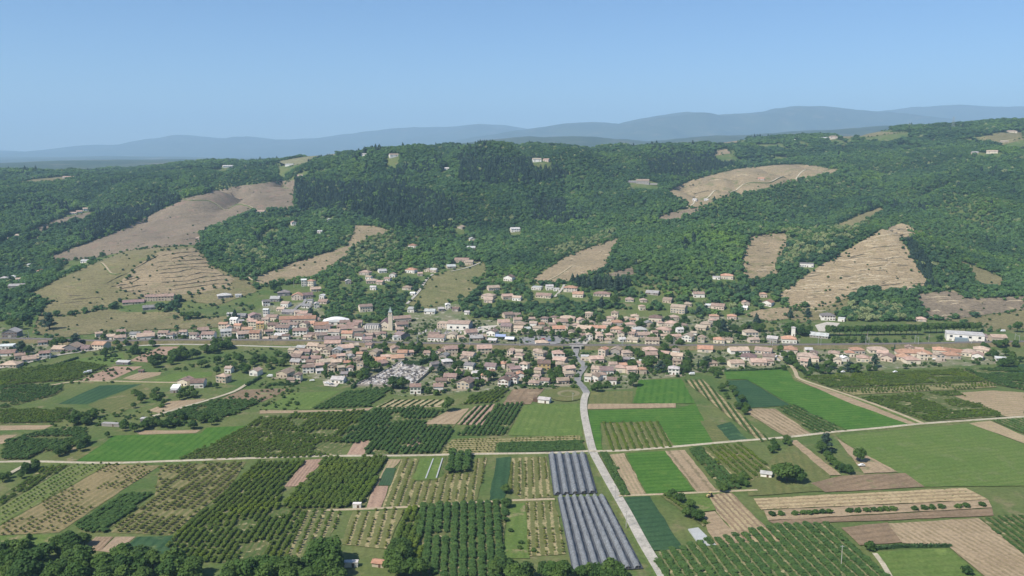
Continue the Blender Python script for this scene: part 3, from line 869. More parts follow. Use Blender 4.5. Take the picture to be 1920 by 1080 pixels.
f('olive', [(1403, 931), (1400, 907), (1450, 860), (1493, 828), (1557, 893), (1546, 922)], 'the garden lawn around the big round tree', c3=(0.13, 0.16, 0.06))
f('tan', [(1480, 828), (1494, 826), (1577, 892), (1556, 892)], 'the straight dirt drive')
f('tan', [(1570, 824), (1590, 836), (1683, 886), (1620, 889)], 'the dirt plot under the small tree', c3=(0.16, 0.16, 0.08))
f('brown', [(1520, 907), (1580, 893), (1697, 888), (1734, 914), (1547, 924)], 'the dry brown grass south of the drive', c3=(0.17, 0.155, 0.08))
f('vine', [(1413, 936), (1810, 916), (1853, 938), (1427, 957)], 'the pale straw rows with bare poles', rd=((1413, 936), (1810, 916)), sp=4.6, w=.7, h=.6, step=4, c=((0.36, 0.28, 0.16), (0.4, 0.32, 0.19)), stripe=(0.25, 0.19, 0.11))
f('brown', [(1440, 978), (1860, 954), (1863, 968), (1453, 985)], 'the soil strip under the bush row')
f('tan', [(1432, 958), (1853, 939), (1860, 953), (1440, 977)], 'the sandy strip along the bush row')
f('orch', [(1232, 1036), (1467, 984), (1557, 983), (1670, 1085), (1240, 1085)], 'the lush vineyard along the bottom edge', rd=((1660, 1076), (1557, 985)), sp=5.4, step=2.1, k='darkorchard', w=4.1, h=2.5, gap=.03, sw=.84, stripe=(0.2, 0.19, 0.1))
f('brown', [(1577, 991), (1664, 981), (1694, 1018), (1612, 1024)], 'the freshly ploughed brown patch')
f('tan', [(1664, 983), (1834, 973), (1925, 1043), (1925, 1085), (1850, 1085), (1780, 1027), (1692, 1020)], 'the tan field of fading rows', rd=((1920, 1075), (1750, 978)), stripe=(0.24, 0.19, 0.11), sp=3.6)
f('lawn', [(1640, 1037), (1778, 1030), (1845, 1085), (1675, 1085)], 'the mown lawn behind the clipped hedge')
f('orch', [(1837, 973), (1925, 967), (1925, 1047)], 'the young orchard at the lower corner', rd=((1925, 1040), (1837, 973)), k='darkorchard', w=2.4, h=2.0, sp=4.2, step=2.0)
f('brown', [(1327, 931), (1370, 924), (1464, 1017), (1394, 1019), (1343, 961)], 'the brown striped vegetable field', rd=((1464, 1017), (1370, 924)), stripe=(0.36, 0.29, 0.17), sp=3.4, sw=.4)
f('tan', [(1310, 964), (1340, 960), (1394, 1018), (1343, 1024)], 'the flat sandy plot')
f('teal', [(1170, 934), (1217, 930), (1281, 1031), (1223, 1034)], 'the dark blue-green plot beside the road')
f('green', [(1173, 851), (1247, 847), (1301, 921), (1213, 928)], 'the small bright green plot below the cross road')
f('tan', [(1143, 854), (1170, 851), (1211, 927), (1183, 930)], 'the tan rows beside the small bright plot', rd=((1143, 854), (1183, 930)), stripe=(0.25, 0.21, 0.12), sp=2.6)
f('orch', [(1183, 930), (1163, 930), (1123, 851), (1141, 851)], 'the thick hedge row beside the main road', rd=((1163, 930), (1123, 851)), k='darkorchard', w=3.2, h=2.6, sp=2.6, step=2.2, gap=.0)
f('tan', [(1247, 847), (1284, 845), (1344, 921), (1307, 924)], 'the pale straw bands below the cross road', rd=((1247, 847), (1307, 924)), stripe=(0.17, 0.14, 0.08), sp=7.0, sw=.75)
f('orch', [(1353, 919), (1293, 844), (1313, 840), (1391, 915)], 'the dark orchard band by the garden', rd=((1353, 919), (1293, 844)), k='darkorchard', w=3.6, h=3.2, sp=3.4, step=2.6, gap=.0)
f('rows', [(1386, 906), (1313, 840), (1391, 833), (1444, 880), (1402, 907)], 'the straw-lined rows by the garden', sp=4.8, step=2.4, k='orchard', w=3.8, h=2.6, gap=.05)
f('lawn', [(1285, 930), (1327, 928), (1343, 958), (1310, 962)], 'the grassy gap beside the tractor', c3=(0.24, 0.2, 0.11))
f('orch', [(1318, 988), (1238, 931), (1256, 930), (1333, 982)], 'the shrub belt beside the sandy plot', rd=((1318, 988), (1238, 931)), k='orchard', w=3.4, h=3.0, sp=4.5, step=3)

# plastic sheet lying by the sandy plot
M_SHEET = plain_mat('crop_cover', (0.4, 0.41, 0.4), 0.12, 0.8, 0.5, 0.4)
def cover(pp, label, zz=0.75):
    poly = poly_world(pp)
    v = [(x, y, zz) for x, y in poly] + [(x, y, 0.0) for x, y in poly]
    n = len(poly)
    fc = [tuple(range(n))] + [(i, n + i, n + (i + 1) % n, (i + 1) % n) for i in range(n)]
    return tag(link('crop_cover', mesh('crop_cover', v, fc, M_SHEET)), label, 'crop cover')
cover([(1290, 994), (1309, 991), (1322, 1004), (1343, 1024), (1313, 1026)], 'pale blue plastic sheet at the sandy plot corner', .72)
cover([(797, 898), (811.5, 861), (813.5, 861), (799.5, 898)], 'long white crop cover, western one of two', .62)
cover([(817, 897), (829, 860), (831, 860), (819.5, 897)], 'long white crop cover ending at a white pile', .62)

# ------------------------------------------------------------------ fields of the slopes
VINE_B = ((0.185, 0.15, 0.105), (0.245, 0.195, 0.135))
VINE_T = ((0.255, 0.205, 0.125), (0.32, 0.25, 0.155))
GRASSH = ((0.17, 0.155, 0.075), (0.225, 0.195, 0.1))
HILL_FIELDS = [
    ('mauve brown vineyard slope below the ridge wood', VINE_B, [(80, 486), (160, 458), (230, 430), (290, 400), (345, 373), (440, 350), (556, 336), (550, 390), (475, 396), (400, 428), (375, 440), (378, 458), (330, 462), (240, 470), (190, 482), (120, 490)], (0.225, 0.155, 0.115)),
    ('olive brown grass spur with terraces', GRASSH, [(45, 556), (120, 520), (190, 488), (240, 470), (300, 464), (365, 463), (385, 480), (400, 500), (440, 518), (478, 533), (480, 548), (410, 572), (330, 562), (230, 560), (205, 577), (120, 592), (70, 592), (95, 568)], (0.14, 0.15, 0.06)),
    ('pale terraced vineyard on the spur face', VINE_T, [(215, 538), (255, 500), (300, 472), (365, 465), (385, 485), (400, 503), (440, 524), (430, 540), (350, 552), (270, 558)], (0.2, 0.18, 0.1)),
    ('grass meadow at the foot of the spur', GRASSH, [(70, 594), (120, 594), (205, 580), (240, 586), (340, 586), (345, 600), (425, 594), (425, 614), (300, 618), (180, 625), (110, 634), (60, 625)], (0.13, 0.15, 0.06)),
    ('green strip under the farm cluster', ((0.09, 0.13, 0.045), (0.13, 0.15, 0.06)), [(340, 582), (440, 572), (480, 578), (425, 592), (345, 598)], (0.2, 0.18, 0.09)),
    ('tan vineyard strip beside the upper hamlet', VINE_T, [(470, 525), (500, 512), (560, 490), (600, 478), (650, 462), (660, 440), (665, 423), (700, 424), (735, 434), (690, 447), (655, 472), (640, 492), (590, 520), (500, 533)], (0.17, 0.16, 0.075)),
    ('sloping olive vineyard above the church', ((0.15, 0.155, 0.065), (0.19, 0.18, 0.08)), [(765, 572), (782, 545), (805, 520), (850, 505), (905, 489), (916, 510), (880, 530), (905, 540), (870, 560), (800, 580)], (0.22, 0.19, 0.1)),
    ('tan vineyard wedge above the dark conifers', VINE_T, [(1000, 525), (1030, 502), (1060, 483), (1110, 463), (1163, 446), (1148, 475), (1140, 500), (1070, 528), (1010, 534)], (0.25, 0.18, 0.12)),
    ('small bare terrace beside the conifers', VINE_B, [(1135, 515), (1190, 501), (1188, 514), (1170, 522), (1145, 524)], None),
    ('brown vineyard clearing in the wood', VINE_T, [(1388, 497), (1405, 445), (1440, 439), (1478, 437), (1474, 470), (1455, 495), (1460, 518), (1400, 526)], (0.16, 0.15, 0.07)),
    ('steep terraced vineyard hill', ((0.295, 0.23, 0.14), (0.35, 0.275, 0.17)), [(1462, 552), (1500, 525), (1540, 497), (1600, 462), (1650, 432), (1690, 419), (1710, 425), (1718, 440), (1690, 450), (1712, 486), (1745, 540), (1700, 546), (1640, 545), (1600, 555), (1540, 577), (1475, 574)], (0.22, 0.18, 0.1)),
    ('mauve vineyard at the hill foot', VINE_B, [(1715, 553), (1760, 547), (1788, 545), (1812, 560), (1870, 558), (1922, 556), (1922, 580), (1840, 592), (1770, 600), (1740, 598)], (0.3, 0.24, 0.15)),
    ('olive grass under the mauve vineyard', GRASSH, [(1770, 601), (1840, 593), (1922, 581), (1922, 616), (1850, 622), (1840, 610)], None),
    ('curved grass clearing in the eastern wood', GRASSH, [(1755, 464), (1775, 475), (1800, 490), (1850, 508), (1893, 528), (1870, 537), (1836, 541), (1828, 520), (1805, 498)], None),
    ('tan hilltop field with dirt lane', VINE_T, [(1243, 362), (1300, 337), (1380, 317), (1450, 310), (1505, 308), (1560, 317), (1590, 321), (1540, 331), (1470, 345), (1400, 362), (1350, 372), (1330, 383), (1292, 392), (1285, 376)], (0.15, 0.15, 0.07)),
    ('pale clearing below the hilltop field', VINE_B, [(1228, 412), (1260, 398), (1290, 392), (1330, 385), (1300, 404), (1255, 417)], None),
    ('thin tan strip in the eastern wood', GRASSH, [(1562, 427), (1600, 408), (1650, 389), (1662, 398), (1620, 418), (1590, 432)], None),
    ('pale clearing with houses in the western wood', VINE_B, [(40, 442), (75, 425), (110, 410), (150, 402), (185, 394), (178, 406), (130, 422), (75, 442)], None),
    ('light meadow on the skyline plateau', ((0.19, 0.19, 0.1), (0.22, 0.21, 0.12)), [(520, 303), (560, 296), (625, 288), (632, 296), (590, 303), (545, 312)], None),
    ('small green clearing above the gully wood', ((0.12, 0.15, 0.06), (0.15, 0.17, 0.07)), [(476, 450), (505, 429), (532, 431), (520, 443), (500, 450)], None),
    ('tan plateau field beyond the wood', VINE_T, [(1285, 266), (1340, 262), (1405, 258), (1385, 270), (1300, 273)], None),
    ('pale plateau clearing', VINE_T, [(1335, 283), (1365, 279), (1370, 288), (1340, 292)], None),
    ('tan slope above the villas', VINE_T, [(1395, 590), (1430, 580), (1470, 576), (1500, 578), (1478, 598), (1440, 602)], (0.16, 0.15, 0.07)),
    ('small striped vine plot among trees', ((0.15, 0.165, 0.06), (0.18, 0.19, 0.075)), [(1408, 620), (1410, 606), (1458, 606), (1456, 621)], None),
    ('scrubby terraces by the white house', GRASSH, [(1478, 576), (1540, 577), (1590, 558), (1600, 575), (1560, 596), (1500, 606), (1480, 598)], (0.1, 0.12, 0.05)),
    ('grass bank around the plateau farm', GRASSH, [(1560, 254), (1640, 247), (1700, 248), (1640, 256), (1570, 262)], None),
    ('terraced clearing by the plateau villas', GRASSH, [(1815, 262), (1870, 250), (1920, 245), (1920, 262), (1880, 272)], None),
    ('pale skyline meadow above the western wood', GRASSH, [(20, 345), (60, 337), (130, 330), (150, 336), (90, 345)], None),
]
EXCL_POLY = []
for lab, (c1, c2), pp, c3 in HILL_FIELDS:
    poly = poly_world(pp, True)
    EXCL_POLY.append(poly)
    NF[0] += 1
    a = np.array(poly)
    sheet('field', poly, ground_mat('slope_field', c1, c2, 0.018, 0.35, stripe=tuple(v * .62 for v in c1), swidth=.66, soft=.25, c3=c3, jit=1.1), 'the ' + lab, 0.35 + 0.02 * (NF[0] % 12), (1.0, 0.08), 6.5, hill=True)
# ------------------------------------------------------------------ roads, tracks, yards
M_ROAD = ground_mat('pale_asphalt', (0.35, 0.33, 0.285), (0.45, 0.42, 0.365), 0.09, 0.9, c3=(0.28, 0.265, 0.23))
M_LANE = ground_mat('farm_track', (0.38, 0.335, 0.25), (0.46, 0.41, 0.31), 0.08, 0.9, c3=(0.26, 0.24, 0.15))
M_DIRT = ground_mat('dirt_lane', (0.34, 0.28, 0.185), (0.41, 0.335, 0.225), 0.08, 0.9)
M_TARMAC = ground_mat('grey_tarmac', (0.2, 0.2, 0.2), (0.27, 0.265, 0.255), 0.06, 0.8)
ROADLINES = []
NR = [0]
def smooth_line(p, step=6.0):
    p = np.array(p, float)
    out = []
    n = len(p)
    for i in range(n - 1):
        p0, p1, p2, p3 = p[max(i - 1, 0)], p[i], p[i + 1], p[min(i + 2, n - 1)]
        k = max(1, int(np.linalg.norm(p2 - p1) / step))
        for j in range(k):
            t = j / k
            out.append(0.5 * ((2 * p1) + (-p0 + p2) * t + (2 * p0 - 5 * p1 + 4 * p2 - p3) * t * t + (-p0 + 3 * p1 - 3 * p2 + p3) * t ** 3))
    out.append(p[-1])
    return np.array(out)
def ribbon(line, w):
    d = np.gradient(line, axis=0)
    d /= np.linalg.norm(d, axis=1)[:, None] + 1e-9
    n = np.stack([-d[:, 1], d[:, 0]], -1)
    ww = w if np.ndim(w) == 0 else np.asarray(w)[:, None]
    return line + n * ww / 2, line - n * ww / 2
def road(name, pp, w, mat, label, off=0.75, hill=False):
    h = hit([p[0] for p in pp], [p[1] for p in pp])
    line = smooth_line(h[:, :2])
    a, b = ribbon(line, w)
    NR[0] += 1
    o = off + 0.012 * NR[0]
    za, zb = gz(a[:, 0], a[:, 1]), gz(b[:, 0], b[:, 1])
    zm = np.maximum(za, zb) + o if hill else np.zeros(len(a)) + o
    V = [(p[0], p[1], z) for p, z in zip(a, zm)] + [(p[0], p[1], z) for p, z in zip(b, zm)]
    n = len(a)
    Fq = [(i + n, i + n + 1, i + 1, i) for i in range(n - 1)]
    # shoulders run down to the ground
    k = len(V)
    a2, b2 = ribbon(line, w + 1.6)
    V += [(p[0], p[1], gz(p[0], p[1]) - 0.05) for p in a2] + [(p[0], p[1], gz(p[0], p[1]) - 0.05) for p in b2]
    Fs = [(i, i + 1, k + i + 1, k + i) for i in range(n - 1)] + [(k + n + i, k + n + i + 1, n + i + 1, n + i) for i in range(n - 1)]
    me = mesh(name, V, Fq + Fs, [mat, G_BASE], [0] * len(Fq) + [1] * len(Fs))
    ROADLINES.append((line, w))
    return tag(link(name, me), label, kind='structure')
road('road', [(1262, 1120), (1243, 1082), (1205, 1018), (1175, 962), (1145, 910), (1124, 872), (1111, 846), (1102, 810), (1095, 775), (1095, 752), (1100, 737)], 5.6, M_ROAD, 'the pale main road running up to the village')
road('road', [(1100, 738), (1093, 727), (1084, 717), (1084, 706), (1092, 694), (1096, 686), (1088, 678), (1078, 668), (1080, 661), (1081, 650), (1088, 642)], 6.0, M_TARMAC, 'the grey village road curving to the railway underpass')
road('path', [(-40, 869), (60, 867), (200, 870), (330, 866), (470, 861), (608, 857), (760, 856), (900, 853), (1030, 851), (1112, 847)], 3.4, M_LANE, 'the pale cross road through the western orchards')
road('path', [(1112, 848), (1180, 846), (1280, 838), (1380, 829), (1480, 821), (1560, 812), (1650, 804), (1730, 796), (1860, 787), (1960, 780)], 3.4, M_LANE, 'the pale cross road through the eastern fields')
road('path', [(1732, 796), (1660, 767), (1590, 742), (1525, 721), (1497, 710), (1492, 700), (1486, 690), (1474, 681), (1462, 672), (1450, 664)], 3.4, M_DIRT, 'the dirt farm track leaving the walled estate')
road('path', [(287, 782), (330, 769), (395, 750), (440, 735), (462, 722), (480, 712)], 3.2, M_LANE, 'the farm lane past the sandy lot')
road('path', [(95, 724), (140, 717), (200, 716), (280, 718), (340, 719)], 3.0, M_DIRT, 'the dirt lane above the blue-green parcel')
road('road', [(-40, 697), (20, 688), (60, 679), (105, 668), (150, 661), (190, 656), (240, 648)], 4.4, M_ROAD, 'the lane in front of the western houses')
road('road', [(250, 650), (320, 647), (400, 648), (470, 650), (545, 652), (620, 650)], 4.4, M_ROAD, 'the road along the railway below the old village')
road('path', [(612, 959), (700, 956), (780, 952), (850, 947), (952, 941), (1040, 938)], 2.6, M_DIRT, 'the thin dirt track between orchard blocks')
road('path', [(1160, 932), (1240, 929), (1330, 925), (1420, 921)], 2.4, M_DIRT, 'the thin track below the small bright plot')
road('path', [(0, 900), (40, 878), (62, 868)], 3.2, M_LANE, 'the lane joining the cross road at the western edge')
road('path', [(700, 770), (760, 766), (830, 764)], 2.2, M_DIRT, 'the grass track under the striped plot')
road('path', [(1640, 1040), (1655, 1060), (1672, 1090)], 2.6, M_LANE, 'the white path beside the mown lawn')
# lanes on the slopes
road('path', [(335, 372), (360, 376), (400, 380), (440, 386), (475, 391)], 3.0, M_DIRT, 'the pale lane across the mauve vineyard', .9, True)
road('path', [(191, 494), (200, 503), (210, 514), (225, 514)], 2.6, M_DIRT, 'the zigzag dirt lane on the spur', .9, True)
road('path', [(470, 514), (467, 522), (478, 528), (496, 533)], 2.8, M_DIRT, 'the curved lane beside the gully wood', .9, True)
road('path', [(1286, 390), (1300, 383), (1305, 373), (1330, 369), (1380, 358), (1450, 340), (1500, 326), (1545, 322), (1588, 320)], 3.2, M_LANE, 'the pale lane across the hilltop field', .9, True)
road('path', [(763, 571), (785, 548), (800, 525), (812, 515)], 3.6, M_ROAD, 'the lane climbing beside the sloping vineyard', .9, True)
road('path', [(845, 510), (865, 506), (885, 500), (902, 493)], 3.0, M_ROAD, 'the lane under the pink hillside houses', .9, True)
road('path', [(1040, 558), (1052, 545), (1058, 535)], 3.2, M_ROAD, 'the steep lane between hillside villas', .9, True)
road('path', [(1020, 530), (1050, 515), (1075, 498)], 2.2, M_DIRT, 'the diagonal dirt lane in the tan vineyard', .9, True)
road('road', [(545, 590), (556, 578), (572, 566), (566, 552)], 4.0, M_TARMAC, 'the lane through the upper hamlet', .9, True)

# village ground: gardens, gravel and yards
M_VILL = ground_mat('village_ground', (0.10, 0.135, 0.05), (0.2, 0.19, 0.12), 0.06, 0.5, c3=(0.36, 0.33, 0.27))
M_YARD = ground_mat('gravel_yard', (0.42, 0.39, 0.33), (0.5, 0.46, 0.39), 0.08, 0.7)
VILLAGE = [
    [(405, 606), (470, 590), (500, 570), (600, 566), (615, 604), (760, 606), (770, 578), (860, 570), (880, 600), (1290, 592), (1420, 596), (1500, 612), (1500, 644), (940, 645), (560, 638), (420, 640)],
    [(180, 622), (405, 618), (405, 640), (180, 641)],
    [(545, 656), (700, 657), (1075, 658), (1090, 700), (1095, 729), (945, 732), (760, 744), (680, 728), (600, 712), (545, 696)],
    [(1082, 660), (1290, 658), (1285, 706), (1200, 712), (1185, 728), (1110, 733), (1098, 700)],
    [(1290, 658), (1480, 657), (1480, 690), (1360, 697), (1290, 700)],
    [(1480, 657), (1880, 657), (1890, 682), (1600, 695), (1510, 705)],
    [(0, 612), (80, 640), (190, 655), (100, 668), (0, 688)],
]
for i, pp in enumerate(VILLAGE):
    poly = poly_world(pp, True)
    sheet('village_ground', poly, M_VILL, ['the gardens and yards of the village north of the railway', 'the ground under the western roadside row', 'the gardens south of the railway', 'the gardens east of the underpass road', 'the ground of the walled estate', 'the gardens of the eastern villas', 'the yards of the western hamlet'][i], 0.03 + .004 * i, hill=True)
for pp, lab, mt in [
    ([(975, 634), (1012, 630), (1060, 631), (1070, 640), (1040, 646), (985, 647)], 'the grey car park by the blue awnings', M_TARMAC),
    ([(1068, 636), (1098, 634), (1108, 636), (1098, 648), (1088, 650)], 'the pale lot above the underpass', M_ROAD),
    ([(868, 622), (905, 612), (935, 610), (915, 622), (880, 631)], 'the forecourt of the flat-roofed hall', M_YARD),
    ([(1450, 664), (1462, 661), (1470, 674), (1458, 680)], 'the bright gravel entrance of the walled estate', M_YARD),
    ([(605, 716), (625, 712), (640, 716), (630, 726), (608, 724)], 'the gravel yard beside the hangar', M_YARD),
    ([(1528, 610), (1550, 604), (1575, 606), (1560, 622), (1535, 622)], 'the gravel lot beside the white house', M_YARD)]:
    sheet('pavement', poly_world(pp), mt, lab, 0.5 + .01 * len(bpy.data.objects) % .07, hill=False) if hit([pp[0][0]], [pp[0][1]])[0][2] < 0.01 else sheet('pavement', poly_world(pp, True), mt, lab, 0.3, hill=True)

# oval green with its sandy ring
def ellipse_sheet(cx, cy, rx, ry, mat, name, label, off, n=28):
    poly = poly_world([(cx + rx * math.cos(t), cy + ry * math.sin(t)) for t in [2 * math.pi * i / n for i in range(n)]])
    return sheet(name, poly, mat, label, off)
ellipse_sheet(1062, 740, 36, 13.5, ground_mat('oval_grass', *OLIVE, .05, .6), 'lawn', 'the oval green beside the road bend', 0.72)
ellipse_sheet(1066, 739, 21, 6.5, ground_mat('worn_grass', (0.17, 0.16, 0.085), (0.22, 0.195, 0.11), .06, .6), 'path', 'the sandy ring inside the oval green', 0.75)
ellipse_sheet(1065, 740, 14, 4.2, ground_mat('oval_grass', *OLIVE, .05, .6), 'lawn', 'the grass heart of the sandy ring', 0.78)

# ------------------------------------------------------------------ railway on its bank, bridged over the village road
M_BANK = ground_mat('rail_bank', (0.12, 0.115, 0.05), (0.19, 0.155, 0.09), 0.06, 0.5, c3=(0.09, 0.11, 0.04))
M_BALLAST = plain_mat('ballast', (0.2, 0.18, 0.165), .25, 1.2, .95, .05)
M_STEEL = plain_mat('rail_steel', (0.22, 0.2, 0.19), .2, 2, .5, .4, .6)
M_CONC = plain_mat('concrete', (0.42, 0.4, 0.37), .15, .5, .9, .1)
RAIL_PX = [(-60, 641), (70, 641), (200, 645), (330, 643), (560, 644), (700, 648), (840, 650), (940, 652), (1080, 653), (1300, 653), (1500, 652), (1700, 650), (1920, 646), (2010, 645)]
rl = hit([p[0] for p in RAIL_PX], [p[1] for p in RAIL_PX])[:, :2]
rline = smooth_line(rl, 10.0)
BH = 3.4
xb = H1(1081, 655)[0]
def bank(seg, nm):
    a0, b0 = ribbon(seg, 17.0); a1, b1 = ribbon(seg, 8.6)
    n = len(seg)
    V = [(p[0], p[1], -0.1) for p in a0] + [(p[0], p[1], BH) for p in a1] + [(p[0], p[1], BH) for p in b1] + [(p[0], p[1], -0.1) for p in b0]
    Fq = [(k * n + i, (k + 1) * n + i, (k + 1) * n + i + 1, k * n + i + 1) for k in range(3) for i in range(n - 1)]
    Fq += [(0, n, 2 * n, 3 * n), (3 * n + n - 1, 2 * n + n - 1, n + n - 1, n - 1)]
    return V, Fq
rr = link('railway', None)
tag(rr, 'railway line on a low bank crossing the whole valley', kind='structure')
for part in (rline[rline[:, 0] < xb - 4], rline[rline[:, 0] > xb + 4]):
    link('embankment', mesh('embankment', *bank(part, ''), M_BANK), rr)
a, b = ribbon(rline, 6.6)
n = len(rline)
link('ballast', mesh('ballast', [(p[0], p[1], BH + .25) for p in a] + [(p[0], p[1], BH + .25) for p in b] + [(p[0], p[1], BH - .3) for p in a] + [(p[0], p[1], BH - .3) for p in b],
     [(n + i, n + i + 1, i + 1, i) for i in range(n - 1)] + [(i, i + 1, 2 * n + i + 1, 2 * n + i) for i in range(n - 1)] + [(3 * n + i, 3 * n + i + 1, n + i + 1, n + i) for i in range(n - 1)], M_BALLAST), rr)
for offr in (-2.6, -1.1, 1.1, 2.6):
    a, b = ribbon(rline, 2 * abs(offr))
    c = a if offr > 0 else b
    dd = np.gradient(c, axis=0); dd /= np.linalg.norm(dd, axis=1)[:, None]
    nn = np.stack([-dd[:, 1], dd[:, 0]], -1) * .07
    V = [(p[0], p[1], BH + .25) for p in c - nn] + [(p[0], p[1], BH + .42) for p in c - nn] + [(p[0], p[1], BH + .42) for p in c + nn] + [(p[0], p[1], BH + .25) for p in c + nn]
    link('rail', mesh('rail', V, [(k * n + i, (k + 1) * n + i, (k + 1) * n + i + 1, k * n + i + 1) for k in range(3) for i in range(n - 1)], M_STEEL), rr)
yb = float(np.interp(xb, rline[:, 0], rline[:, 1]))
br = tag(link('railway_bridge', None, loc=(xb, yb, 0)), 'small concrete railway underpass at the end of the village road', 'bridge')
for sx in (-1, 1):
    link('abutment', mesh('abutment', *box(sx * 4.1, 0, BH / 2 - .4, 1.6, 11.5, BH - .2), M_CONC), br)
    link('parapet', mesh('parapet', *box(0, sx * 4.6, BH + .35, 14, .5, 1.0), M_CONC), br)
link('deck', mesh('deck', *box(0, 0, BH - .55, 7.2, 9.6, .6), M_CONC), br)
M_GALV = plain_mat('galvanised_steel', (0.45, 0.46, 0.46), .1, 2, .5, .4, .3)
pm = merge(tube((0, 0, 0), (0, 0, 8.2), .2, .13, 6), tube((0, 0, 0), (0, 0, .6), .4, .35, 6))
m_post = mesh('post', pm[0], pm[1], M_GALV)
am = merge(tube((0, 0, 7.4), (0, -3.0, 7.0), .07, .06, 5), tube((0, 0, 6.2), (0, -3.0, 7.0), .06, .05, 5), tube((0, -3, 7.1), (0, -3, 6.2), .06, .05, 5))
m_arm = mesh('bracket_arm', am[0], am[1], M_GALV)
for i in range(6, n - 4, 5):
    x, y = rline[i]
    for s in (-1, 1):
        e = tag(link('catenary_mast', None, loc=(x, y + s * 3.9, BH - .2), rotz=0 if s > 0 else math.pi), 'slim grey overhead-line mast standing beside the railway tracks', 'mast', 'masts along the railway')
        link('post', m_post, e); link('bracket_arm', m_arm, e)
    
# ------------------------------------------------------------------ buildings
WALLS = dict(w=('white', (0.8, 0.76, 0.69)), c=('cream', (0.7, 0.61, 0.48)), e=('beige', (0.5, 0.42, 0.32)), y=('ochre yellow', (0.6, 0.45, 0.2)),
             k=('pinkish', (0.62, 0.51, 0.42)), s=('grey stone', (0.34, 0.31, 0.28)), d=('dim grey', (0.22, 0.21, 0.215)))
ROOFS = dict(p=('pink tile', (0.41, 0.295, 0.235)), b=('brown tile', (0.25, 0.175, 0.145)), o=('orange tile', (0.43, 0.25, 0.17)), t=('tan tile', (0.4, 0.31, 0.235)),
             g=('grey', (0.24, 0.22, 0.215)), u=('purplish tile', (0.25, 0.175, 0.165)), w=('pale', (0.66, 0.64, 0.61)), f=('light grey', (0.45, 0.43, 0.41)))
def roof_mat(k, v):
    m, nt, b_, out = new_mat('roof_' + ROOFS[k][0].replace(' ', '_') + '_%d' % v)
    p = geo_pos(nt)
    q_ = (0.72, 1.0, 0.86, 1.14, 0.95)[v]
    h_ = (1.0, 0.97, 1.04, 1.0, 1.08)[v]
    c = (ROOFS[k][1][0] * q_, ROOFS[k][1][1] * q_ * h_, ROOFS[k][1][2] * q_ * h_)
    f1 = noise_fac(nt, p, .35, .35, .65, 4)
    c1 = mixc(nt, f1, tuple(x * .78 for x in c), tuple(min(1, x * 1.15) for x in c))
    f2 = noise_fac(nt, p, 3.0, .25, .75, 3)
    c2 = mixc(nt, f2, mixc(nt, 1.0, c1, (.75, .75, .78), 'MULTIPLY'), mixc(nt, 1.0, c1, (1.2, 1.2, 1.18), 'MULTIPLY'))
    nt.links.new(c2, b_.inputs['Base Color'])
    b_.inputs['Roughness'].default_value = .9
    b_.inputs['Specular IOR Level'].default_value = .1
    return m
RM = {k: [roof_mat(k, v) for v in range(5)] for k in ROOFS}
WM = {k: [plain_mat('render_%s_%d' % (v[0].replace(' ', '_'), q), tuple(min(.82, x * (0.9 + .1 * q)) for x in v[1]), .09, .35, .9, .1) for q in range(2)] for k, v in WALLS.items()}
M_GLASS = plain_mat('window_glass', (0.035, 0.042, 0.05), .2, 1, .2, .5)
M_FRAME = plain_mat('window_frame', (0.5, 0.46, 0.4), .1, 2, .7, .2)
M_DOOR = plain_mat('wooden_door', (0.12, 0.075, 0.05), .3, 2, .7, .2)
M_SHUT = [plain_mat('shutter_%d' % i, c, .15, 2, .75, .2) for i, c in enumerate([(0.26, 0.15, 0.09), (0.2, 0.25, 0.28), (0.36, 0.33, 0.28), (0.13, 0.2, 0.14)])]
def window_mesh(w, h, shut):
    parts = [(*box(0, -.04, 0, w + .16, .10, h + .16), 0), (*box(0, -.10, 0, w - .1, .06, h - .1), 1)]
    if shut is not None:
        for s in (-1, 1):
            parts.append((*box(s * (w * .5 + .33), -.05, 0, .5, .1, h + .1), 2))
    V, Fq, Mi = merge(*parts)
    return mesh('window', V, Fq, [M_FRAME, M_GLASS] + ([shut] if shut else []), Mi)
WIN = [window_mesh(1.15, 1.45, s) for s in M_SHUT] + [window_mesh(1.3, 1.4, None)]
WIN_BIG = window_mesh(2.6, 2.2, None)
dv = merge((*box(0, -.05, 1.05, 1.15, .12, 2.1), 0), (*box(0, -.03, 1.1, 1.4, .07, 2.35), 1))
DOOR = mesh('door', dv[0], dv[1], [M_DOOR, M_FRAME], dv[2])
gv = merge((*box(0, -.05, 1.1, 2.5, .12, 2.2), 0), (*box(0, -.03, 1.15, 2.8, .07, 2.45), 1))
GARAGE = mesh('garage_door', gv[0], gv[1], [plain_mat('garage_panel', (0.4, 0.37, 0.33), .1, 1), M_FRAME], gv[2])
cv = merge((*box(0, 0, .3, .7, .7, 1.8), 0), (*box(0, 0, 1.25, .85, .85, .12), 1))
CHIM = [mesh('chimney', cv[0], cv[1], [WM[k][0], RM['b'][0]], cv[2]) for k in 'ces']
HOUSES = []       # footprints (x,y,radius) for keeping trees off
def wall_shape(Wd, Dp, h, roof, rh):
    x, y = Wd / 2, Dp / 2
    V = [(-x, -y, -2.5), (x, -y, -2.5), (x, y, -2.5), (-x, y, -2.5), (-x, -y, h), (x, -y, h), (x, y, h), (-x, y, h)]
    Fq = [(0, 1, 5, 4), (1, 2, 6, 5), (2, 3, 7, 6), (3, 0, 4, 7), (4, 5, 6, 7)]
    if roof == 'g':      # gables on the sides
        V += [(-x, 0, h + rh - .12), (x, 0, h + rh - .12)]
        Fq += [(4, 7, 8), (6, 5, 9)]
    elif roof == 'G':    # gable towards the facade
        V += [(0, -y, h + rh - .12), (0, y, h + rh - .12)]
        Fq += [(5, 4, 8), (7, 6, 9)]
    return V, Fq
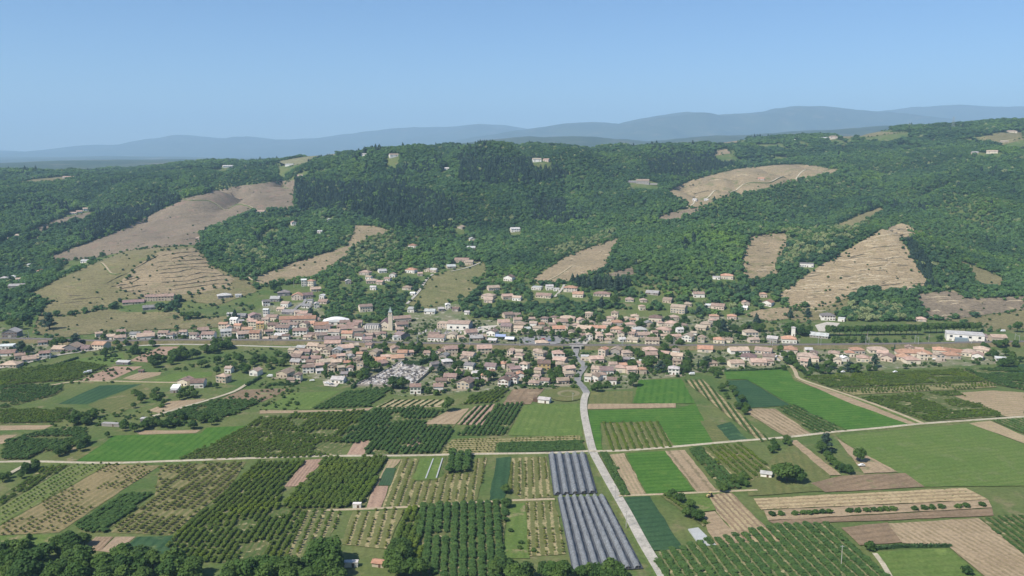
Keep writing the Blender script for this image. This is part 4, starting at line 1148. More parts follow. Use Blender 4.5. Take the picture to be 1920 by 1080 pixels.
def roof_shape(Wd, Dp, h, roof, rh):
    ov = .45
    x, y = Wd / 2 + ov, Dp / 2 + ov
    e = h - rh * ov / (Dp / 2 if roof != 'G' else Wd / 2)
    th = .22
    if roof == 'f':
        V, Fq = box(0, 0, h + .2, Wd + .3, Dp + .3, .4)
        return V, Fq
    if roof == 'm':      # low single pitch
        V = [(-x, -y, h), (x, -y, h), (x, y, h + rh), (-x, y, h + rh)]
    if roof in 'gG':
        if roof == 'g':
            T = [(-x, -y, e), (x, -y, e), (x, y, e), (-x, y, e), (-x, 0, h + rh), (x, 0, h + rh)]
            Q = [(0, 1, 5, 4), (2, 3, 4, 5)]
            rim = [0, 1, 5, 2, 3, 4]
        else:
            T = [(-x, -y, e), (x, -y, e), (x, y, e), (-x, y, e), (0, -y, h + rh), (0, y, h + rh)]
            Q = [(1, 2, 5, 4), (3, 0, 4, 5)]
            rim = [1, 2, 5, 3, 0, 4]
    elif roof == 'h':
        r = max(0.3, (Wd - Dp) / 2) if Wd >= Dp else 0.3
        rd = max(0.0, (Dp - Wd) / 2)
        T = [(-x, -y, e), (x, -y, e), (x, y, e), (-x, y, e), (-r, -rd, h + rh), (r, rd, h + rh)]
        Q = [(0, 1, 5, 4), (1, 2, 5), (2, 3, 4, 5), (3, 0, 4)]
        rim = [0, 1, 2, 3]
    else:
        T = V
        Q = [(0, 1, 2, 3)]
        rim = [0, 1, 2, 3]
    n_ = len(T)
    V = T + [(a_, b_, c_ - th) for a_, b_, c_ in T]
    Fq = list(Q) + [tuple(i + n_ for i in q[::-1]) for q in Q]
    m_ = len(rim)
    for i in range(m_):
        p, q = rim[i], rim[(i + 1) % m_]
        Fq.append((q, p, p + n_, q + n_))
    return V, Fq
ZONES = [
    (lambda x, y: y < 300 and x > 1250, 'on the far plateau'),
    (lambda x, y: y < 345, 'along the wooded skyline'),
    (lambda x, y: x < 200 and y < 548, 'in the western side valley'),
    (lambda x, y: x < 345 and 550 < y < 595, 'in the farm cluster under the spur'),
    (lambda x, y: x < 480 and y < 470, 'on the mauve vineyard slope'),
    (lambda x, y: 410 < x < 460 and 550 < y < 570, 'beside the spur foot meadow'),
    (lambda x, y: x < 640 and y < 450, 'in the wood above the gully'),
    (lambda x, y: 480 < x < 612 and y < 600, 'in the upper hamlet'),
    (lambda x, y: x < 960 and y < 475, 'high in the central wood'),
    (lambda x, y: x < 765 and y < 560, 'on the slope above the church'),
    (lambda x, y: x < 910 and y < 560, 'at the sloping vineyard edge'),
    (lambda x, y: 760 < x < 960 and y < 600, 'between vineyard and hall'),
    (lambda x, y: 640 < x < 960 and y < 600, 'in the wood behind the church'),
    (lambda x, y: x < 1110 and y < 570, 'on the slope under the tan vineyard'),
    (lambda x, y: x < 1300 and y < 600, 'on the slope by the conifers'),
    (lambda x, y: y < 605, 'under the terraced hill'),
    (lambda x, y: x < 120 and y < 695, 'in the western hamlet'),
    (lambda x, y: x < 200 and y < 670, 'near the western hedgerow'),
    (lambda x, y: x < 410 and y < 645, 'in the western roadside row'),
    (lambda x, y: x < 480 and y < 645, 'at the western village end'),
    (lambda x, y: x < 575 and y < 646, 'in the old village core'),
    (lambda x, y: x < 665 and y < 646, 'around the white round roof'),
    (lambda x, y: x < 780 and y < 646, 'near the church'),
    (lambda x, y: x < 905 and y < 646, 'near the flat-roofed hall'),
    (lambda x, y: x < 1030 and y < 650, 'by the blue awnings'),
    (lambda x, y: x < 1165 and y < 650, 'north of the underpass'),
    (lambda x, y: x < 1290 and y < 650, 'in the northeastern quarter'),
    (lambda x, y: y < 650 and x > 1700, 'near the white warehouse'),
    (lambda x, y: y < 650, 'along the railway under the trees'),
    (lambda x, y: x < 500, 'among the western orchards'),
    (lambda x, y: x < 640 and y < 735, 'southwest of the railway'),
    (lambda x, y: x < 800 and y < 745, 'around the cemetery'),
    (lambda x, y: x < 940 and y < 740, 'east of the cemetery'),
    (lambda x, y: x < 1085 and y < 730, 'west of the road bend'),
    (lambda x, y: x < 1290 and y < 730, 'east of the underpass road'),
    (lambda x, y: x < 1460 and y < 700, 'in the walled estate'),
    (lambda x, y: x < 1680 and y < 700, 'among the eastern villas'),
    (lambda x, y: y < 700, 'in the easternmost villas'),
    (lambda x, y: True, 'standing alone in the fields'),
]
def zone(x, y):
    for fn, s in ZONES:
        if fn(x, y):
            return s
ROW = []          # parsed house rows
def houses(txt):
    for tok in txt.replace('\n', ';').split(';'):
        q = tok.split()
        if len(q) < 7:
            continue
        ROW.append((float(q[0]), float(q[1]), float(q[2]), float(q[3]), q[4], q[5], q[6], float(q[7]) if len(q) > 7 else None))
# x y width storeys roof-shape roof-colour wall-colour [turn]
houses('''
18 633 26 2 G f d 14;80 647 15 1 g b w;10 655 24 1 f w w 5;12 668 26 1 g b w 8;15 690 30 1 h t e 20;38 675 17 1.6 g p c;55 679 22 1 g p c -8;72 672 13 1 h p c;84 673 18 2 g b w -4
108 660 24 1 g t d 20;131 660 28 1.6 G t d 22;153 659 24 1 g u k 12;183 657 25 2 g o c 28
186 633 12 1.6 g t c;207 637 14 1.2 g t w;228 627 15 1 g p c;225 638 20 1 g p c;252 634 17 1.6 g g w;273 638 31 1.4 m t w -6;276 629 15 1 g b e;305 634 18 2 g p w;318 635 12 1.5 g b w
33 447 10 2 g t w;20 450 9 1 g t w;48 442 10 1 g p w;73 448 6 1 g t w;75 515 13 2 h o k 20;22 525 14 1.5 h f w;6 525 11 1 h f w;36 527 10 1 g t w;30 540 26 1 g f s 6;157 493 13 1 g f w;55 500 9 1 g f w
250 571 38 1 g u e -4;284 565 24 2 g b e;311 564 28 2 g p e 4;281 581 25 1 g g d -8;137 402 11 1 g p w;149 399 10 1 g p w;161 396 9 2 g t w
325 633 12 1.5 g t w;343 632 14 2 g p w;362 637 14 2 g b w;373 637 11 1 g u w;389 637 24 2 g b w;382 624 20 1 g p k;424 631 20 2 g f w;418 617 17 2 g o c 10;431 620 10 1.5 G p w
437 608 14 2 g w w;453 611 10 2 g f w;441 625 14 1 g b e;450 597 20 1 g g d;468 607 12 1.6 g p k;480 601 22 2 G u k -18;508 602 22 1.6 g p c 15;498 594 8 3 g w w;497 608 13 2 g p c
473 617 17 3 g p c 22;488 620 14 3 g o y 0;558 610 80 2.6 g o c 0;430 593 10 1 g f w;559 594 12 2 g p c;566 595 20 1.6 g p k 14;543 590 34 1 g g d 18
511 619 20 2 g b c;528 624 28 2 g b w;548 618 20 2 g b w;568 618 15 2.4 G b c;580 616 19 2 g o c;602 616 30 1.4 g o c -5;604 626 30 2 g b w;626 630 22 1.6 g p w;562 630 28 2 g b w 6;523 636 20 1.4 g f s;477 639 20 3 g o c;457 636 22 2 g p w
463 627 20 2 g o c;505 631 16 2 g b c;498 640 8 1 g t w;512 639 16 1 g t e;586 633 20 1 g b e;604 636 22 1.5 g b e;535 614 18 2 g b k;590 608 16 2 g b c;640 622 18 2 g p c;646 612 20 1.6 g b c;618 621 16 2 g b k;545 604 16 1.4 g p k;577 601 14 2 g b c;535 637 14 1.4 g b w;575 637 16 1 g p c
623 644 30 1.6 g u e;623 654 32 2 g p c;585 659 22 2 g t c;602 661 17 2 g t c;563 659 18 1.4 g f e;545 664 10 1.4 g t e;558 669 18 1.2 g t s;571 668 20 1.6 g b s;610 668 20 2 G t c 15;631 668 18 2 G f s 10;553 676 20 1.2 g b s;571 683 14 2 g b w;590 681 22 1.6 g b c;552 684 20 1 g f e
578 700 22 2 g b w 0;613 688 26 1.6 g t c;600 693 18 1.4 g p e;631 688 20 1.6 g t e;621 698 11 2 G t c;581 688 16 1.6 g b k;640 698 13 1.6 g t e;600 701 12 1 g f w;640 678 16 2 g p k
528 708 25 1.4 G t e 28;475 705 18 1.6 G p w 25;427 700 12 1.6 g p w;414 718 23 2 h t e 32;342 724 21 1.6 G b c 24;369 728 25 1.6 g b w 8;557 716 10 2 G b c;545 717 16 .8 g b e;632 719 26 1.2 g f w 14;327 733 11 .7 m w w
500 574 14 2 g g w;515 566 18 1.4 g f s;533 576 16 1.6 g p w;532 555 24 1.6 h g d;557 563 22 2 G o k;578 559 20 1.4 g u k;581 537 15 2.6 h o c 20;570 537 10 3 g w w;593 547 20 1.2 g t e;603 561 10 1.6 G w w;604 570 18 1 g p k;581 570 10 1.6 g g w;573 578 17 1 g g w;594 578 10 2 G f w;525 584 15 1 g t c
422 560 26 1.4 h w s;447 558 11 1 g f w;372 450 14 1 h p k;552 423 11 2 G p w;618 418 13 2 G f w;599 440 9 2 g w w;487 402 17 2 g p w
687 585 26 2.4 g b c;660 617 24 1.6 g b k;670 611 18 1.4 g b c;755 605 36 1.8 g p k -16;755 615 24 1.4 g b k -14;672 629 22 1.8 g b c -12;650 634 22 1.8 g o c;652 624 26 1.6 g b k;672 637 18 1.4 g b w;690 635 18 1.4 g p k;708 633 20 1.2 g b k;718 635 10 2 g b c;688 643 20 1.4 g u k;640 642 18 1.4 g p c
750 627 16 2 g p y;760 635 24 1.4 G u d -35;745 638 16 1.2 f f w;830 616 24 2 f t k
817 640 34 1.4 g p w;812 633 22 1 g b k;846 635 18 1.4 G t c 14;865 638 12 1.2 g t c;885 630 24 1.4 g b k;894 639 26 1 g f e;920 630 19 1.6 G b w 22;948 622 22 2.2 g u e;945 611 24 1.4 g p c;922 643 18 1 g f s;905 636 16 1 g t e
770 586 14 1.4 m f w;805 589 22 1.2 g f w;828 584 12 1.2 g f s;840 580 10 2 G w w;853 584 14 1.2 g b s;955 597 20 1.6 g b e -18;915 568 18 1.4 g p k;875 590 10 1 g f w
650 661 30 1.6 g p w;682 663 14 1.4 g t e;698 669 18 1.6 G t e;711 665 15 1 g b d;712 683 28 1.2 g o k -14;724 675 20 1 g p c;743 662 18 1.6 G p k;754 669 20 1.4 g o k;746 678 26 1.2 g o c;770 667 13 1.2 g p k;718 687 24 1 g b s -32;660 677 12 1.6 G f c;675 694 16 2.2 G t e 30;665 655 18 1.4 g t c;690 653 14 1.2 g b k
847 665 26 2 g b e -8;835 661 9 1.6 g t w;875 673 26 1.2 g p c;830 674 16 1.4 G g s;909 664 30 2 g p e -6;840 689 20 2 h f s;817 693 17 1.8 g g s -20;878 693 20 1.4 g g w;918 694 23 1.2 g u w;858 705 18 1.6 h t e;843 714 26 1.2 g b e 10;827 721 22 1.2 g b e;868 730 28 2 G b e 24;887 721 22 1.2 g g e
779 739 22 2.2 g b w 0;822 736 20 1.8 g b w 0;943 726 22 2 G b w 14;955 714 16 2 g b e;958 698 15 2 g b e;645 707 12 1 g g s;893 705 12 1 g f w;800 667 14 1 g p k
972 676 18 1.8 h p c 20;965 684 12 1.6 g b c;981 694 18 2 h t w 20;967 700 22 1.4 g u e;963 721 13 2 G b w;1010 674 20 2.4 h t e 28;1014 679 12 1 g p k;1048 674 24 2 h p w -6;1047 681 26 1 g p e;1020 694 26 2.2 g b y 0;1000 724 22 1 h p c 10;1005 713 14 1.2 h p c;1021 721 17 1.2 g b w;1070 699 22 1.4 g p k -22;1057 721 24 1.2 g t k -14;1050 689 16 1 g t k;1068 709 20 1.4 g t k -18
1128 668 16 2.4 G o k 26;1120 681 28 1.4 g p k -10;1097 677 17 1.4 f w c 0;1153 666 20 1.8 G t s 16;1177 669 20 1.4 h p k;1173 679 16 1 g g d;1222 664 26 1.4 h p k;1222 674 24 1.6 g p c;1138 702 28 1.2 g u w -4;1117 699 20 1.2 g p k;1163 699 22 1.6 h p c;1186 701 22 1.4 g p k;1112 716 22 1.6 G t w 20;1147 721 19 1.4 g b w;1102 716 10 1.8 g t w;1263 703 22 2 h f w 6;1268 674 24 1.2 g t c;1130 712 16 1.6 h p w;1150 690 16 1.2 g p c;1205 684 14 1 g f w;1245 668 18 1 g p k
971 623 18 1.6 g t c;975 614 26 1.2 h t e;1007 623 18 1.6 g t c;990 623 12 1.4 g f w;1048 626 26 2 g o c 0;1063 603 32 1.4 h t e;1053 609 28 1.2 g p c;997 603 14 1.2 g p k;966 596 20 1.2 g b k;1092 608 16 1.6 G p c;1104 598 15 2.4 h t e;1152 596 14 2.2 h t c;1142 603 20 1.4 h p k;1137 614 18 1.4 g p k;1120 621 34 1.2 g o w;1093 621 30 1 g t e;1070 629 10 1.4 G t c;1158 611 22 1.4 h o k;1155 623 24 1.2 h o k
1183 616 20 1.6 h p c;1190 601 16 1.8 h t c;1228 604 26 1.8 h b c;1202 624 26 1.2 h f e;1217 613 16 1.4 G g e;1242 624 30 1.2 h p k;1257 613 24 1.4 h p k;1223 648 28 2 g t c 0;1207 634 26 1.2 g p k;1185 642 22 1 g t c;1140 644 14 1.4 h t e;1143 633 14 1 h p e;1168 641 14 .9 g w w;1270 588 30 2.8 g t e;1265 601 18 1.4 h p e;1269 638 20 1.4 g p k;1276 627 13 2 g f w;1250 568 18 1.4 g t e;1180 566 17 1 h p c;1207 567 14 1 h p k;1205 582 12 1.8 h t c;1017 649 26 1.2 h t w;1035 615 14 1.4 g p e;1080 616 16 1.4 h p k;1172 603 14 1.4 h t e;1240 612 12 1.4 h p c;1185 627 12 1.2 g p k;1110 611 14 1.4 h t c
1287 641 20 2 G t w 20;1300 632 12 1.6 g t w;1314 643 14 2 G t e 14;1348 644 22 1.4 h o c;1367 643 14 1.2 g t c;1322 613 21 1.2 h t e;1340 599 18 1.4 h o k;1338 606 15 1.2 h p c;1372 599 18 1.4 h o k;1345 580 26 1.4 g p k;1330 577 12 1 g w w;1313 619 22 .9 g t e;1400 574 12 1.6 G p k;1395 581 12 1 g w w;1437 574 19 1.6 G o w 24;1410 634 26 2.2 h t c;1415 643 20 1.2 g p k;1447 643 20 1.6 g f s;1480 644 28 1.6 h o w 0;1553 601 26 2 h g w -4;1577 603 12 1.2 f w w;1535 634 34 .9 g f s
1322 661 30 1.2 g o c;1388 664 38 1.2 g t w;1403 676 30 1.2 h u w;1430 664 32 1.2 g p k;1441 676 22 1.4 g b k;1383 689 28 1.4 g t c;1423 686 30 1.2 g p k -6;1445 685 10 1.4 h p c;1482 663 26 1.4 h o k;1512 676 36 1.4 h p k;1507 688 14 2 g p k;1528 679 14 1.4 h p c;1517 661 14 1 g w c;1563 669 20 1.2 h p c;1570 683 14 1.4 G t c;1594 669 16 1.4 h o c;1586 678 11 1.2 G w w;1337 686 18 .9 h t k
1610 664 24 1.4 h o k;1648 663 34 1.2 h p c;1618 679 22 1.4 h p c;1655 669 20 1.2 g p k;1662 678 21 1.4 G p k 20;1715 669 62 1.2 h o c -3;1690 676 26 1.2 h o c;1713 683 26 1.4 h p c;1762 664 22 1.4 h o c;1785 666 30 1.2 g o c;1788 674 26 1.4 h o k;1818 669 28 1.4 h p c;1832 675 18 1.6 G p w 15;1840 662 26 1.2 h t c;1856 664 14 1 g p c;1877 678 18 .9 f w w
1838 641 24 1.8 g u k;1874 641 26 1.6 g t e -10;1727 603 18 1 h p k
772 465 16 1.4 h o w;887 453 12 1.6 G f c;883 468 17 1 g f s;862 429 12 1.2 G t e;967 435 19 2 g f w;865 493 30 1.6 g p k;879 497 16 1.6 g t e;847 504 18 1.2 g f e;768 512 21 1.6 h o w;800 510 10 1.2 G t c;812 511 13 1.4 g w c;682 516 22 1.4 h p k;698 532 24 1.4 h p e;711 534 13 1.4 g p e;699 544 12 1.4 g f w;762 544 18 1.2 h t c;718 512 16 1 g f w;735 520 12 1.4 G t w;653 533 11 1.6 G f s;788 518 10 1.4 g p e;952 527 19 1.8 G b w 20;927 545 24 1.4 g t k -16;913 561 26 1.6 h p k;953 562 22 1.6 g p e;773 554 9 1 g w w;725 527 13 1.2 g p w;690 524 12 1.2 g t w
1005 544 20 1.2 f f w;1031 544 15 1.8 g f w;1043 546 12 1 f f w;1018 559 32 1.2 g p c;1069 548 28 2 h o c;1083 558 22 1.6 g o c;1128 556 34 1.2 h b k;968 564 18 1.4 g t w;1222 553 26 .9 g f s;1155 563 12 1 g p e;1290 575 14 1.2 h t e
1343 524 15 1 f f w;1363 524 24 1.8 h o c;1311 558 22 1.6 g p w;1512 501 26 1.6 f g w 8;1432 558 13 1.6 h o k
128 334 20 1 g p w;428 314 20 1.4 g f w;507 293 14 1.4 g w w;542 311 16 1.2 g f w;567 333 20 1.4 g p w;413 299 10 1 g w w;217 316 12 1 g w w;683 292 14 1.2 g f w;739 295 18 2.2 g t w;1007 304 18 2.4 g t w;1023 303 12 1.6 g p k;837 319 10 1.4 g f w
1330 261 24 1.6 g o w;1563 261 15 3 h p k;1543 261 15 1.6 g f w;1487 264 10 1 g w w;1860 288 18 2 g t c;1829 289 11 1.4 g f e;1897 249 18 1.6 h p c;1884 267 13 1 g t e;1427 338 12 1.2 g o k;1324 377 8 1 g f w;1302 378 8 1.4 g w w;1545 252 12 1 g f w;1610 251 10 1 g p w
''')
# infill: smaller houses that close the gaps of the dense quarters
rf_ = random.Random(99)
infill = 0
taken = [(r_[0], r_[1], r_[2]) for r_ in ROW]
QUARTERS = [([(440, 612), (640, 606), (720, 622), (720, 641), (440, 638)], 12), ([(560, 658), (680, 660), (675, 700), (570, 695)], 8), ([(960, 600), (1285, 598), (1285, 640), (1110, 642), (1060, 625), (960, 622)], 18), ([(815, 664), (1070, 664), (1075, 722), (840, 728)], 10), ([(1105, 664), (1285, 664), (1280, 700), (1110, 715)], 6), ([(1480, 660), (1860, 658), (1860, 678), (1520, 686)], 6)]
for pp, n_ in QUARTERS:
    a_ = np.array(pp); k = tries = 0
    while k < n_ and tries < 900:
        tries += 1
        x, y = rf_.uniform(a_[:, 0].min(), a_[:, 0].max()), rf_.uniform(a_[:, 1].min(), a_[:, 1].max())
        w_ = rf_.uniform(11, 17)
        if in_poly([x], [y], pp)[0] and all(abs(x - t[0]) > (w_ + t[2]) * .55 or abs(y - t[1]) > 6.5 for t in taken) and not (1070 < x < 1108 and y > 655):
            ROW.append((x, y, w_, rf_.choice([1, 1.2, 1.6, 2]), rf_.choice('gghG'), rf_.choice('ptbto'), rf_.choice('wccek'), None))
            taken.append((x, y, w_)); k += 1
ORD = ['leftmost', 'second from left', 'third from left', 'fourth from left', 'fifth from left', 'sixth from left', 'seventh from left', 'eighth from left', 'ninth from left', 'tenth from left']
def storeys(s):
    return 'single-storey' if s < 1.5 else ('two-storey' if s < 2.5 else 'three-storey')
desc = {}
for i, r_ in enumerate(ROW):
    d = '%s %s house with %s roof %s' % (WALLS[r_[6]][0], storeys(r_[3]), ROOFS[r_[5]][0], zone(r_[0], r_[1]))
    desc.setdefault(d, []).append(i)
LAB = {}
for d, ii in desc.items():
    ii.sort(key=lambda i: ROW[i][0])
    for k, i in enumerate(ii):
        LAB[i] = d if len(ii) == 1 else d + ', ' + (('rightmost' if k == len(ii) - 1 else ORD[min(k, 9)]))
def put(o, x, y, z):
    o.location = (x, y, z)
    return o
def build_house(i):
    px, py, wpx, st, rs, rc, wc, yaw = ROW[i]
    hx, hy, hz = H1(px, py)
    mpp = math.sqrt(hx * hx + hy * hy + (EYE_Z - hz) ** 2) / FOC
    Wd = max(6.0, min(wpx * mpp, 46) * .9)
    rnd = random.Random(i * 13 + 5)
    if yaw is None:
        yaw = rnd.choice([-14, -6, 4, 10, 16, 22])
    ang = -R(yaw) - math.atan2(hx, hy) * 0.6
    Dp = max(7.5, min(12.0, Wd * rnd.uniform(.8, 1.05))) if rs != 'G' else max(8.0, min(13, Wd * 1.15))
    if Wd > 26:
        Dp = 12.5
    h = 2.8 * st + .35
    span = Wd / 2 if rs == 'G' else min(Dp, Wd) / 2
    rh = 0.0 if rs == 'f' else (span * rnd.uniform(.36, .46) if rs != 'm' else 1.6)
    back = Dp / 2
    cx, cy = hx - math.sin(ang) * back, hy + math.cos(ang) * back
    nm = 'village_house' if 560 < py < 742 else 'hillside_house'  # house names and labels also cover some sheds, a hangar and a parasol
    cat = 'house'
    e = link(nm, None, loc=(cx, cy, hz), rotz=ang)
    tag(e, LAB[i], cat, 'houses of the village' if nm[0] == 'v' else 'houses scattered over the slopes')
    wm = WM[wc][i % 2]
    v, f_ = wall_shape(Wd, Dp, h, rs if rs in 'gG' else 'x', rh)
    if rs == 'm':
        v[6] = (v[6][0], v[6][1], h + rh - .2); v[7] = (v[7][0], v[7][1], h + rh - .2)
    link('wall', mesh('wall', v, f_, wm), e)
    rf = link('roof', mesh('roof', *roof_shape(Wd, Dp, h, rs, rh), RM[rc][(i * 7) % 5]), e)
    big = Wd > 20
    if rs in 'ghG' and rnd.random() < .6 and py > 400:
        ch = link('chimney', CHIM[i % 3], rf)
        ch.location = (rnd.uniform(-.3, .3) * Wd, rnd.uniform(-.15, .2) * Dp, h + rh * .62)
    wmesh = WIN[i % 5]
    ns = max(1, int(round(st)))
    nw = max(2, min(10, int(round(Wd / 3.4))))
    if py < 400:
        nw = 2
    for s in range(ns):
        zc = s * 2.8 + 1.75
        if zc + .9 > h:
            continue
        for k in range(nw):
            xk = (k + .5) / nw * Wd - Wd / 2
            if s == 0 and k == nw // 2:
                dm = GARAGE if (i % 4 == 0 and Wd / nw > 3) else DOOR
                o = link('garage_door' if dm is GARAGE else 'door', dm, e)
                put(o, xk, -Dp / 2, 0)
                continue
            if s == 0 and rnd.random() < .25:
                continue
            put(link('window', wmesh, e), xk, -Dp / 2, zc)
    if py > 560 and rnd.random() < .7:       # end wall facing east
        o = put(link('window', wmesh, e), Wd / 2, 0, (ns - 1) * 2.8 + 1.7)
        o.rotation_euler = (0, 0, math.pi / 2)
    HOUSES.append((cx, cy, max(Wd, Dp) / 2, Dp / 2))
for i in range(len(ROW)):
    build_house(i)
# ------------------------------------------------------------------ landmark buildings
def thing_at(name, px, py, turn, label, cat, group=None, back=0.0):
    h = H1(px, py)
    ang = -R(turn) - math.atan2(h[0], h[1]) * 0.6
    e = link(name, None, loc=(h[0] - math.sin(ang) * back, h[1] + math.cos(ang) * back, h[2]), rotz=ang)
    return tag(e, label, cat, group), math.sqrt(h[0] ** 2 + h[1] ** 2 + (EYE_Z - h[2]) ** 2) / FOC
def part(e, name, shape, mat, loc=None, sub=None):
    return link(name, mesh(name, *shape, mat), sub if sub is not None else e, loc)
def footprint(e, rw, rd):
    HOUSES.append((e.location.x, e.location.y, rw, rd))

# church with bell tower
M_ZINC = plain_mat('zinc_roof', (0.3, 0.35, 0.34), .12, 1, .6, .3)
ch, mpp = thing_at('church', 726, 620, 6, 'cream stone church with square bell tower and grey pointed cap', 'church', back=8)
nv = wall_shape(9.5, 20, 8, 'G', 3.4)
part(ch, 'wall', nv, WM['c'][1], (-3.5, 3, 0))
part(ch, 'roof', roof_shape(9.5, 20, 8, 'G', 3.4), RM['u'][1], (-3.5, 3, 0))
tw = part(ch, 'bell_tower', box(0, 0, 7.5, 4.6, 4.6, 20), WM['c'][0], (3.6, -5.5, 0))
part(ch, 'cornice', box(0, 0, 17.7, 5.2, 5.2, .5), M_FRAME, sub=tw)
part(ch, 'belfry', box(0, 0, 19.6, 3.9, 3.9, 3.4), WM['c'][0], sub=tw)
for a_ in (0, 1):
    o = part(ch, 'belfry_opening', box(0, 0, 19.6, 1.1, 4.0, 2.2), M_GLASS, sub=tw); o.rotation_euler = (0, 0, a_ * math.pi / 2)
cap = [(s * 2.3, t * 2.3, 21.3) for s, t in ((-1, -1), (1, -1), (1, 1), (-1, 1))] + [(s * 1.2, t * 1.2, 23.2) for s, t in ((-1, -1), (1, -1), (1, 1), (-1, 1))] + [(0, 0, 27.5)]
part(ch, 'spire', (cap, [(0, 1, 5, 4), (1, 2, 6, 5), (2, 3, 7, 6), (3, 0, 4, 7), (4, 5, 8), (5, 6, 8), (6, 7, 8), (7, 4, 8), (3, 2, 1, 0)]), M_ZINC, sub=tw)
for k in range(3):
    link('window', WIN[4], ch, (-6 + k * 2.4, -7, 3.5 + .8 * (k == 1)))
footprint(ch, 9, 10)
# white barrel-roofed market hall
wh, mpp = thing_at('market_hall', 629, 610, 0, 'large white curved-roof hall among red village roofs', 'hall', back=9)
Wh = 46 * mpp
part(wh, 'wall', box(0, 0, 1.2, Wh, 17, 5.6), WM['w'][0])
N = 14
arc = [(-Wh / 2 - .4 + (Wh + .8) * i / N, 4.0 + 3.0 * math.sin(math.pi * i / N)) for i in range(N + 1)]
rv = [(x_, -8.9, z_) for x_, z_ in arc] + [(x_, 8.9, z_) for x_, z_ in arc]
part(wh, 'roof', (rv, [(i, i + 1, N + 2 + i, N + 1 + i) for i in range(N)] + [tuple(range(N, -1, -1)), tuple(range(N + 1, 2 * N + 2))]), plain_mat('white_membrane', (0.78, 0.77, 0.75), .05, .4, .6, .3))
for k in range(4):
    link('window', WIN_BIG, wh, (-Wh * .36 + k * Wh * .24, -8.5, 2.0))
footprint(wh, Wh / 2, 9)
# school with dormers
sc, mpp = thing_at('school', 697, 626, 8, 'long cream school with steep grey-brown roof and dormer row', 'school', back=6)
Ws = 30 * mpp
part(sc, 'wall', box(0, 0, 2.2, Ws, 12, 9.4), WM['c'][0])
mr = [(-Ws / 2 - .4, -6.4, 6.8), (Ws / 2 + .4, -6.4, 6.8), (Ws / 2 + .4, 6.4, 6.8), (-Ws / 2 - .4, 6.4, 6.8), (-Ws / 2 + 1.6, -3.6, 10.2), (Ws / 2 - 1.6, -3.6, 10.2), (Ws / 2 - 1.6, 3.6, 10.2), (-Ws / 2 + 1.6, 3.6, 10.2)]
rfs = part(sc, 'roof', (mr, [(0, 1, 5, 4), (1, 2, 6, 5), (2, 3, 7, 6), (3, 0, 4, 7), (4, 5, 6, 7), (3, 2, 1, 0)]), RM['g'][2])
for k in range(6):
    xk = (k + .5) / 6 * Ws - Ws / 2
    part(sc, 'dormer', wall_shape(1.5, 2.6, 1.6, 'G', .7), WM['w'][0], (xk * .9, -5.2, 7.6), rfs)
    for s in range(2):
        link('window', WIN[2], sc, (xk, -6.0, 1.9 + 2.9 * s))
footprint(sc, Ws / 2, 6)
# sports hall with a thin dark sheet over its right end wall
sp_, mpp = thing_at('sports_hall', 858, 619, 12, 'wide flat pink-roofed sports hall with white front wall', 'hall', back=11)
Wp = 42 * mpp
part(sp_, 'wall', box(0, 0, 2.2, Wp, 21, 10), WM['w'][1])
part(sp_, 'roof', roof_shape(Wp, 21, 7.2, 'g', 2.2), RM['p'][2])
part(sp_, 'dark_end_sheet', box(Wp / 2 + .06, 0, 3, .12, 20.6, 8.2), M_SHUT[1])
for k in range(3):
    link('window', WIN_BIG, sp_, (-Wp * .3 + k * Wp * .3, -10.5, 3.0))
link('garage_door', GARAGE, sp_, (Wp * .42, -10.5, 0))
footprint(sp_, Wp / 2, 11)
# warehouse by the railway
wr, mpp = thing_at('warehouse', 1810, 641, 4, 'long white flat-roofed warehouse near the railway', 'warehouse', back=10)
Ww = 56 * mpp
part(wr, 'wall', box(0, 0, 2.4, Ww, 19, 10), WM['w'][1])
part(wr, 'roof', box(0, 0, 7.6, Ww + .6, 19.6, .5), RM['w'][0])
part(wr, 'annex', box(-4, -12.2, 1.5, Ww * .35, 5.2, 6), M_SHUT[1])
for k in range(4):
    link('garage_door', GARAGE, wr, (Ww * (-.4 + .13 * k) if k < 2 else Ww * (.1 + .13 * (k - 1)), -9.5, 0))
    link('window', WIN_BIG, wr, (Ww * (-.38 + .25 * k), -9.5, 5.2))
footprint(wr, Ww / 2, 12)
# ruined stone manor on the slope
ru, mpp = thing_at('stone_manor', 1205, 346, 5, 'weathered grey stone manor half hidden in the wood', 'house', back=8)
Wr = 46 * mpp
part(ru, 'wall', wall_shape(Wr * .5, 12, 9, 'g', 3.5), WM['s'][1])
part(ru, 'roof', roof_shape(Wr * .5, 12, 9, 'g', 3.5), RM['t'][0])
part(ru, 'wing', wall_shape(Wr * .45, 10, 6, 'g', 2.8), WM['s'][0], (-Wr * .46, 1.2, 0))
part(ru, 'wing_roof', roof_shape(Wr * .45, 10, 6, 'g', 2.8), RM['g'][2], (-Wr * .46, 1.2, 0))
part(ru, 'garden_wall', box(Wr * .45, -3, 1.2, Wr * .36, .8, 4), WM['s'][1])
for k in range(4):
    link('window', WIN[4], ru, (-Wr * .2 + k * Wr * .13, -6, 5.5))
footprint(ru, Wr / 2, 10)
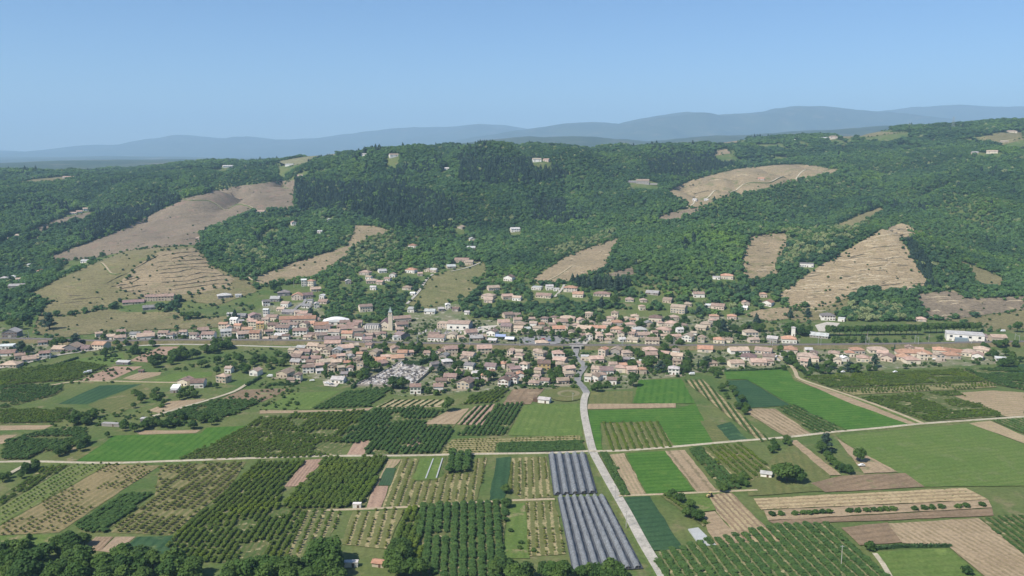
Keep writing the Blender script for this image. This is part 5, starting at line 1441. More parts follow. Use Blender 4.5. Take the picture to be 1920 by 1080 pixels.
# blue awnings
M_BLUE = plain_mat('blue_canvas', (0.28, 0.34, 0.5), .1, 1, .7, .2)
for k, (px, py, w_, lab) in enumerate([(938, 636, 18, 'pale blue market awning beside the brown house'), (955, 641, 16, 'pale blue market awning by the car park')]):
    aw, mpp = thing_at('market_awning', px, py, 10, lab, 'awning', back=4)
    w_ *= mpp
    part(aw, 'canopy', roof_shape(w_, 8, 3.2, 'g', 1.6), M_BLUE if k == 0 else plain_mat('white_canvas', (0.66, 0.7, 0.78), .06, 1, .7, .2))
    for sx in (-1, 1):
        for sy in (-1, 1):
            part(aw, 'post', tube((sx * w_ * .47, sy * 3.8, 0), (sx * w_ * .47, sy * 3.8, 3.3), .09, .09), M_GALV)
# field sheds and cabins
def shed(px, py, w_, d_, h_, rs, rm, wm, turn, label, name='shed'):
    e, mpp = thing_at(name, px, py, turn, label, name.replace('_', ' '), back=d_ / 2)
    part(e, 'wall', wall_shape(w_, d_, h_, rs if rs in 'gG' else 'x', w_ * .2), wm)
    part(e, 'roof', roof_shape(w_, d_, h_, rs, min(w_, d_) * .2 if rs != 'f' else 0), rm)
    link('door', DOOR, e, (w_ * .15, -d_ / 2, 0))
    footprint(e, w_ / 2, d_ / 2)
    return e
shed(1019, 756, 9.5, 6.5, 3.2, 'g', RM['f'][1], WM['w'][0], 18, 'grey-roofed field barn in front of the oval green', 'barn')
part(bpy.data.objects[-1] if False else [o for o in bpy.data.objects if o.name.startswith('barn')][0], 'lean_to', box(-7, .4, .9, 4.6, 5, 3.6), M_DOOR)
shed(1436, 896, 6.5, 5, 2.8, 'g', RM['f'][2], WM['w'][1], 10, 'white garden cabin beside the big round tree', 'cabin')
shed(708, 1064, 6.0, 4.2, 2.4, 'g', RM['o'][1], WM['e'][0], 20, 'orange-roofed garden cabin among the southern trees', 'cabin')
shed(658, 1064, 6.6, 2.6, 2.3, 'f', RM['w'][1], WM['w'][0], 4, 'low white container beside the southern trees', 'container')
shed(669, 954, 4.6, 2.6, 2.5, 'f', RM['w'][1], WM['w'][0], 6, 'white trailer at the corner of the dense orchard', 'trailer')
shed(229, 684, 12, 4.5, 2.6, 'm', RM['w'][0], WM['d'][0], 22, 'long open shed with pale roof between bare strips')
shed(264, 699, 4.4, 3.6, 2.3, 'g', RM['b'][0], WM['d'][0], 10, 'small dark shed behind the dirt yard')
shed(325, 737, 5.2, 3.4, 2.2, 'f', RM['w'][0], WM['s'][0], 10, 'small white-roofed shed behind the sandy lot')
shed(270, 791, 5.6, 3.6, 2.3, 'f', RM['w'][0], WM['d'][0], 14, 'white-topped shed hidden in the orchard hedge')
shed(207, 800, 14, 3.4, 2.0, 'f', RM['f'][0], WM['s'][0], 24, 'long grey tunnel shed beside the dark clump')
shed(1487, 630, 4.2, 4.2, 9.5, 'h', RM['f'][1], WM['w'][0], 10, 'slim white tower house by the plane trees', 'tower')

# vehicles
M_TYRE = plain_mat('tyre', (0.02, 0.02, 0.022), .1, 2, .8, .2)
PAINT = dict(white=(0.75, 0.75, 0.74), grey=(0.3, 0.31, 0.33), black=(0.03, 0.03, 0.035), red=(0.4, 0.05, 0.04), blue=(0.08, 0.13, 0.3), silver=(0.5, 0.51, 0.53))
PM = {k: plain_mat('car_paint_' + k, v, .05, .5, .3, .5) for k, v in PAINT.items()}
def car_body(L=4.2, van=False):
    prof = [(-L / 2, .35), (-L / 2, .85), (-L * .22, .95), (-L * .1, 1.42), (L * .28, 1.45), (L * .46, .98), (L / 2, .9), (L / 2, .35)] if not van else [(-L / 2, .35), (-L / 2, .95), (-L * .36, 1.1), (-L * .26, 2.0), (L * .49, 2.05), (L / 2, .35)]
    n_ = len(prof)
    V = [(x_, s * (.84 if z_ < 1.2 or van else .68), z_) for s in (-1, 1) for x_, z_ in prof]
    return V, [tuple(range(n_)), tuple(range(2 * n_ - 1, n_ - 1, -1))] + [(i, n_ + i, n_ + (i + 1) % n_, (i + 1) % n_) for i in range(n_)]
wheel_m = mesh('wheel', *tube((0, -.1, 0), (0, .1, 0), .33, .33, 10), M_TYRE)
CB = {(c, v): mesh('body', *car_body(5.2 if v else 4.2, v), PM[c]) for c in PM for v in (0, 1)}
gl0 = mesh('side_glass', *merge(box(.25, -.79, 1.18, 1.6, .06, .32), box(.25, .79, 1.18, 1.6, .06, .32))[:2], M_GLASS)
gl1 = mesh('windscreen', [(-1.72, -.7, 1.2), (-1.72, .7, 1.2), (-1.45, .7, 1.85), (-1.45, -.7, 1.85)], [(0, 1, 2, 3)], M_GLASS)
def vehicle(px, py, col, van, turn, label):
    h = H1(px, py)
    e = tag(link('parked_van' if van else 'parked_car', None, loc=(h[0], h[1], h[2] + (.9 if h[2] < .5 else .6)), rotz=R(turn)), label, 'van' if van else 'car')
    link('body', CB[(col, van)], e)
    L = 5.2 if van else 4.2
    for sx in (-1, 1):
        for sy in (-1, 1):
            link('wheel', wheel_m, e, (sx * L * .31, sy * .8, .33))
    link('windscreen' if van else 'side_glass', gl1 if van else gl0, e)
for a in [(161, 702, 'white', 1, 30, 'white van on the bare strip edge, front one'), (167, 700, 'white', 1, 25, 'white van on the bare strip edge, rear one'),
          (1082, 706, 'black', 0, 70, 'black car parked in the bend of the village road'), (1174, 680, 'black', 1, 10, 'dark van beside the pink-roofed houses'),
          (1186, 675, 'white', 0, 0, 'white car beside the dark van'), (657, 703, 'white', 0, 0, 'white car by the cemetery corner'), (663, 704, 'white', 0, 10, 'second white car by the cemetery corner'),
          (1297, 704, 'white', 1, 5, 'white van beside the cypress'), (1580, 700, 'white', 0, 10, 'white car among the orchard trees under the villas'), (1880, 623, 'white', 1, 0, 'white lorry van on the road behind the warehouse'),
          (1678, 700, 'white', 0, 15, 'white car beside the villa garden'), (506, 708, 'white', 1, 0, 'white van near the beige shed'), (621, 723, 'grey', 0, 20, 'grey car in the hangar yard'), (613, 721, 'white', 0, -10, 'white car in the hangar yard'),
          (585, 716, 'white', 0, 5, 'white car near the clipped box hedge'), (990, 641, 'grey', 0, 10, 'grey car at the western end of the car park'), (1003, 639, 'silver', 0, 10, 'silver car in the car park'), (1018, 638, 'red', 0, 8, 'red car in the car park'),
          (1030, 641, 'blue', 0, 12, 'blue car in the car park'), (890, 621, 'black', 0, 35, 'black car on the hall forecourt'), (899, 617, 'white', 0, 35, 'white car on the hall forecourt'), (1456, 671, 'silver', 0, 40, 'silver car at the estate entrance'),
          (1752, 676, 'white', 0, 0, 'white car beside the long orange-roofed villa'), (1615, 876, 'white', 0, 10, 'white car under the small tree in the dirt plot')]:
    vehicle(*a)
# tractor at the head of the vegetable field
h = H1(1330, 934)
tr = tag(link('tractor', None, loc=(h[0], h[1], .8), rotz=.6), 'small yellowish tractor at the head of the striped vegetable field', 'tractor')
M_YEL = plain_mat('tractor_paint', (0.5, 0.4, 0.18), .1, 1, .5, .4)
part(tr, 'bonnet', box(-1.1, 0, 1.15, 2.0, 1.0, .9), M_YEL)
part(tr, 'cab', merge(box(.7, 0, 1.9, 1.6, 1.5, 1.5), box(.7, 0, 2.72, 1.8, 1.7, .14))[:2], M_YEL)
part(tr, 'cab_glass', merge(box(.7, 0, 2.0, 1.66, 1.3, 1.0), box(.7, 0, 2.0, 1.4, 1.56, 1.0))[:2], M_GLASS)
for sx, r_ in ((-1.5, .5), (.9, .85)):
    for sy in (-1, 1):
        part(tr, 'wheel', tube((sx, sy * .75, r_), (sx, sy * 1.1, r_), r_, r_, 12), M_TYRE)

# ------------------------------------------------------------------ cemetery: walls, tombs in slanting rows
M_TOMB = [plain_mat('tomb_stone_%d' % i, c, .1, 1, .6, .3) for i, c in enumerate([(0.62, 0.6, 0.58), (0.34, 0.32, 0.32), (0.07, 0.065, 0.07), (0.5, 0.45, 0.4)])]
cem = [(668, 723), (742, 724), (779, 720), (810, 692), (786, 687), (747, 682), (712, 703)]
cp = poly_world(cem)
sheet('pavement', cp, ground_mat('cemetery_gravel', (0.25, 0.235, 0.2), (0.34, 0.315, 0.27), .15, .8), 'the pale gravel of the cemetery', 0.62)
def wall_line(pp, hgt, th, mat, name, label, cat='wall', base=0.0):
    q = hit([p[0] for p in pp], [p[1] for p in pp])
    a_, b_ = ribbon(smooth_line(q[:, :2], 8) if len(pp) > 2 else q[:, :2], th)
    n_ = len(a_)
    za = gz(a_[:, 0], a_[:, 1]); zb = gz(b_[:, 0], b_[:, 1])
    V = [(p[0], p[1], z - .4) for p, z in zip(a_, za)] + [(p[0], p[1], max(z1, z2) + hgt) for p, z1, z2 in zip(a_, za, zb)] + [(p[0], p[1], max(z1, z2) + hgt) for p, z1, z2 in zip(b_, za, zb)] + [(p[0], p[1], z - .4) for p, z in zip(b_, zb)]
    Fq = [(k * n_ + i, (k + 1) * n_ + i, (k + 1) * n_ + i + 1, k * n_ + i + 1) for k in range(3) for i in range(n_ - 1)] + [(0, 3 * n_, 2 * n_, n_), (n_ - 1, 2 * n_ - 1, 3 * n_ - 1, 4 * n_ - 1)]
    return tag(link(name, mesh(name, V, Fq, mat)), label, cat, None, 'thing')
M_RUBBLE = plain_mat('rubble_wall', (0.3, 0.27, 0.23), .3, 1.2, .95, .05)
wall_line([(668, 724), (742, 725), (779, 721)], 1.8, .5, M_RUBBLE, 'cemetery_wall', 'low rubble wall on the field side of the cemetery')
wall_line([(779, 721), (811, 693)], 2.2, .5, M_RUBBLE, 'cemetery_wall', 'shaded rubble wall on the village side of the cemetery')
wall_line([(668, 723), (712, 703), (747, 682)], 2.0, .5, M_RUBBLE, 'cemetery_wall', 'rubble wall beneath the brown roof by the cemetery')
tv = merge((*box(0, 0, .25, 1.0, 2.1, .5), 0), (*box(0, .95, .75, .9, .22, 1.2), 0), (*box(0, .98, 1.5, .16, .14, .5), 0), (*box(0, .98, 1.55, .5, .14, .14), 0))
for i, r_ in enumerate(ROW):
    if r_[1] > 604 and i % 6 == 1 and not (1070 < r_[0] < 1108 and r_[1] > 650):
        wall_line([(r_[0] - r_[2] * .75, r_[1] + 2.6), (r_[0] + r_[2] * .7, r_[1] + 2.0)], 1.3, .35, WM['we'[i % 2]][0], 'garden_wall', 'low pale garden wall in front of a house ' + zone(r_[0], r_[1]), 'wall')['group'] = 'garden walls ' + zone(r_[0], r_[1])
TOMB = [mesh('tomb', tv[0], tv[1], m_) for m_ in M_TOMB]
cd = np.array(H1(742, 686)[:2]) - np.array(H1(712, 704)[:2]); cd /= np.linalg.norm(cd)
cn = np.array((-cd[1], cd[0]))
q = np.array(cp); uu, vv = q @ cn, q @ cd
kt = 0
for k in np.arange(uu.min() + 2, uu.max(), 5.4):
    for s in np.arange(vv.min() + 1.5, vv.max() - 1, 2.9):
        for side in (-1, 1):
            p = cn * (k + side * 1.2) + cd * s
            if in_poly([p[0]], [p[1]], cp)[0] and random.random() < .8 and kt < 320:
                kt += 1
                tag(link('tomb', TOMB[random.choice([0, 0, 1, 2, 2, 3])], None, (p[0], p[1], .62), math.atan2(cd[1], cd[0]) + (0 if side > 0 else math.pi)), 'grey stone tomb in the slanting rows of the big cemetery', 'tomb', 'tombs of the big cemetery')
ka = H1(752, 687)
kk = tag(link('chapel', None, loc=(ka[0], ka[1], .6)), 'small white chapel at the head of the cemetery', 'chapel')
part(kk, 'wall', wall_shape(2.6, 3.2, 2.6, 'G', 1.4), WM['w'][1]); part(kk, 'roof', roof_shape(2.6, 3.2, 2.6, 'G', 1.4), RM['w'][1])
# older churchyard tombs
c2 = poly_world([(778, 627), (800, 619), (866, 617), (874, 626), (830, 632)], True)
for k in range(70):
    px, py = random.uniform(782, 866), random.uniform(619, 629)
    hh = H1(px, py)
    if in_poly([hh[0]], [hh[1]], c2)[0]:
        tag(link('tomb', random.choice(TOMB), None, (hh[0], hh[1], hh[2]), random.uniform(-.1, .2), (1.1, 1.1, 1.2)), 'pale tomb in the small graveyard below the flat-roofed hall', 'tomb', 'tombs of the small graveyard')

# ------------------------------------------------------------------ insect-net tunnels over fruit rows
M_NET, nt, b_, out_ = new_mat('insect_net')
p_ = geo_pos(nt)
c_ = mixc(nt, noise_fac(nt, p_, .5, .3, .7, 5, .75), (0.135, 0.145, 0.16), (0.29, 0.31, 0.325))
nt.links.new(mixc(nt, noise_fac(nt, p_, 1.6, .62, .7, 2), c_, (0.45, 0.475, 0.48)), b_.inputs['Base Color'])
b_.inputs['Roughness'].default_value = 1.0
b_.inputs['Specular IOR Level'].default_value = 0.0
tb = nt.nodes.new('ShaderNodeBsdfTransparent')
mx = nt.nodes.new('ShaderNodeMixShader'); mx.inputs[0].default_value = .22
nt.links.new(b_.outputs[0], mx.inputs[1]); nt.links.new(tb.outputs[0], mx.inputs[2]); nt.links.new(mx.outputs[0], out_.inputs[0])
M_GCOV = ground_mat('dark_ground_cover', (0.06, 0.068, 0.08), (0.09, 0.097, 0.11), .1, .9)
M_WOODP = plain_mat('wooden_pole', (0.2, 0.16, 0.12), .2, 3, .9, .1)
def lerp2(a_, b_, t):
    return a_ + (b_ - a_) * t
def net_block(q, n_, which):
    h = hit([p[0] for p in q], [p[1] for p in q])[:, :2]      # far-left, far-right, near-right, near-left
    sheet('field', [tuple(p) for p in h], M_GCOV, 'the dark ground cover under the %s net rows' % which, 0.70)
    for k in range(n_):
        u0, u1 = (k + .14) / n_, (k + .88) / n_
        far0, far1 = lerp2(h[0], h[1], u0), lerp2(h[0], h[1], u1)
        nr0, nr1 = lerp2(h[3], h[2], u0), lerp2(h[3], h[2], u1)
        ml = max(8, int(np.linalg.norm(far0 - nr0) / 2.5)); na = 8
        V, rng_ = [], np.random.default_rng(k + n_ * 10)
        for i in range(ml + 1):
            t = i / ml
            a_, b_ = lerp2(nr0, far0, t), lerp2(nr1, far1, t)
            sag = 0.25 * math.sin(t * ml * 1.25) + .12 * rng_.normal()
            top = (2.0 + sag) * (1 if 0 < i < ml else .75)
            for j in range(na + 1):
                s = j / na
                p = lerp2(a_, b_, s)
                V.append((p[0], p[1], .72 + top * min(1, (1.0 - abs(2 * s - .85) ** 3.2 * (1 if s > .42 else 1.6)) if 0 < j < na else 0.02) + .14 * rng_.normal() * (0 < j < na)))
        Fq = [(i * (na + 1) + j, i * (na + 1) + j + 1, (i + 1) * (na + 1) + j + 1, (i + 1) * (na + 1) + j) for i in range(ml) for j in range(na)]
        e = tag(link('net_tunnel', None, loc=(0, 0, 0)), 'long blue-grey insect net row, %s of the %s block' % (['first from the west', 'second from the west', 'third from the west', 'fourth from the west', 'fifth from the west', 'sixth from the west', 'seventh from the west', 'eighth from the west'][k], which), 'net row', 'net rows of the %s block' % which)
        link('net', mesh('net', V, Fq, M_NET, smooth=True), e)
        for t in np.linspace(0, 1, 7):
            p = lerp2(lerp2(nr0, nr1, .5), lerp2(far0, far1, .5), t)
            link('pole', POLE3, e, (p[0], p[1], .6))
POLE3 = mesh('pole', *tube((0, 0, 0), (0, 0, 3.5), .07, .06), M_WOODP)
net_block([(1028, 853), (1099, 853), (1120, 926), (1038, 930)], 5, 'upper')
net_block([(1045, 934), (1134, 932), (1206, 1068), (1074, 1076)], 7, 'lower')

# ------------------------------------------------------------------ poles
def pole(px, py, hgt, label, cross=True):
    h = H1(px, py)
    e = tag(link('utility_pole', None, loc=(h[0], h[1], h[2])), label, 'pole')
    part(e, 'post', tube((0, 0, 0), (0, 0, hgt), .2, .13, 8), M_CONC)
    if cross:
        part(e, 'crossarm', box(0, 0, hgt - .6, 1.8, .14, .16), M_GALV)
        for s in (-1, 0, 1):
            part(e, 'insulator', tube((s * .75, 0, hgt - .5), (s * .75, 0, hgt - .2), .06, .05, 6), M_CONC)
pole(1577, 1064, 11.5, 'pale concrete pole standing in the lush vineyard')
pole(1174, 990, 10, 'dark pole beside the road at the lower nets')
pole(1153, 938, 9, 'pole beside the road between net blocks')
pole(1103, 852, 8.5, 'pole at the crossroads')
pole(1074, 752, 7, 'pole at the oval green')
for x_, y_, l_ in [(433, 640, 'slim mast at the western village end'), (1177, 640, 'tall mast near the northeastern quarter'), (1626, 640, 'tall mast in front of the avenue trees'), (1741, 645, 'tall mast left of the white warehouse'), (551, 540, 'slender mast in the upper hamlet')]:
    pole(x_, y_, 11, l_, False)
# skyline pylon
h = at_depth(1788, 226, 2750)
zt = float(gz(h[0], 2750))
py_ = tag(link('lattice_pylon', None, loc=(h[0], 2750, zt - 1)), 'thin lattice pylon on the plateau skyline', 'pylon')
for sx in (-1, 1):
    for sy in (-1, 1):
        part(py_, 'leg', tube((sx * 4, sy * 4, 0), (sx * .7, sy * .7, 38), .28, .2, 5), M_GALV)
for zz, w_ in ((28, 12), (33, 15), (37, 9)):
    part(py_, 'crossarm', box(0, 0, zz, w_, .5, .4), M_GALV)
for zz in (5, 11, 17, 23):
    wv = 4 - 3.3 * zz / 38
    part(py_, 'brace', merge(box(0, -wv, zz, 2 * wv, .2, .25), box(0, wv, zz, 2 * wv, .2, .25), box(-wv, 0, zz, .2, 2 * wv, .25), box(wv, 0, zz, .2, 2 * wv, .25))[:2], M_GALV)

# ------------------------------------------------------------------ terrace walls on the vineyard hills
M_DRY = plain_mat('dry_stone', (0.15, 0.13, 0.09), .35, .8, .95, .05)
M_DRYL = plain_mat('pale_dry_stone', (0.5, 0.42, 0.29), .3, .8, .95, .05)
M_DRYM = plain_mat('mauve_dry_stone', (0.24, 0.19, 0.14), .3, .8, .95, .05)
def terrace(pp, hgt, mat, label, group):
    q = []
    for i in range(len(pp) - 1):
        k = max(1, int(abs(pp[i + 1][0] - pp[i][0]) / 6))
        for j in range(k):
            t = j / k
            q.append((pp[i][0] + (pp[i + 1][0] - pp[i][0]) * t, pp[i][1] + (pp[i + 1][1] - pp[i][1]) * t + random.uniform(-.5, .5)))
    q.append(pp[-1])
    h = hit([p[0] for p in q], [p[1] for p in q])
    n_ = len(h)
    hv = [hgt * random.uniform(.55, 1.15) * (1 if 0 < i < n_ - 1 else .35) for i in range(n_)]
    V = [(a_[0], a_[1], a_[2] - .3) for a_ in h] + [(a_[0], a_[1] + .25, a_[2] + k) for a_, k in zip(h, hv)] + [(a_[0], a_[1] + 1.6, a_[2] + k * .95) for a_, k in zip(h, hv)] + [(a_[0], a_[1] + 3.0, float(gz(a_[0], a_[1] + 3.0)) - .2) for a_ in h]
    Fq = [(k * n_ + i, k * n_ + i + 1, (k + 1) * n_ + i + 1, (k + 1) * n_ + i) for k in range(3) for i in range(n_ - 1)]
    Fq += [(0, n_, 2 * n_, 3 * n_), (4 * n_ - 1, 3 * n_ - 1, 2 * n_ - 1, n_ - 1)]
    tag(link('terrace_wall', mesh('terrace_wall', V, Fq, mat)), label, 'wall', group, 'thing')
SPUR = [[(318, 478), (345, 474), (378, 473)], [(320, 486), (350, 481), (383, 482)], [(318, 492), (350, 490), (387, 487)], [(310, 500), (340, 497), (393, 494)], [(300, 507), (340, 503), (398, 500)], [(296, 514), (330, 512), (360, 505), (402, 508)], [(305, 523), (350, 519), (375, 513), (412, 514)],
        [(300, 531), (350, 528), (380, 521), (432, 517)], [(318, 538), (360, 533), (395, 528), (425, 524)], [(322, 544), (360, 540), (400, 534), (430, 532)], [(296, 482), (318, 478)], [(290, 494), (318, 490)], [(292, 503), (312, 499)], [(205, 540), (240, 534), (265, 522)], [(232, 528), (262, 520)], [(222, 543), (245, 540), (270, 535)], [(236, 548), (260, 547), (276, 545)],
        [(133, 563), (160, 561), (192, 558)], [(115, 570), (140, 568), (155, 566)], [(125, 556), (155, 555)], [(195, 534), (220, 522), (240, 512)], [(242, 510), (270, 495), (300, 478)]]
for k, pp in enumerate(SPUR):
    terrace(pp, 1.7, M_DRY, 'dark dry-stone terrace wall on the western spur', 'terrace walls of the western spur')
rt = random.Random(21)
def random_terraces(pp, n_, lab, grp, hgt, lo=12, hi=44, mats=(M_DRY, M_DRYL)):
    a_ = np.array(pp)
    k = 0
    while k < n_:
        x0, y0 = rt.uniform(a_[:, 0].min(), a_[:, 0].max()), rt.uniform(a_[:, 1].min(), a_[:, 1].max())
        L = rt.uniform(lo, hi); sl = rt.uniform(-.16, .06)
        line = [(x0 + L * t, y0 + L * sl * t + rt.uniform(-1, 1)) for t in (0, .33, .66, 1)]
        if all(in_poly([x_], [y_], pp)[0] for x_, y_ in line):
            terrace(line, hgt, rt.choice(mats), lab, grp)
            k += 1
random_terraces(HILL_FIELDS[10][2], 120, 'low stone terrace wall on the steep terraced hill', 'terrace walls of the steep hill', 1.5, mats=(M_DRY, M_DRYL, M_DRYL))
random_terraces(HILL_FIELDS[0][2], 60, 'low stone terrace wall on the mauve vineyard slope', 'terrace walls of the mauve slope', 1.0, 14, 50, mats=(M_DRY, M_DRYM))
random_terraces(HILL_FIELDS[11][2], 16, 'low stone terrace wall on the mauve hill foot', 'terrace walls of the mauve hill foot', 1.4)
random_terraces(HILL_FIELDS[1][2], 30, 'low stone terrace wall on the olive grass spur', 'terrace walls of the grass spur', 1.0, 14, 44, mats=(M_DRY, M_DRYM))
random_terraces(HILL_FIELDS[7][2], 14, 'low stone terrace wall in the tan wedge', 'terrace walls of the tan wedge', 1.3, 10, 24)
random_terraces(HILL_FIELDS[9][2], 14, 'low stone terrace wall in the wood clearing', 'terrace walls of the clearing', 1.3, 10, 28)
random_terraces(HILL_FIELDS[24][2], 8, 'scrubby terrace wall below the white house', 'terrace walls by the white house', 1.5, 10, 30)
random_terraces(HILL_FIELDS[5][2], 6, 'low stone terrace wall beside the upper hamlet', 'terrace walls by the hamlet', 1.2, 10, 24)
random_terraces(HILL_FIELDS[14][2], 10, 'low pale terrace bank on the hilltop field', 'terrace banks of the hilltop', 2.2, 14, 40)
# ------------------------------------------------------------------ hedges
def hedge(pp, wdt, hgt, label):
    q = hit([p[0] for p in pp], [p[1] for p in pp])[:, :2]
    line = smooth_line(q, 1.2)
    rng = np.random.default_rng(int(pp[0][0]))
    a_, b_ = ribbon(line, wdt * .8)
    n_ = len(line)
    z = gz(line[:, 0], line[:, 1])
    V = [(p[0], p[1], k - .1) for p, k in zip(a_, z)] + [(p[0], p[1], k + hgt * .9) for p, k in zip(a_, z)] + [(p[0], p[1], k + hgt * .9) for p, k in zip(b_, z)] + [(p[0], p[1], k - .1) for p, k in zip(b_, z)]
    Fq = [(k * n_ + i, (k + 1) * n_ + i, (k + 1) * n_ + i + 1, k * n_ + i + 1) for k in range(3) for i in range(n_ - 1)] + [(0, 3 * n_, 2 * n_, n_), (n_ - 1, 2 * n_ - 1, 3 * n_ - 1, 4 * n_ - 1)]
    for i in range(n_):
        for k in range(10):
            d = rng.random()
            side = rng.choice([-1, 1])
            t = rng.random()
            if d < .4:
                c = a_[i] * t + b_[i] * (1 - t); cz = z[i] + hgt; nr = np.array([0, 0, 1.])
            else:
                c = a_[i] if side > 0 else b_[i]; cz = z[i] + hgt * rng.random(); w_ = (a_[i] - b_[i]) * side; nr = np.array([w_[0], w_[1], .3]); nr /= np.linalg.norm(nr)
            c = np.array([c[0] + rng.normal() * .25, c[1] + rng.normal() * .25, cz + rng.normal() * .12])
            nr = nr + rng.normal(size=3) * .5; nr /= np.linalg.norm(nr)
            u = np.cross(nr, rng.normal(size=3)); u /= np.linalg.norm(u); v = np.cross(nr, u); s = .3 + .25 * rng.random()
            o = len(V)
            V += [tuple(c - u * s - v * s), tuple(c + u * s - v * s), tuple(c + u * s + v * s), tuple(c - u * s + v * s)]
            Fq.append((o, o + 1, o + 2, o + 3))
    tag(link('hedge', mesh('hedge', V, Fq, L_HEDGE)), label, 'hedge')
hedge([(788, 684), (812, 676), (812, 668), (806, 664)], 3, 5.0, 'tall dark clipped hedge behind the cemetery')
hedge([(755, 684), (788, 685)], 3, 4.0, 'dark hedge along the cemetery head')
hedge([(519, 723), (536, 723), (555, 721), (556, 717)], 1.6, 2.0, 'dark clipped box hedge around the field house')
hedge([(462, 724), (474, 717), (488, 709)], 2.0, 2.2, 'dark hedge beside the white farmhouse')
hedge([(1359, 697), (1400, 696), (1440, 694), (1474, 691)], 1.8, 1.7, 'long low hedge edging the walled estate')
hedge([(1400, 689), (1415, 693)], 1.4, 1.2, 'short garden hedge inside the estate')
hedge([(1643, 1031), (1690, 1027), (1735, 1026), (1782, 1026)], 1.6, 1.6, 'grey-green clipped hedge above the mown lawn')
hedge([(60, 698), (100, 687), (146, 672)], 2.4, 1.8, 'long dark hedge line in the western pasture')
hedge([(850, 686), (862, 678), (871, 671)], 1.6, 1.8, 'dark hedge between the grey house and the cream bungalow')
hedge([(660, 729), (672, 719), (690, 710)], 2.4, 2.6, 'dark hedge at the western cemetery corner')
hedge([(960, 722), (1000, 725), (1040, 726)], 1.2, 1.2, 'low hedge along the southern village edge')
hedge([(1038, 722), (1065, 720)], 1.4, 1.4, 'hedge in front of the tan-roofed house')
hedge([(1120, 727), (1150, 727), (1165, 727)], 1.3, 1.5, 'pale hedge in front of the corner houses')

# ------------------------------------------------------------------ trees one can tell apart
TREES = []      # px, py(base), kind, height m, width m, label, group
def T(px, py, kind, h, w, label, group=None):
    a_ = H1(px, py)
    TREES.append((a_[0], a_[1], a_[2], kind, h, w, label, group))
T(840, 771, 'broadleaf', 11.5, 9.5, 'lone round tree on the bare plot')
T(1187, 725, 'broadleaf', 13, 9.5, 'tall round tree at the corner of the bright field')
T(1475, 905, 'broadleaf', 13, 14, 'big round dark tree beside the white cabin')
T(1461, 903, 'broadleaf', 12, 11, 'western half of the big twin tree by the cabin')
T(1492, 905, 'broadleaf', 11, 11, 'eastern half of the big twin tree by the cabin')
T(1611, 866, 'broadleaf', 9.5, 8.5, 'small round tree on the dirt plot')
T(1547, 848, 'cedar', 14, 12, 'greyish tall tree by the cross road')
T(1540, 850, 'broadleaf', 9, 8, 'green tree at the foot of the greyish tree')
for k, (x, y) in enumerate([(1552, 862), (1560, 872), (1570, 880), (1580, 886), (1590, 888)]):
    T(x, y, 'broadleaf', 6, 6.5, 'bright round shrub in the row below the greyish tree', 'shrub row below the greyish tree')
T(93, 618, 'cedar', 20, 19, 'huge dark cedar at the spur foot')
T(142, 648, 'cedar', 13, 17, 'broad dark umbrella pine near the orange-roofed house')
T(118, 650, 'broadleaf', 11, 11, 'tree beside the broad umbrella pine')
T(103, 652, 'broadleaf', 10, 10, 'round tree left of the umbrella pine')
T(40, 662, 'cedar', 13, 14, 'dark tree over the western hamlet'); T(55, 664, 'broadleaf', 9, 9, 'green tree over the western hamlet')
T(22, 615, 'broadleaf', 12, 12, 'dark tree above the western hamlet, first'); T(34, 618, 'broadleaf', 12, 11, 'dark tree above the western hamlet, second'); T(55, 612, 'broadleaf', 8, 9, 'round tree left of the huge cedar')
T(440, 598, 'conifer', 13, 14, 'dark cone tree by the village meadow'); T(432, 600, 'conifer', 9, 10, 'smaller cone tree by the village meadow')
for x in (345, 352, 360, 370):
    T(x, 598, 'broadleaf', 9, 9, 'dark tree in the meadow clump under the farm cluster', 'meadow clump trees')
T(583, 596, 'cedar', 13, 13, 'dark cedar right of the grey village roof'); T(592, 597, 'broadleaf', 9, 9, 'dark tree beside the village cedar')
T(514, 549, 'broadleaf', 13, 10, 'tall tree left of the upper hamlet'); T(524, 552, 'broadleaf', 11, 9, 'second tree left of the upper hamlet')
T(783, 586, 'broadleaf', 13, 9, 'egg-shaped dark tree below the sloping vineyard')
T(1128, 577, 'conifer', 15, 16, 'dark conifer above the northern houses'); T(1153, 573, 'broadleaf', 15, 12, 'tall dark tree by the brown villa')
for k, (x, y, h_) in enumerate([(1073, 532, 15), (1082, 536, 17), (1094, 538, 18), (1104, 540, 18), (1114, 541, 19), (1124, 541, 19), (1134, 543, 20), (1144, 545, 20), (1154, 545, 20), (1163, 543, 18), (1172, 538, 15), (1180, 536, 12), (1120, 535, 18), (1140, 537, 19), (1158, 536, 18)]):
    T(x, y, 'conifer', h_, h_ * 1.0, 'dark tall conifer in the clump under the tan vineyard', 'dark conifer clump')
T(1481, 596, 'conifer', 12, 15, 'dark cone-shaped tree in the vine terraces'); T(1514, 594, 'cedar', 11, 11, 'dark round conifer left of the white house'); T(1418, 606, 'conifer', 13, 16, 'dark spruce beside the small vine plot')
T(1356, 624, 'cedar', 16, 13, 'large dark cedar behind the estate'); T(1347, 622, 'broadleaf', 14, 12, 'dark tree beside the estate cedar'); T(1375, 624, 'broadleaf', 10, 11, 'green tree right of the estate cedar')
T(1310, 592, 'cedar', 12, 13, 'dark umbrella tree above the northeastern quarter'); T(1323, 588, 'cedar', 11, 12, 'second dark umbrella tree above the northeastern quarter')
T(1309, 694, 'cypress', 11, 9, 'slim dark cypress by the eastern gardens'); T(1325, 684, 'cedar', 9, 15, 'flat dark umbrella pine by the cypress'); T(1352, 683, 'broadleaf', 8, 9, 'dark round tree by the estate wall'); T(1318, 690, 'broadleaf', 8, 8, 'green tree below the umbrella pine')
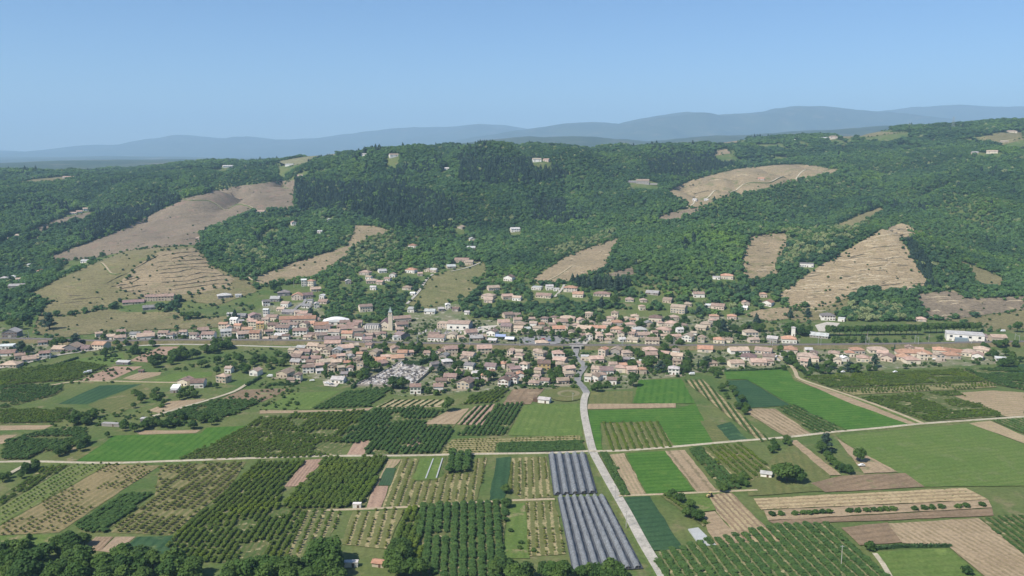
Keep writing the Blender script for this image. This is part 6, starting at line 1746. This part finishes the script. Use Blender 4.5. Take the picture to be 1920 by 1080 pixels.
T(1640, 688, 'cedar', 13, 11, 'bluish cedar among the eastern villas'); T(1593, 697, 'cedar', 10, 15, 'dark spreading pine at the villa gardens'); T(1603, 699, 'broadleaf', 9, 10, 'dark tree right of the spreading pine')
T(1677, 660, 'cypress', 9, 9, 'slim cypress by the railway bank'); T(1683, 661, 'bush', 4, 6, 'round bush beside the slim cypress')
T(1518, 692, 'conifer', 11, 11, 'dark conifer in front of the pink tall house'); T(1531, 696, 'conifer', 9, 10, 'second dark conifer in front of the villas'); T(1554, 690, 'broadleaf', 8, 9, 'round pale tree in the villa gardens')
T(1486, 682, 'broadleaf', 8, 9, 'light green round tree at the estate lane'); T(1558, 678, 'broadleaf', 8, 9, 'round tree behind the pale garden tree')
T(1907, 623, 'avenue', 13, 13, 'lone round-headed tree at the eastern edge')
for k, x in enumerate(np.linspace(1553, 1720, 17)):
    T(x, 630 - k * .1, 'avenue', 12, 10, 'plane tree in the western half of the long avenue', 'western avenue trees')
for k, x in enumerate(np.linspace(1734, 1832, 10)):
    T(x, 625 - k * .2, 'avenue', 12, 10.5, 'plane tree in the eastern half of the long avenue', 'eastern avenue trees')
for k, (x, y) in enumerate([(738, 728), (747, 729), (755, 730)]):
    T(x, y, 'cedar' if k == 1 else 'broadleaf', 11, 11, 'dark tree in the trio beside the cemetery house', 'cemetery house trio')
T(693, 696, 'broadleaf', 14, 11, 'large tree shading the cemetery wall'); T(703, 698, 'broadleaf', 11, 11, 'second tree shading the cemetery wall')
T(826, 706, 'cedar', 13, 10, 'dark conifer at the eastern cemetery end'); T(816, 680, 'broadleaf', 9, 7, 'tree at the end of the tall hedge')
T(803, 738, 'bush', 6, 7, 'grey-green bush between the two white houses'); T(818, 741, 'bush', 5, 6, 'bush in front of the second white house')
T(1120, 735, 'broadleaf', 8.5, 8.5, 'round tree in front of the corner houses'); T(1140, 724, 'bush', 5, 6, 'bush beside the corner houses')
T(1213, 690, 'broadleaf', 9, 11, 'round green tree by the pink eastern houses'); T(1238, 697, 'cedar', 11, 13, 'dark broad tree left of the white villa'); T(1250, 690, 'broadleaf', 9, 10, 'tree behind the white villa')
T(1246, 658, 'broadleaf', 9, 9, 'light green tree beside the railway'); T(1258, 648, 'broadleaf', 11, 10, 'tall green tree by the big tan house'); T(1275, 652, 'broadleaf', 10, 10, 'second tall green tree by the big tan house')
for k, (x, y, h_) in enumerate([(860, 708, 8), (905, 712, 10), (915, 714, 10), (925, 712, 8), (893, 725, 7), (932, 690, 8), (902, 695, 7), (1003, 690, 6), (985, 707, 7), (1035, 712, 7), (1045, 705, 7), (985, 720, 6), (1032, 703, 6), (1070, 672, 8), (1060, 672, 8), (955, 690, 7), (895, 676, 6), (865, 690, 7)]):
    T(x, y, 'broadleaf', h_, h_ * .95, 'garden tree between cemetery and road bend', 'gardens west of the road bend')
# woodland strips: (picture polygon, count, kind, height, label, group)
def strip(pp, n_, kind, h_, label, group, wr=.95):
    a_ = np.array(pp, float); k = 0; tries = 0
    while k < n_ and tries < n_ * 60:
        tries += 1
        x, y = random.uniform(a_[:, 0].min(), a_[:, 0].max()), random.uniform(a_[:, 1].min(), a_[:, 1].max())
        if in_poly([x], [y], pp)[0]:
            hh = H1(x, y)
            if any(abs(hh[0] - q[0]) < q[2] + 1.5 and -14 < hh[1] - q[1] < q[3] + 2 for q in HOUSES):
                continue
            s = random.uniform(.75, 1.2)
            TREES.append((hh[0], hh[1], hh[2], kind if random.random() < .9 else 'broadleaf', h_ * s, h_ * s * wr * random.uniform(.85, 1.15), label, group))
            k += 1
strip([(0, 1062), (60, 1050), (130, 1052), (230, 1060), (330, 1070), (400, 1084), (400, 1110), (0, 1110)], 46, 'broadleaf', 11.5, 'leafy tree in the belt along the lower left edge', 'lower left tree belt')
strip([(105, 1034), (130, 1012), (150, 1005), (165, 1020), (140, 1042), (115, 1045)], 9, 'broadleaf', 7.5, 'tree in the garden clump by the ploughed patch', 'garden clump')
strip([(395, 1085), (470, 1075), (560, 1072), (650, 1078), (660, 1100), (400, 1105)], 20, 'broadleaf', 10, 'leafy tree at the bottom edge left of the red cabin', 'bottom edge trees')
strip([(590, 1060), (640, 1050), (650, 1075), (600, 1085)], 7, 'broadleaf', 12, 'big bright tree left of the white container', 'bright trees by the container')
strip([(730, 1042), (775, 1035), (800, 1060), (790, 1085), (720, 1090)], 10, 'broadleaf', 9.5, 'leafy tree right of the red cabin', 'trees by the red cabin')
strip([(925, 1074), (1010, 1068), (1075, 1080), (1215, 1084), (1220, 1100), (920, 1105)], 26, 'broadleaf', 8.5, 'leafy tree at the bottom edge under the nets', 'trees under the nets')
strip([(270, 688), (330, 668), (420, 648), (440, 652), (400, 664), (330, 684), (290, 692)], 34, 'broadleaf', 9, 'dark tree in the long hedgerow beside the bare strip', 'long hedgerow')
strip([(370, 690), (430, 672), (540, 668), (545, 690), (470, 702), (400, 705)], 26, 'broadleaf', 7.5, 'garden tree west of the village gardens', 'western gardens')
strip([(180, 655), (250, 645), (300, 648), (240, 672), (185, 676)], 14, 'broadleaf', 6.5, 'small tree in the pasture by the orange-roofed house', 'pasture trees')
strip([(230, 745), (330, 730), (400, 722), (440, 735), (400, 748), (300, 760), (240, 770)], 22, 'broadleaf', 6, 'garden tree around the two farmhouses', 'farmhouse gardens')
strip([(120, 785), (170, 775), (200, 785), (160, 800), (125, 800)], 9, 'broadleaf', 7, 'dark tree in the clump left of the lane', 'clump left of the lane')
strip([(210, 800), (230, 785), (300, 785), (420, 790), (420, 802), (260, 810), (215, 815)], 22, 'broadleaf', 6.5, 'tree in the hedge above the vivid green field', 'hedge above the vivid field')
strip([(100, 850), (150, 832), (205, 815), (215, 820), (150, 848), (110, 858)], 14, 'broadleaf', 5.5, 'bushy tree left of the vivid green field', 'bushes left of the vivid field')
strip([(0, 905), (30, 885), (70, 875), (75, 882), (30, 905), (0, 915)], 9, 'broadleaf', 5.5, 'bushy tree in the western corner hedge', 'western corner hedge')
strip([(700, 655), (760, 650), (880, 652), (880, 660), (800, 664), (710, 662)], 24, 'broadleaf', 7, 'tree on the railway bank near the cemetery', 'railway bank trees')
strip([(1330, 700), (1350, 698), (1395, 760), (1420, 780), (1405, 785), (1370, 760)], 16, 'broadleaf', 6, 'bushy tree in the hedge beside the blue-green crop', 'hedge by the blue-green crop')
strip([(1345, 920), (1395, 890), (1400, 905), (1405, 920), (1380, 935), (1360, 930)], 9, 'broadleaf', 5.5, 'bushy tree left of the garden lawn', 'bushes left of the lawn')
strip([(1430, 840), (1475, 828), (1482, 836), (1445, 860)], 8, 'broadleaf', 5, 'bushy tree at the top of the garden lawn', 'bushes above the lawn')
strip([(1250, 935), (1275, 935), (1320, 975), (1300, 985)], 10, 'broadleaf', 5.5, 'bushy tree beside the sandy plot', 'bushes by the sandy plot')
strip([(1560, 633), (1640, 636), (1770, 634), (1770, 645), (1560, 647)], 36, 'bush', 4.5, 'low bush on the railway bank below the avenue', 'bank bushes below the avenue')
strip([(1830, 650), (1920, 645), (1920, 690), (1870, 690), (1860, 668)], 20, 'broadleaf', 8, 'tree in the eastern edge gardens', 'eastern edge gardens')
strip([(1460, 655), (1480, 656), (1500, 690), (1520, 700), (1500, 702), (1470, 680)], 8, 'broadleaf', 7, 'tree along the estate lane', 'estate lane trees')
strip([(1460, 694), (1600, 690), (1700, 686), (1700, 694), (1600, 702), (1500, 706)], 18, 'broadleaf', 5.5, 'garden tree below the eastern villas', 'gardens below the villas')
strip([(1395, 616), (1500, 618), (1545, 616), (1545, 630), (1500, 632), (1395, 628)], 20, 'broadleaf', 8.5, 'tree between railway and vine terraces', 'trees above the railway')
strip([(1150, 656), (1290, 658), (1300, 700), (1150, 700)], 44, 'broadleaf', 6.5, 'garden tree east of the underpass road', 'gardens east of the underpass')
strip([(560, 655), (690, 660), (690, 715), (600, 705), (560, 690)], 60, 'broadleaf', 5.5, 'garden tree southwest of the railway', 'gardens southwest of the railway')
strip([(790, 655), (1070, 660), (1080, 720), (960, 726), (830, 722), (800, 690)], 90, 'broadleaf', 5.5, 'small garden tree in the southern quarter', 'southern quarter gardens')
strip([(960, 600), (1290, 598), (1290, 640), (1120, 642), (960, 628)], 120, 'broadleaf', 6.5, 'small garden tree in the northern quarter', 'northern quarter gardens')
strip([(420, 600), (640, 596), (780, 610), (780, 642), (560, 640), (420, 640)], 50, 'broadleaf', 5.5, 'small tree in the old village', 'old village trees')
strip([(190, 632), (410, 626), (410, 641), (190, 642)], 16, 'broadleaf', 6, 'tree in the western roadside row', 'roadside row trees')
strip([(1290, 615), (1400, 612), (1470, 640), (1300, 645)], 18, 'broadleaf', 6.5, 'tree behind the railway near the estate', 'trees behind the estate')
# row of small bushes on the sandy strip
for k, (x, y) in enumerate([(1448, 968), (1464, 967), (1490, 966), (1505, 965), (1518, 965), (1530, 964), (1542, 963), (1555, 963), (1592, 961), (1608, 961), (1624, 960), (1638, 959), (1650, 959), (1662, 958), (1675, 958), (1715, 957), (1733, 956), (1748, 955), (1765, 954), (1796, 953), (1812, 952), (1842, 950)]):
    T(x, y, 'bush', 2.8, 4.2, 'low bush in the spaced row on the sandy strip', 'bush row on the sandy strip')
for x, y in [(976, 1020), (975, 1030), (958, 998), (1000, 1035)]:
    T(x, y, 'bush', 2.2, 3.0, 'small bush on the grass strip left of the nets', 'grass strip bushes')
T(303, 764, 'bush', 3.0, 5.5, 'lone bush on the sandy lot'); T(56, 1013, 'bush', 4.0, 3.6, 'lone bush in the grass clearing'); T(951, 952, 'broadleaf', 6, 6, 'round tree at the corner of the dense orchard')
T(948, 925, 'broadleaf', 5.5, 6, 'tree at the end of the blue-green strip'); T(1632, 1032, 'bush', 5, 6, 'bright bush at the hedge end'); T(1812, 1078, 'bush', 5, 5, 'pale bush on the mown lawn')

NAMES = dict(broadleaf=('broadleaf_tree', 'tree'), cedar=('cedar_tree', 'tree'), conifer=('conifer_tree', 'tree'), cypress=('cypress_tree', 'tree'), avenue=('plane_tree', 'tree'), bush=('garden_bush', 'bush'))
vis = sorted(range(len(TREES)), key=lambda i: -(TREES[i][4] / TREES[i][1]) - (10 if TREES[i][7] is None else 0))
nb = {}
REST = {}
for i in vis:
    x, y, z, kind, h_, w_, lab, grp = TREES[i]
    nb[kind] = nb.get(kind, 0) + 1
    if nb[kind] <= 300:
        plant_thing(NAMES[kind][0], kind, x, y, z, w_ * 1.2 if kind in ('broadleaf', 'avenue') else w_, h_, random.random() * 6.28, lab, NAMES[kind][1], grp)
    else:
        REST.setdefault(kind, []).append((x, y, z, w_ * 1.2, h_, random.random() * 6.28))

# ------------------------------------------------------------------ hillside forest: a mass of crowns
edge = [(-400, 612), (0, 612), (50, 612), (62, 592), (130, 597), (240, 583), (330, 585), (340, 560), (480, 545), (490, 540), (600, 528), (610, 600), (745, 603), (760, 572), (860, 566), (870, 597), (1130, 597), (1135, 580), (1290, 585), (1310, 600), (1400, 590), (1500, 600), (1570, 600), (1590, 607), (1740, 605), (1745, 600), (1920, 612), (2400, 612)]
pts_ = []
for y0, y1, sp in ((1000, 2500, 5.8), (2500, 4650, 10.0)):
    gx, gy = np.meshgrid(np.arange(-2600, 2600, sp), np.arange(y0, y1, sp))
    gx = gx + RNG.uniform(-.48, .48, gx.shape) * sp; gy = gy + RNG.uniform(-.48, .48, gy.shape) * sp
    k = np.abs(gx) < gy * .66 + 60
    gx, gy = gx[k], gy[k]
    z_ = gz(gx, gy)
    px, py, _ = project(gx, gy, z_)
    eb = np.interp(px, [e[0] for e in edge], [e[1] for e in edge])
    keep = (py < eb)
    pts_.append(np.stack([gx[keep], gy[keep], z_[keep], px[keep], py[keep], np.full(keep.sum(), sp)], -1))
A = np.concatenate(pts_)
ok = np.ones(len(A), bool)
for pl in EXCL_POLY:
    ok &= ~in_poly(A[:, 0], A[:, 1], pl)
saddle = [tuple(p[:2]) for p in hit([100, 190, 240, 300, 365, 385], [520, 491, 474, 468, 467, 470])] + [tuple(p[:2]) for p in hit([382, 330, 240, 190, 120], [456, 459, 466, 478, 487])]
ok &= ~(in_poly(A[:, 0], A[:, 1], saddle) & (RNG.random(len(A)) < .96))       # open grass behind the spur top
for (hx, hy, rw, rd) in HOUSES:
    if hy > 1000:
        ok &= ~((np.abs(A[:, 0] - hx) < rw + 4.5) & (A[:, 1] < hy + rd + 4) & (A[:, 1] > hy - rd - (22 if hy < 1500 else (50 if hy < 2350 else 110))))
for line, w_ in ROADLINES:
    if line[:, 1].max() > 1000:
        for p in line[::2]:
            ok &= (A[:, 0] - p[0]) ** 2 + (A[:, 1] - p[1]) ** 2 > (w_ / 2 + 4.0) ** 2
thin = [([(620, 440), (910, 440), (910, 600), (760, 575), (640, 520)], .3), ([(870, 515), (1300, 515), (1300, 565), (870, 565)], .35), ([(1290, 535), (1470, 535), (1470, 600), (1290, 600)], .35), ([(0, 480), (200, 480), (150, 520), (0, 548)], .35), ([(460, 390), (640, 390), (640, 460), (460, 460)], .15)]
rnd_ = RNG.random(len(A))
for pp, drop in thin:
    ok &= ~(in_poly(A[:, 3], A[:, 4], pp) & (rnd_ < drop))
for pl, hf_ in zip(EXCL_POLY, HILL_FIELDS):
    if min(p[1] for p in hf_[2]) < 300:          # plateau meadows lie open towards the valley
        for dy in (40, 80):
            ok &= ~in_poly(A[:, 0], A[:, 1] + dy, pl)
farclear = (A[:, 1] > 2500) & (fbm(A[:, 0], A[:, 1], 300, 5, 3) > .33)
ok &= ~farclear
A = A[ok]
dark_zone = np.zeros(len(A), bool)
for pp in ([(550, 340), (640, 345), (760, 350), (860, 380), (850, 430), (740, 430), (640, 400), (560, 395)], [(1210, 300), (1340, 290), (1380, 310), (1290, 335), (1220, 330)], [(860, 300), (1010, 300), (1080, 330), (980, 350), (860, 345)], [(1000, 380), (1060, 380), (1060, 430), (1000, 420)], [(1690, 455), (1712, 450), (1745, 500), (1760, 545), (1735, 545)], [(180, 410), (330, 370), (340, 380), (230, 430), (150, 460)]):
    dark_zone |= in_poly(A[:, 3], A[:, 4], pp)
pale_zone = np.zeros(len(A), bool)
for pp in ([(640, 445), (740, 440), (750, 500), (650, 520)], [(1440, 440), (1600, 420), (1640, 400), (1600, 450), (1520, 490), (1470, 500)], [(420, 460), (500, 460), (500, 500), (430, 500)], [(1590, 570), (1700, 575), (1700, 605), (1590, 605)], [(1010, 470), (1100, 450), (1150, 430), (1150, 445), (1060, 485)]):
    pale_zone |= in_poly(A[:, 3], A[:, 4], pp)
nz = fbm(A[:, 0], A[:, 1], 160, 60, 3)
FOR = {'forest': [], 'conifer': [], 'pale': []}
for i in range(len(A)):
    x, y, z, px, py, sp = A[i]
    r_ = random.random()
    hsc = (1 + .55 * nz[i]) * random.choice([random.uniform(.6, .9), random.uniform(.85, 1.2), random.uniform(1.0, 1.5)]) * (1.0 if sp < 8 else 1.25)
    if (dark_zone[i] and r_ < .72) or (nz[i] > .45 and r_ < .3) or r_ < .006:
        FOR['conifer'].append((x, y, z - .4, 12 * hsc, 11.5 * hsc, random.random() * 6.28))
    elif (pale_zone[i] and r_ < .42) or r_ > .985:
        FOR['pale'].append((x, y, z - .4, 8.4 * hsc, 7.6 * hsc, random.random() * 6.28))
    else:
        q = 1.5 if sp > 8 else 1.0
        FOR['forest'].append((x, y, z - .6, 8.4 * hsc * q, 7.4 * hsc * (1 + nz[i] * .3), random.random() * 6.28))
scatter('forest', 'mixed broadleaf and conifer forest covering the hills and plateau', FOR)

# shrubs and saplings over the vineyard slopes and garden plots: ground cover nobody could count
und = {'bush': []}
for lab, c_, pp, c3 in HILL_FIELDS:
    a_ = np.array(pp, float)
    n_ = int((a_[:, 0].max() - a_[:, 0].min()) * (a_[:, 1].max() - a_[:, 1].min()) / (900 if 'scrubby' not in lab else 90))
    for k in range(n_):
        x, y = random.uniform(a_[:, 0].min(), a_[:, 0].max()), random.uniform(a_[:, 1].min(), a_[:, 1].max())
        if in_poly([x], [y], pp)[0]:
            hh = H1(x, y); s = random.uniform(1.2, 3.2)
            und['bush'].append((hh[0], hh[1], hh[2] + .2, s * 1.3, s, random.random() * 6))
edge_trees = []
for pl in EXCL_POLY:                 # scrub that frays the edges between clearings and wood
    for i in range(len(pl)):
        a_, b_ = np.array(pl[i]), np.array(pl[(i + 1) % len(pl)])
        for t in np.arange(0, 1, 5.0 / max(5.0, np.linalg.norm(b_ - a_))):
            if random.random() < .5:
                p = a_ + (b_ - a_) * t + RNG.normal(size=2) * 4.5
                if any(abs(p[0] - q[0]) < q[2] + 3 and -16 < p[1] - q[1] < q[3] + 2 for q in HOUSES):
                    continue
                s = random.uniform(1.2, 5.0)
                (und['bush'] if s < 2.8 else edge_trees).append((p[0], p[1], float(gz(p[0], p[1])) - .1, s * 1.25, s, random.random() * 6))
und['forest'] = edge_trees
gx = RNG.uniform(-1100, 1100, 34000); gy = RNG.uniform(390, 1010, 34000)
dens = fbm(gx, gy, 60, 41, 3)
pxa, pya, _ = project(gx, gy, np.zeros_like(gx))
inv = np.zeros(len(gx), bool)
for pp in VILLAGE:
    inv |= in_poly(pxa, pya, pp)
for k in range(len(gx)):
    if inv[k] and dens[k] > -.3 and not in_poly([gx[k]], [gy[k]], cp)[0] and not in_poly([gx[k]], [gy[k]], c2)[0] and not any(abs(gx[k] - q[0]) < q[2] + 1.2 and abs(gy[k] - q[1]) < q[3] + 1.2 for q in HOUSES):
        s = random.choice([random.uniform(.8, 1.8), random.uniform(1.4, 3.6)])
        und['bush'].append((gx[k], gy[k], 0.0, s * 1.35, s, random.random() * 6))
# the uneven edges between parcels
for k in range(len(gx)):
    if not inv[k] and dens[k] > .18 and pya[k] > 655 and (pxa[k] < 560 and pya[k] < 800):
        s = random.uniform(.8, 2.4)
        und['bush'].append((gx[k], gy[k], 0.0, s * 1.5, s, random.random() * 6))
for kk_, v in REST.items():
    und.setdefault(kk_, []).extend(v)
scatter('undergrowth', 'garden shrubs, saplings and scrub between houses and on the vineyard slopes', und)

# ------------------------------------------------------------------ orchards and rows
def seen(t):
    px, py, f_ = project(t[0], t[1], t[2])
    return (t[4] / f_) if (0 < px < 1920 and 0 < py < 1076) else 0
ORCH.sort(key=lambda t: -seen(t))
FRUIT = {}
for i, t in enumerate(ORCH):
    if any((t[0] - q[0]) ** 2 + (t[1] - q[1]) ** 2 < 30 for q in HOUSES if q[1] < 800 and q[2] < 6):
        continue
    if i < 300:
        plant_thing('orchard_tree', t[6], t[0], t[1], t[2], t[3], t[4], t[5], t[7], 'tree', t[7].split(' in ', 1)[1])
    else:
        FRUIT.setdefault(t[6], []).append(t[:6])
VIN = {}
for t in ROWS:
    VIN.setdefault(t[6], []).append(t[:6])
scatter('orchard_foliage', 'rows of fruit trees filling the orchards of the valley floor', FRUIT)
scatter('vine_foliage', 'leafy vine rows and row crops in the striped plots', VIN)
print('COUNTS', len(A), sum(len(v) for v in FRUIT.values()), sum(len(v) for v in VIN.values()), len(TREES), nb, len(und['bush']), len(ROW), len(bpy.data.objects))

# ------------------------------------------------------------------ the air between here and the mountains
hv, hf = box(0, 13000, 700, 56000, 32000, 1420)
hm = bpy.data.materials.new('haze_air')
hm.use_nodes = True
hn = hm.node_tree
hn.nodes.clear()
ho = hn.nodes.new('ShaderNodeOutputMaterial')
pv = hn.nodes.new('ShaderNodeVolumePrincipled')
pv.inputs['Color'].default_value = (0.5, 0.745, 1.0, 1)
pv.inputs['Density'].default_value = 7.5e-5
pv.inputs['Anisotropy'].default_value = 0.0
hn.links.new(pv.outputs[0], ho.inputs['Volume'])
tag(link('haze', mesh('haze', hv, hf, hm)), 'pale blue haze filling the valley air', kind='stuff')
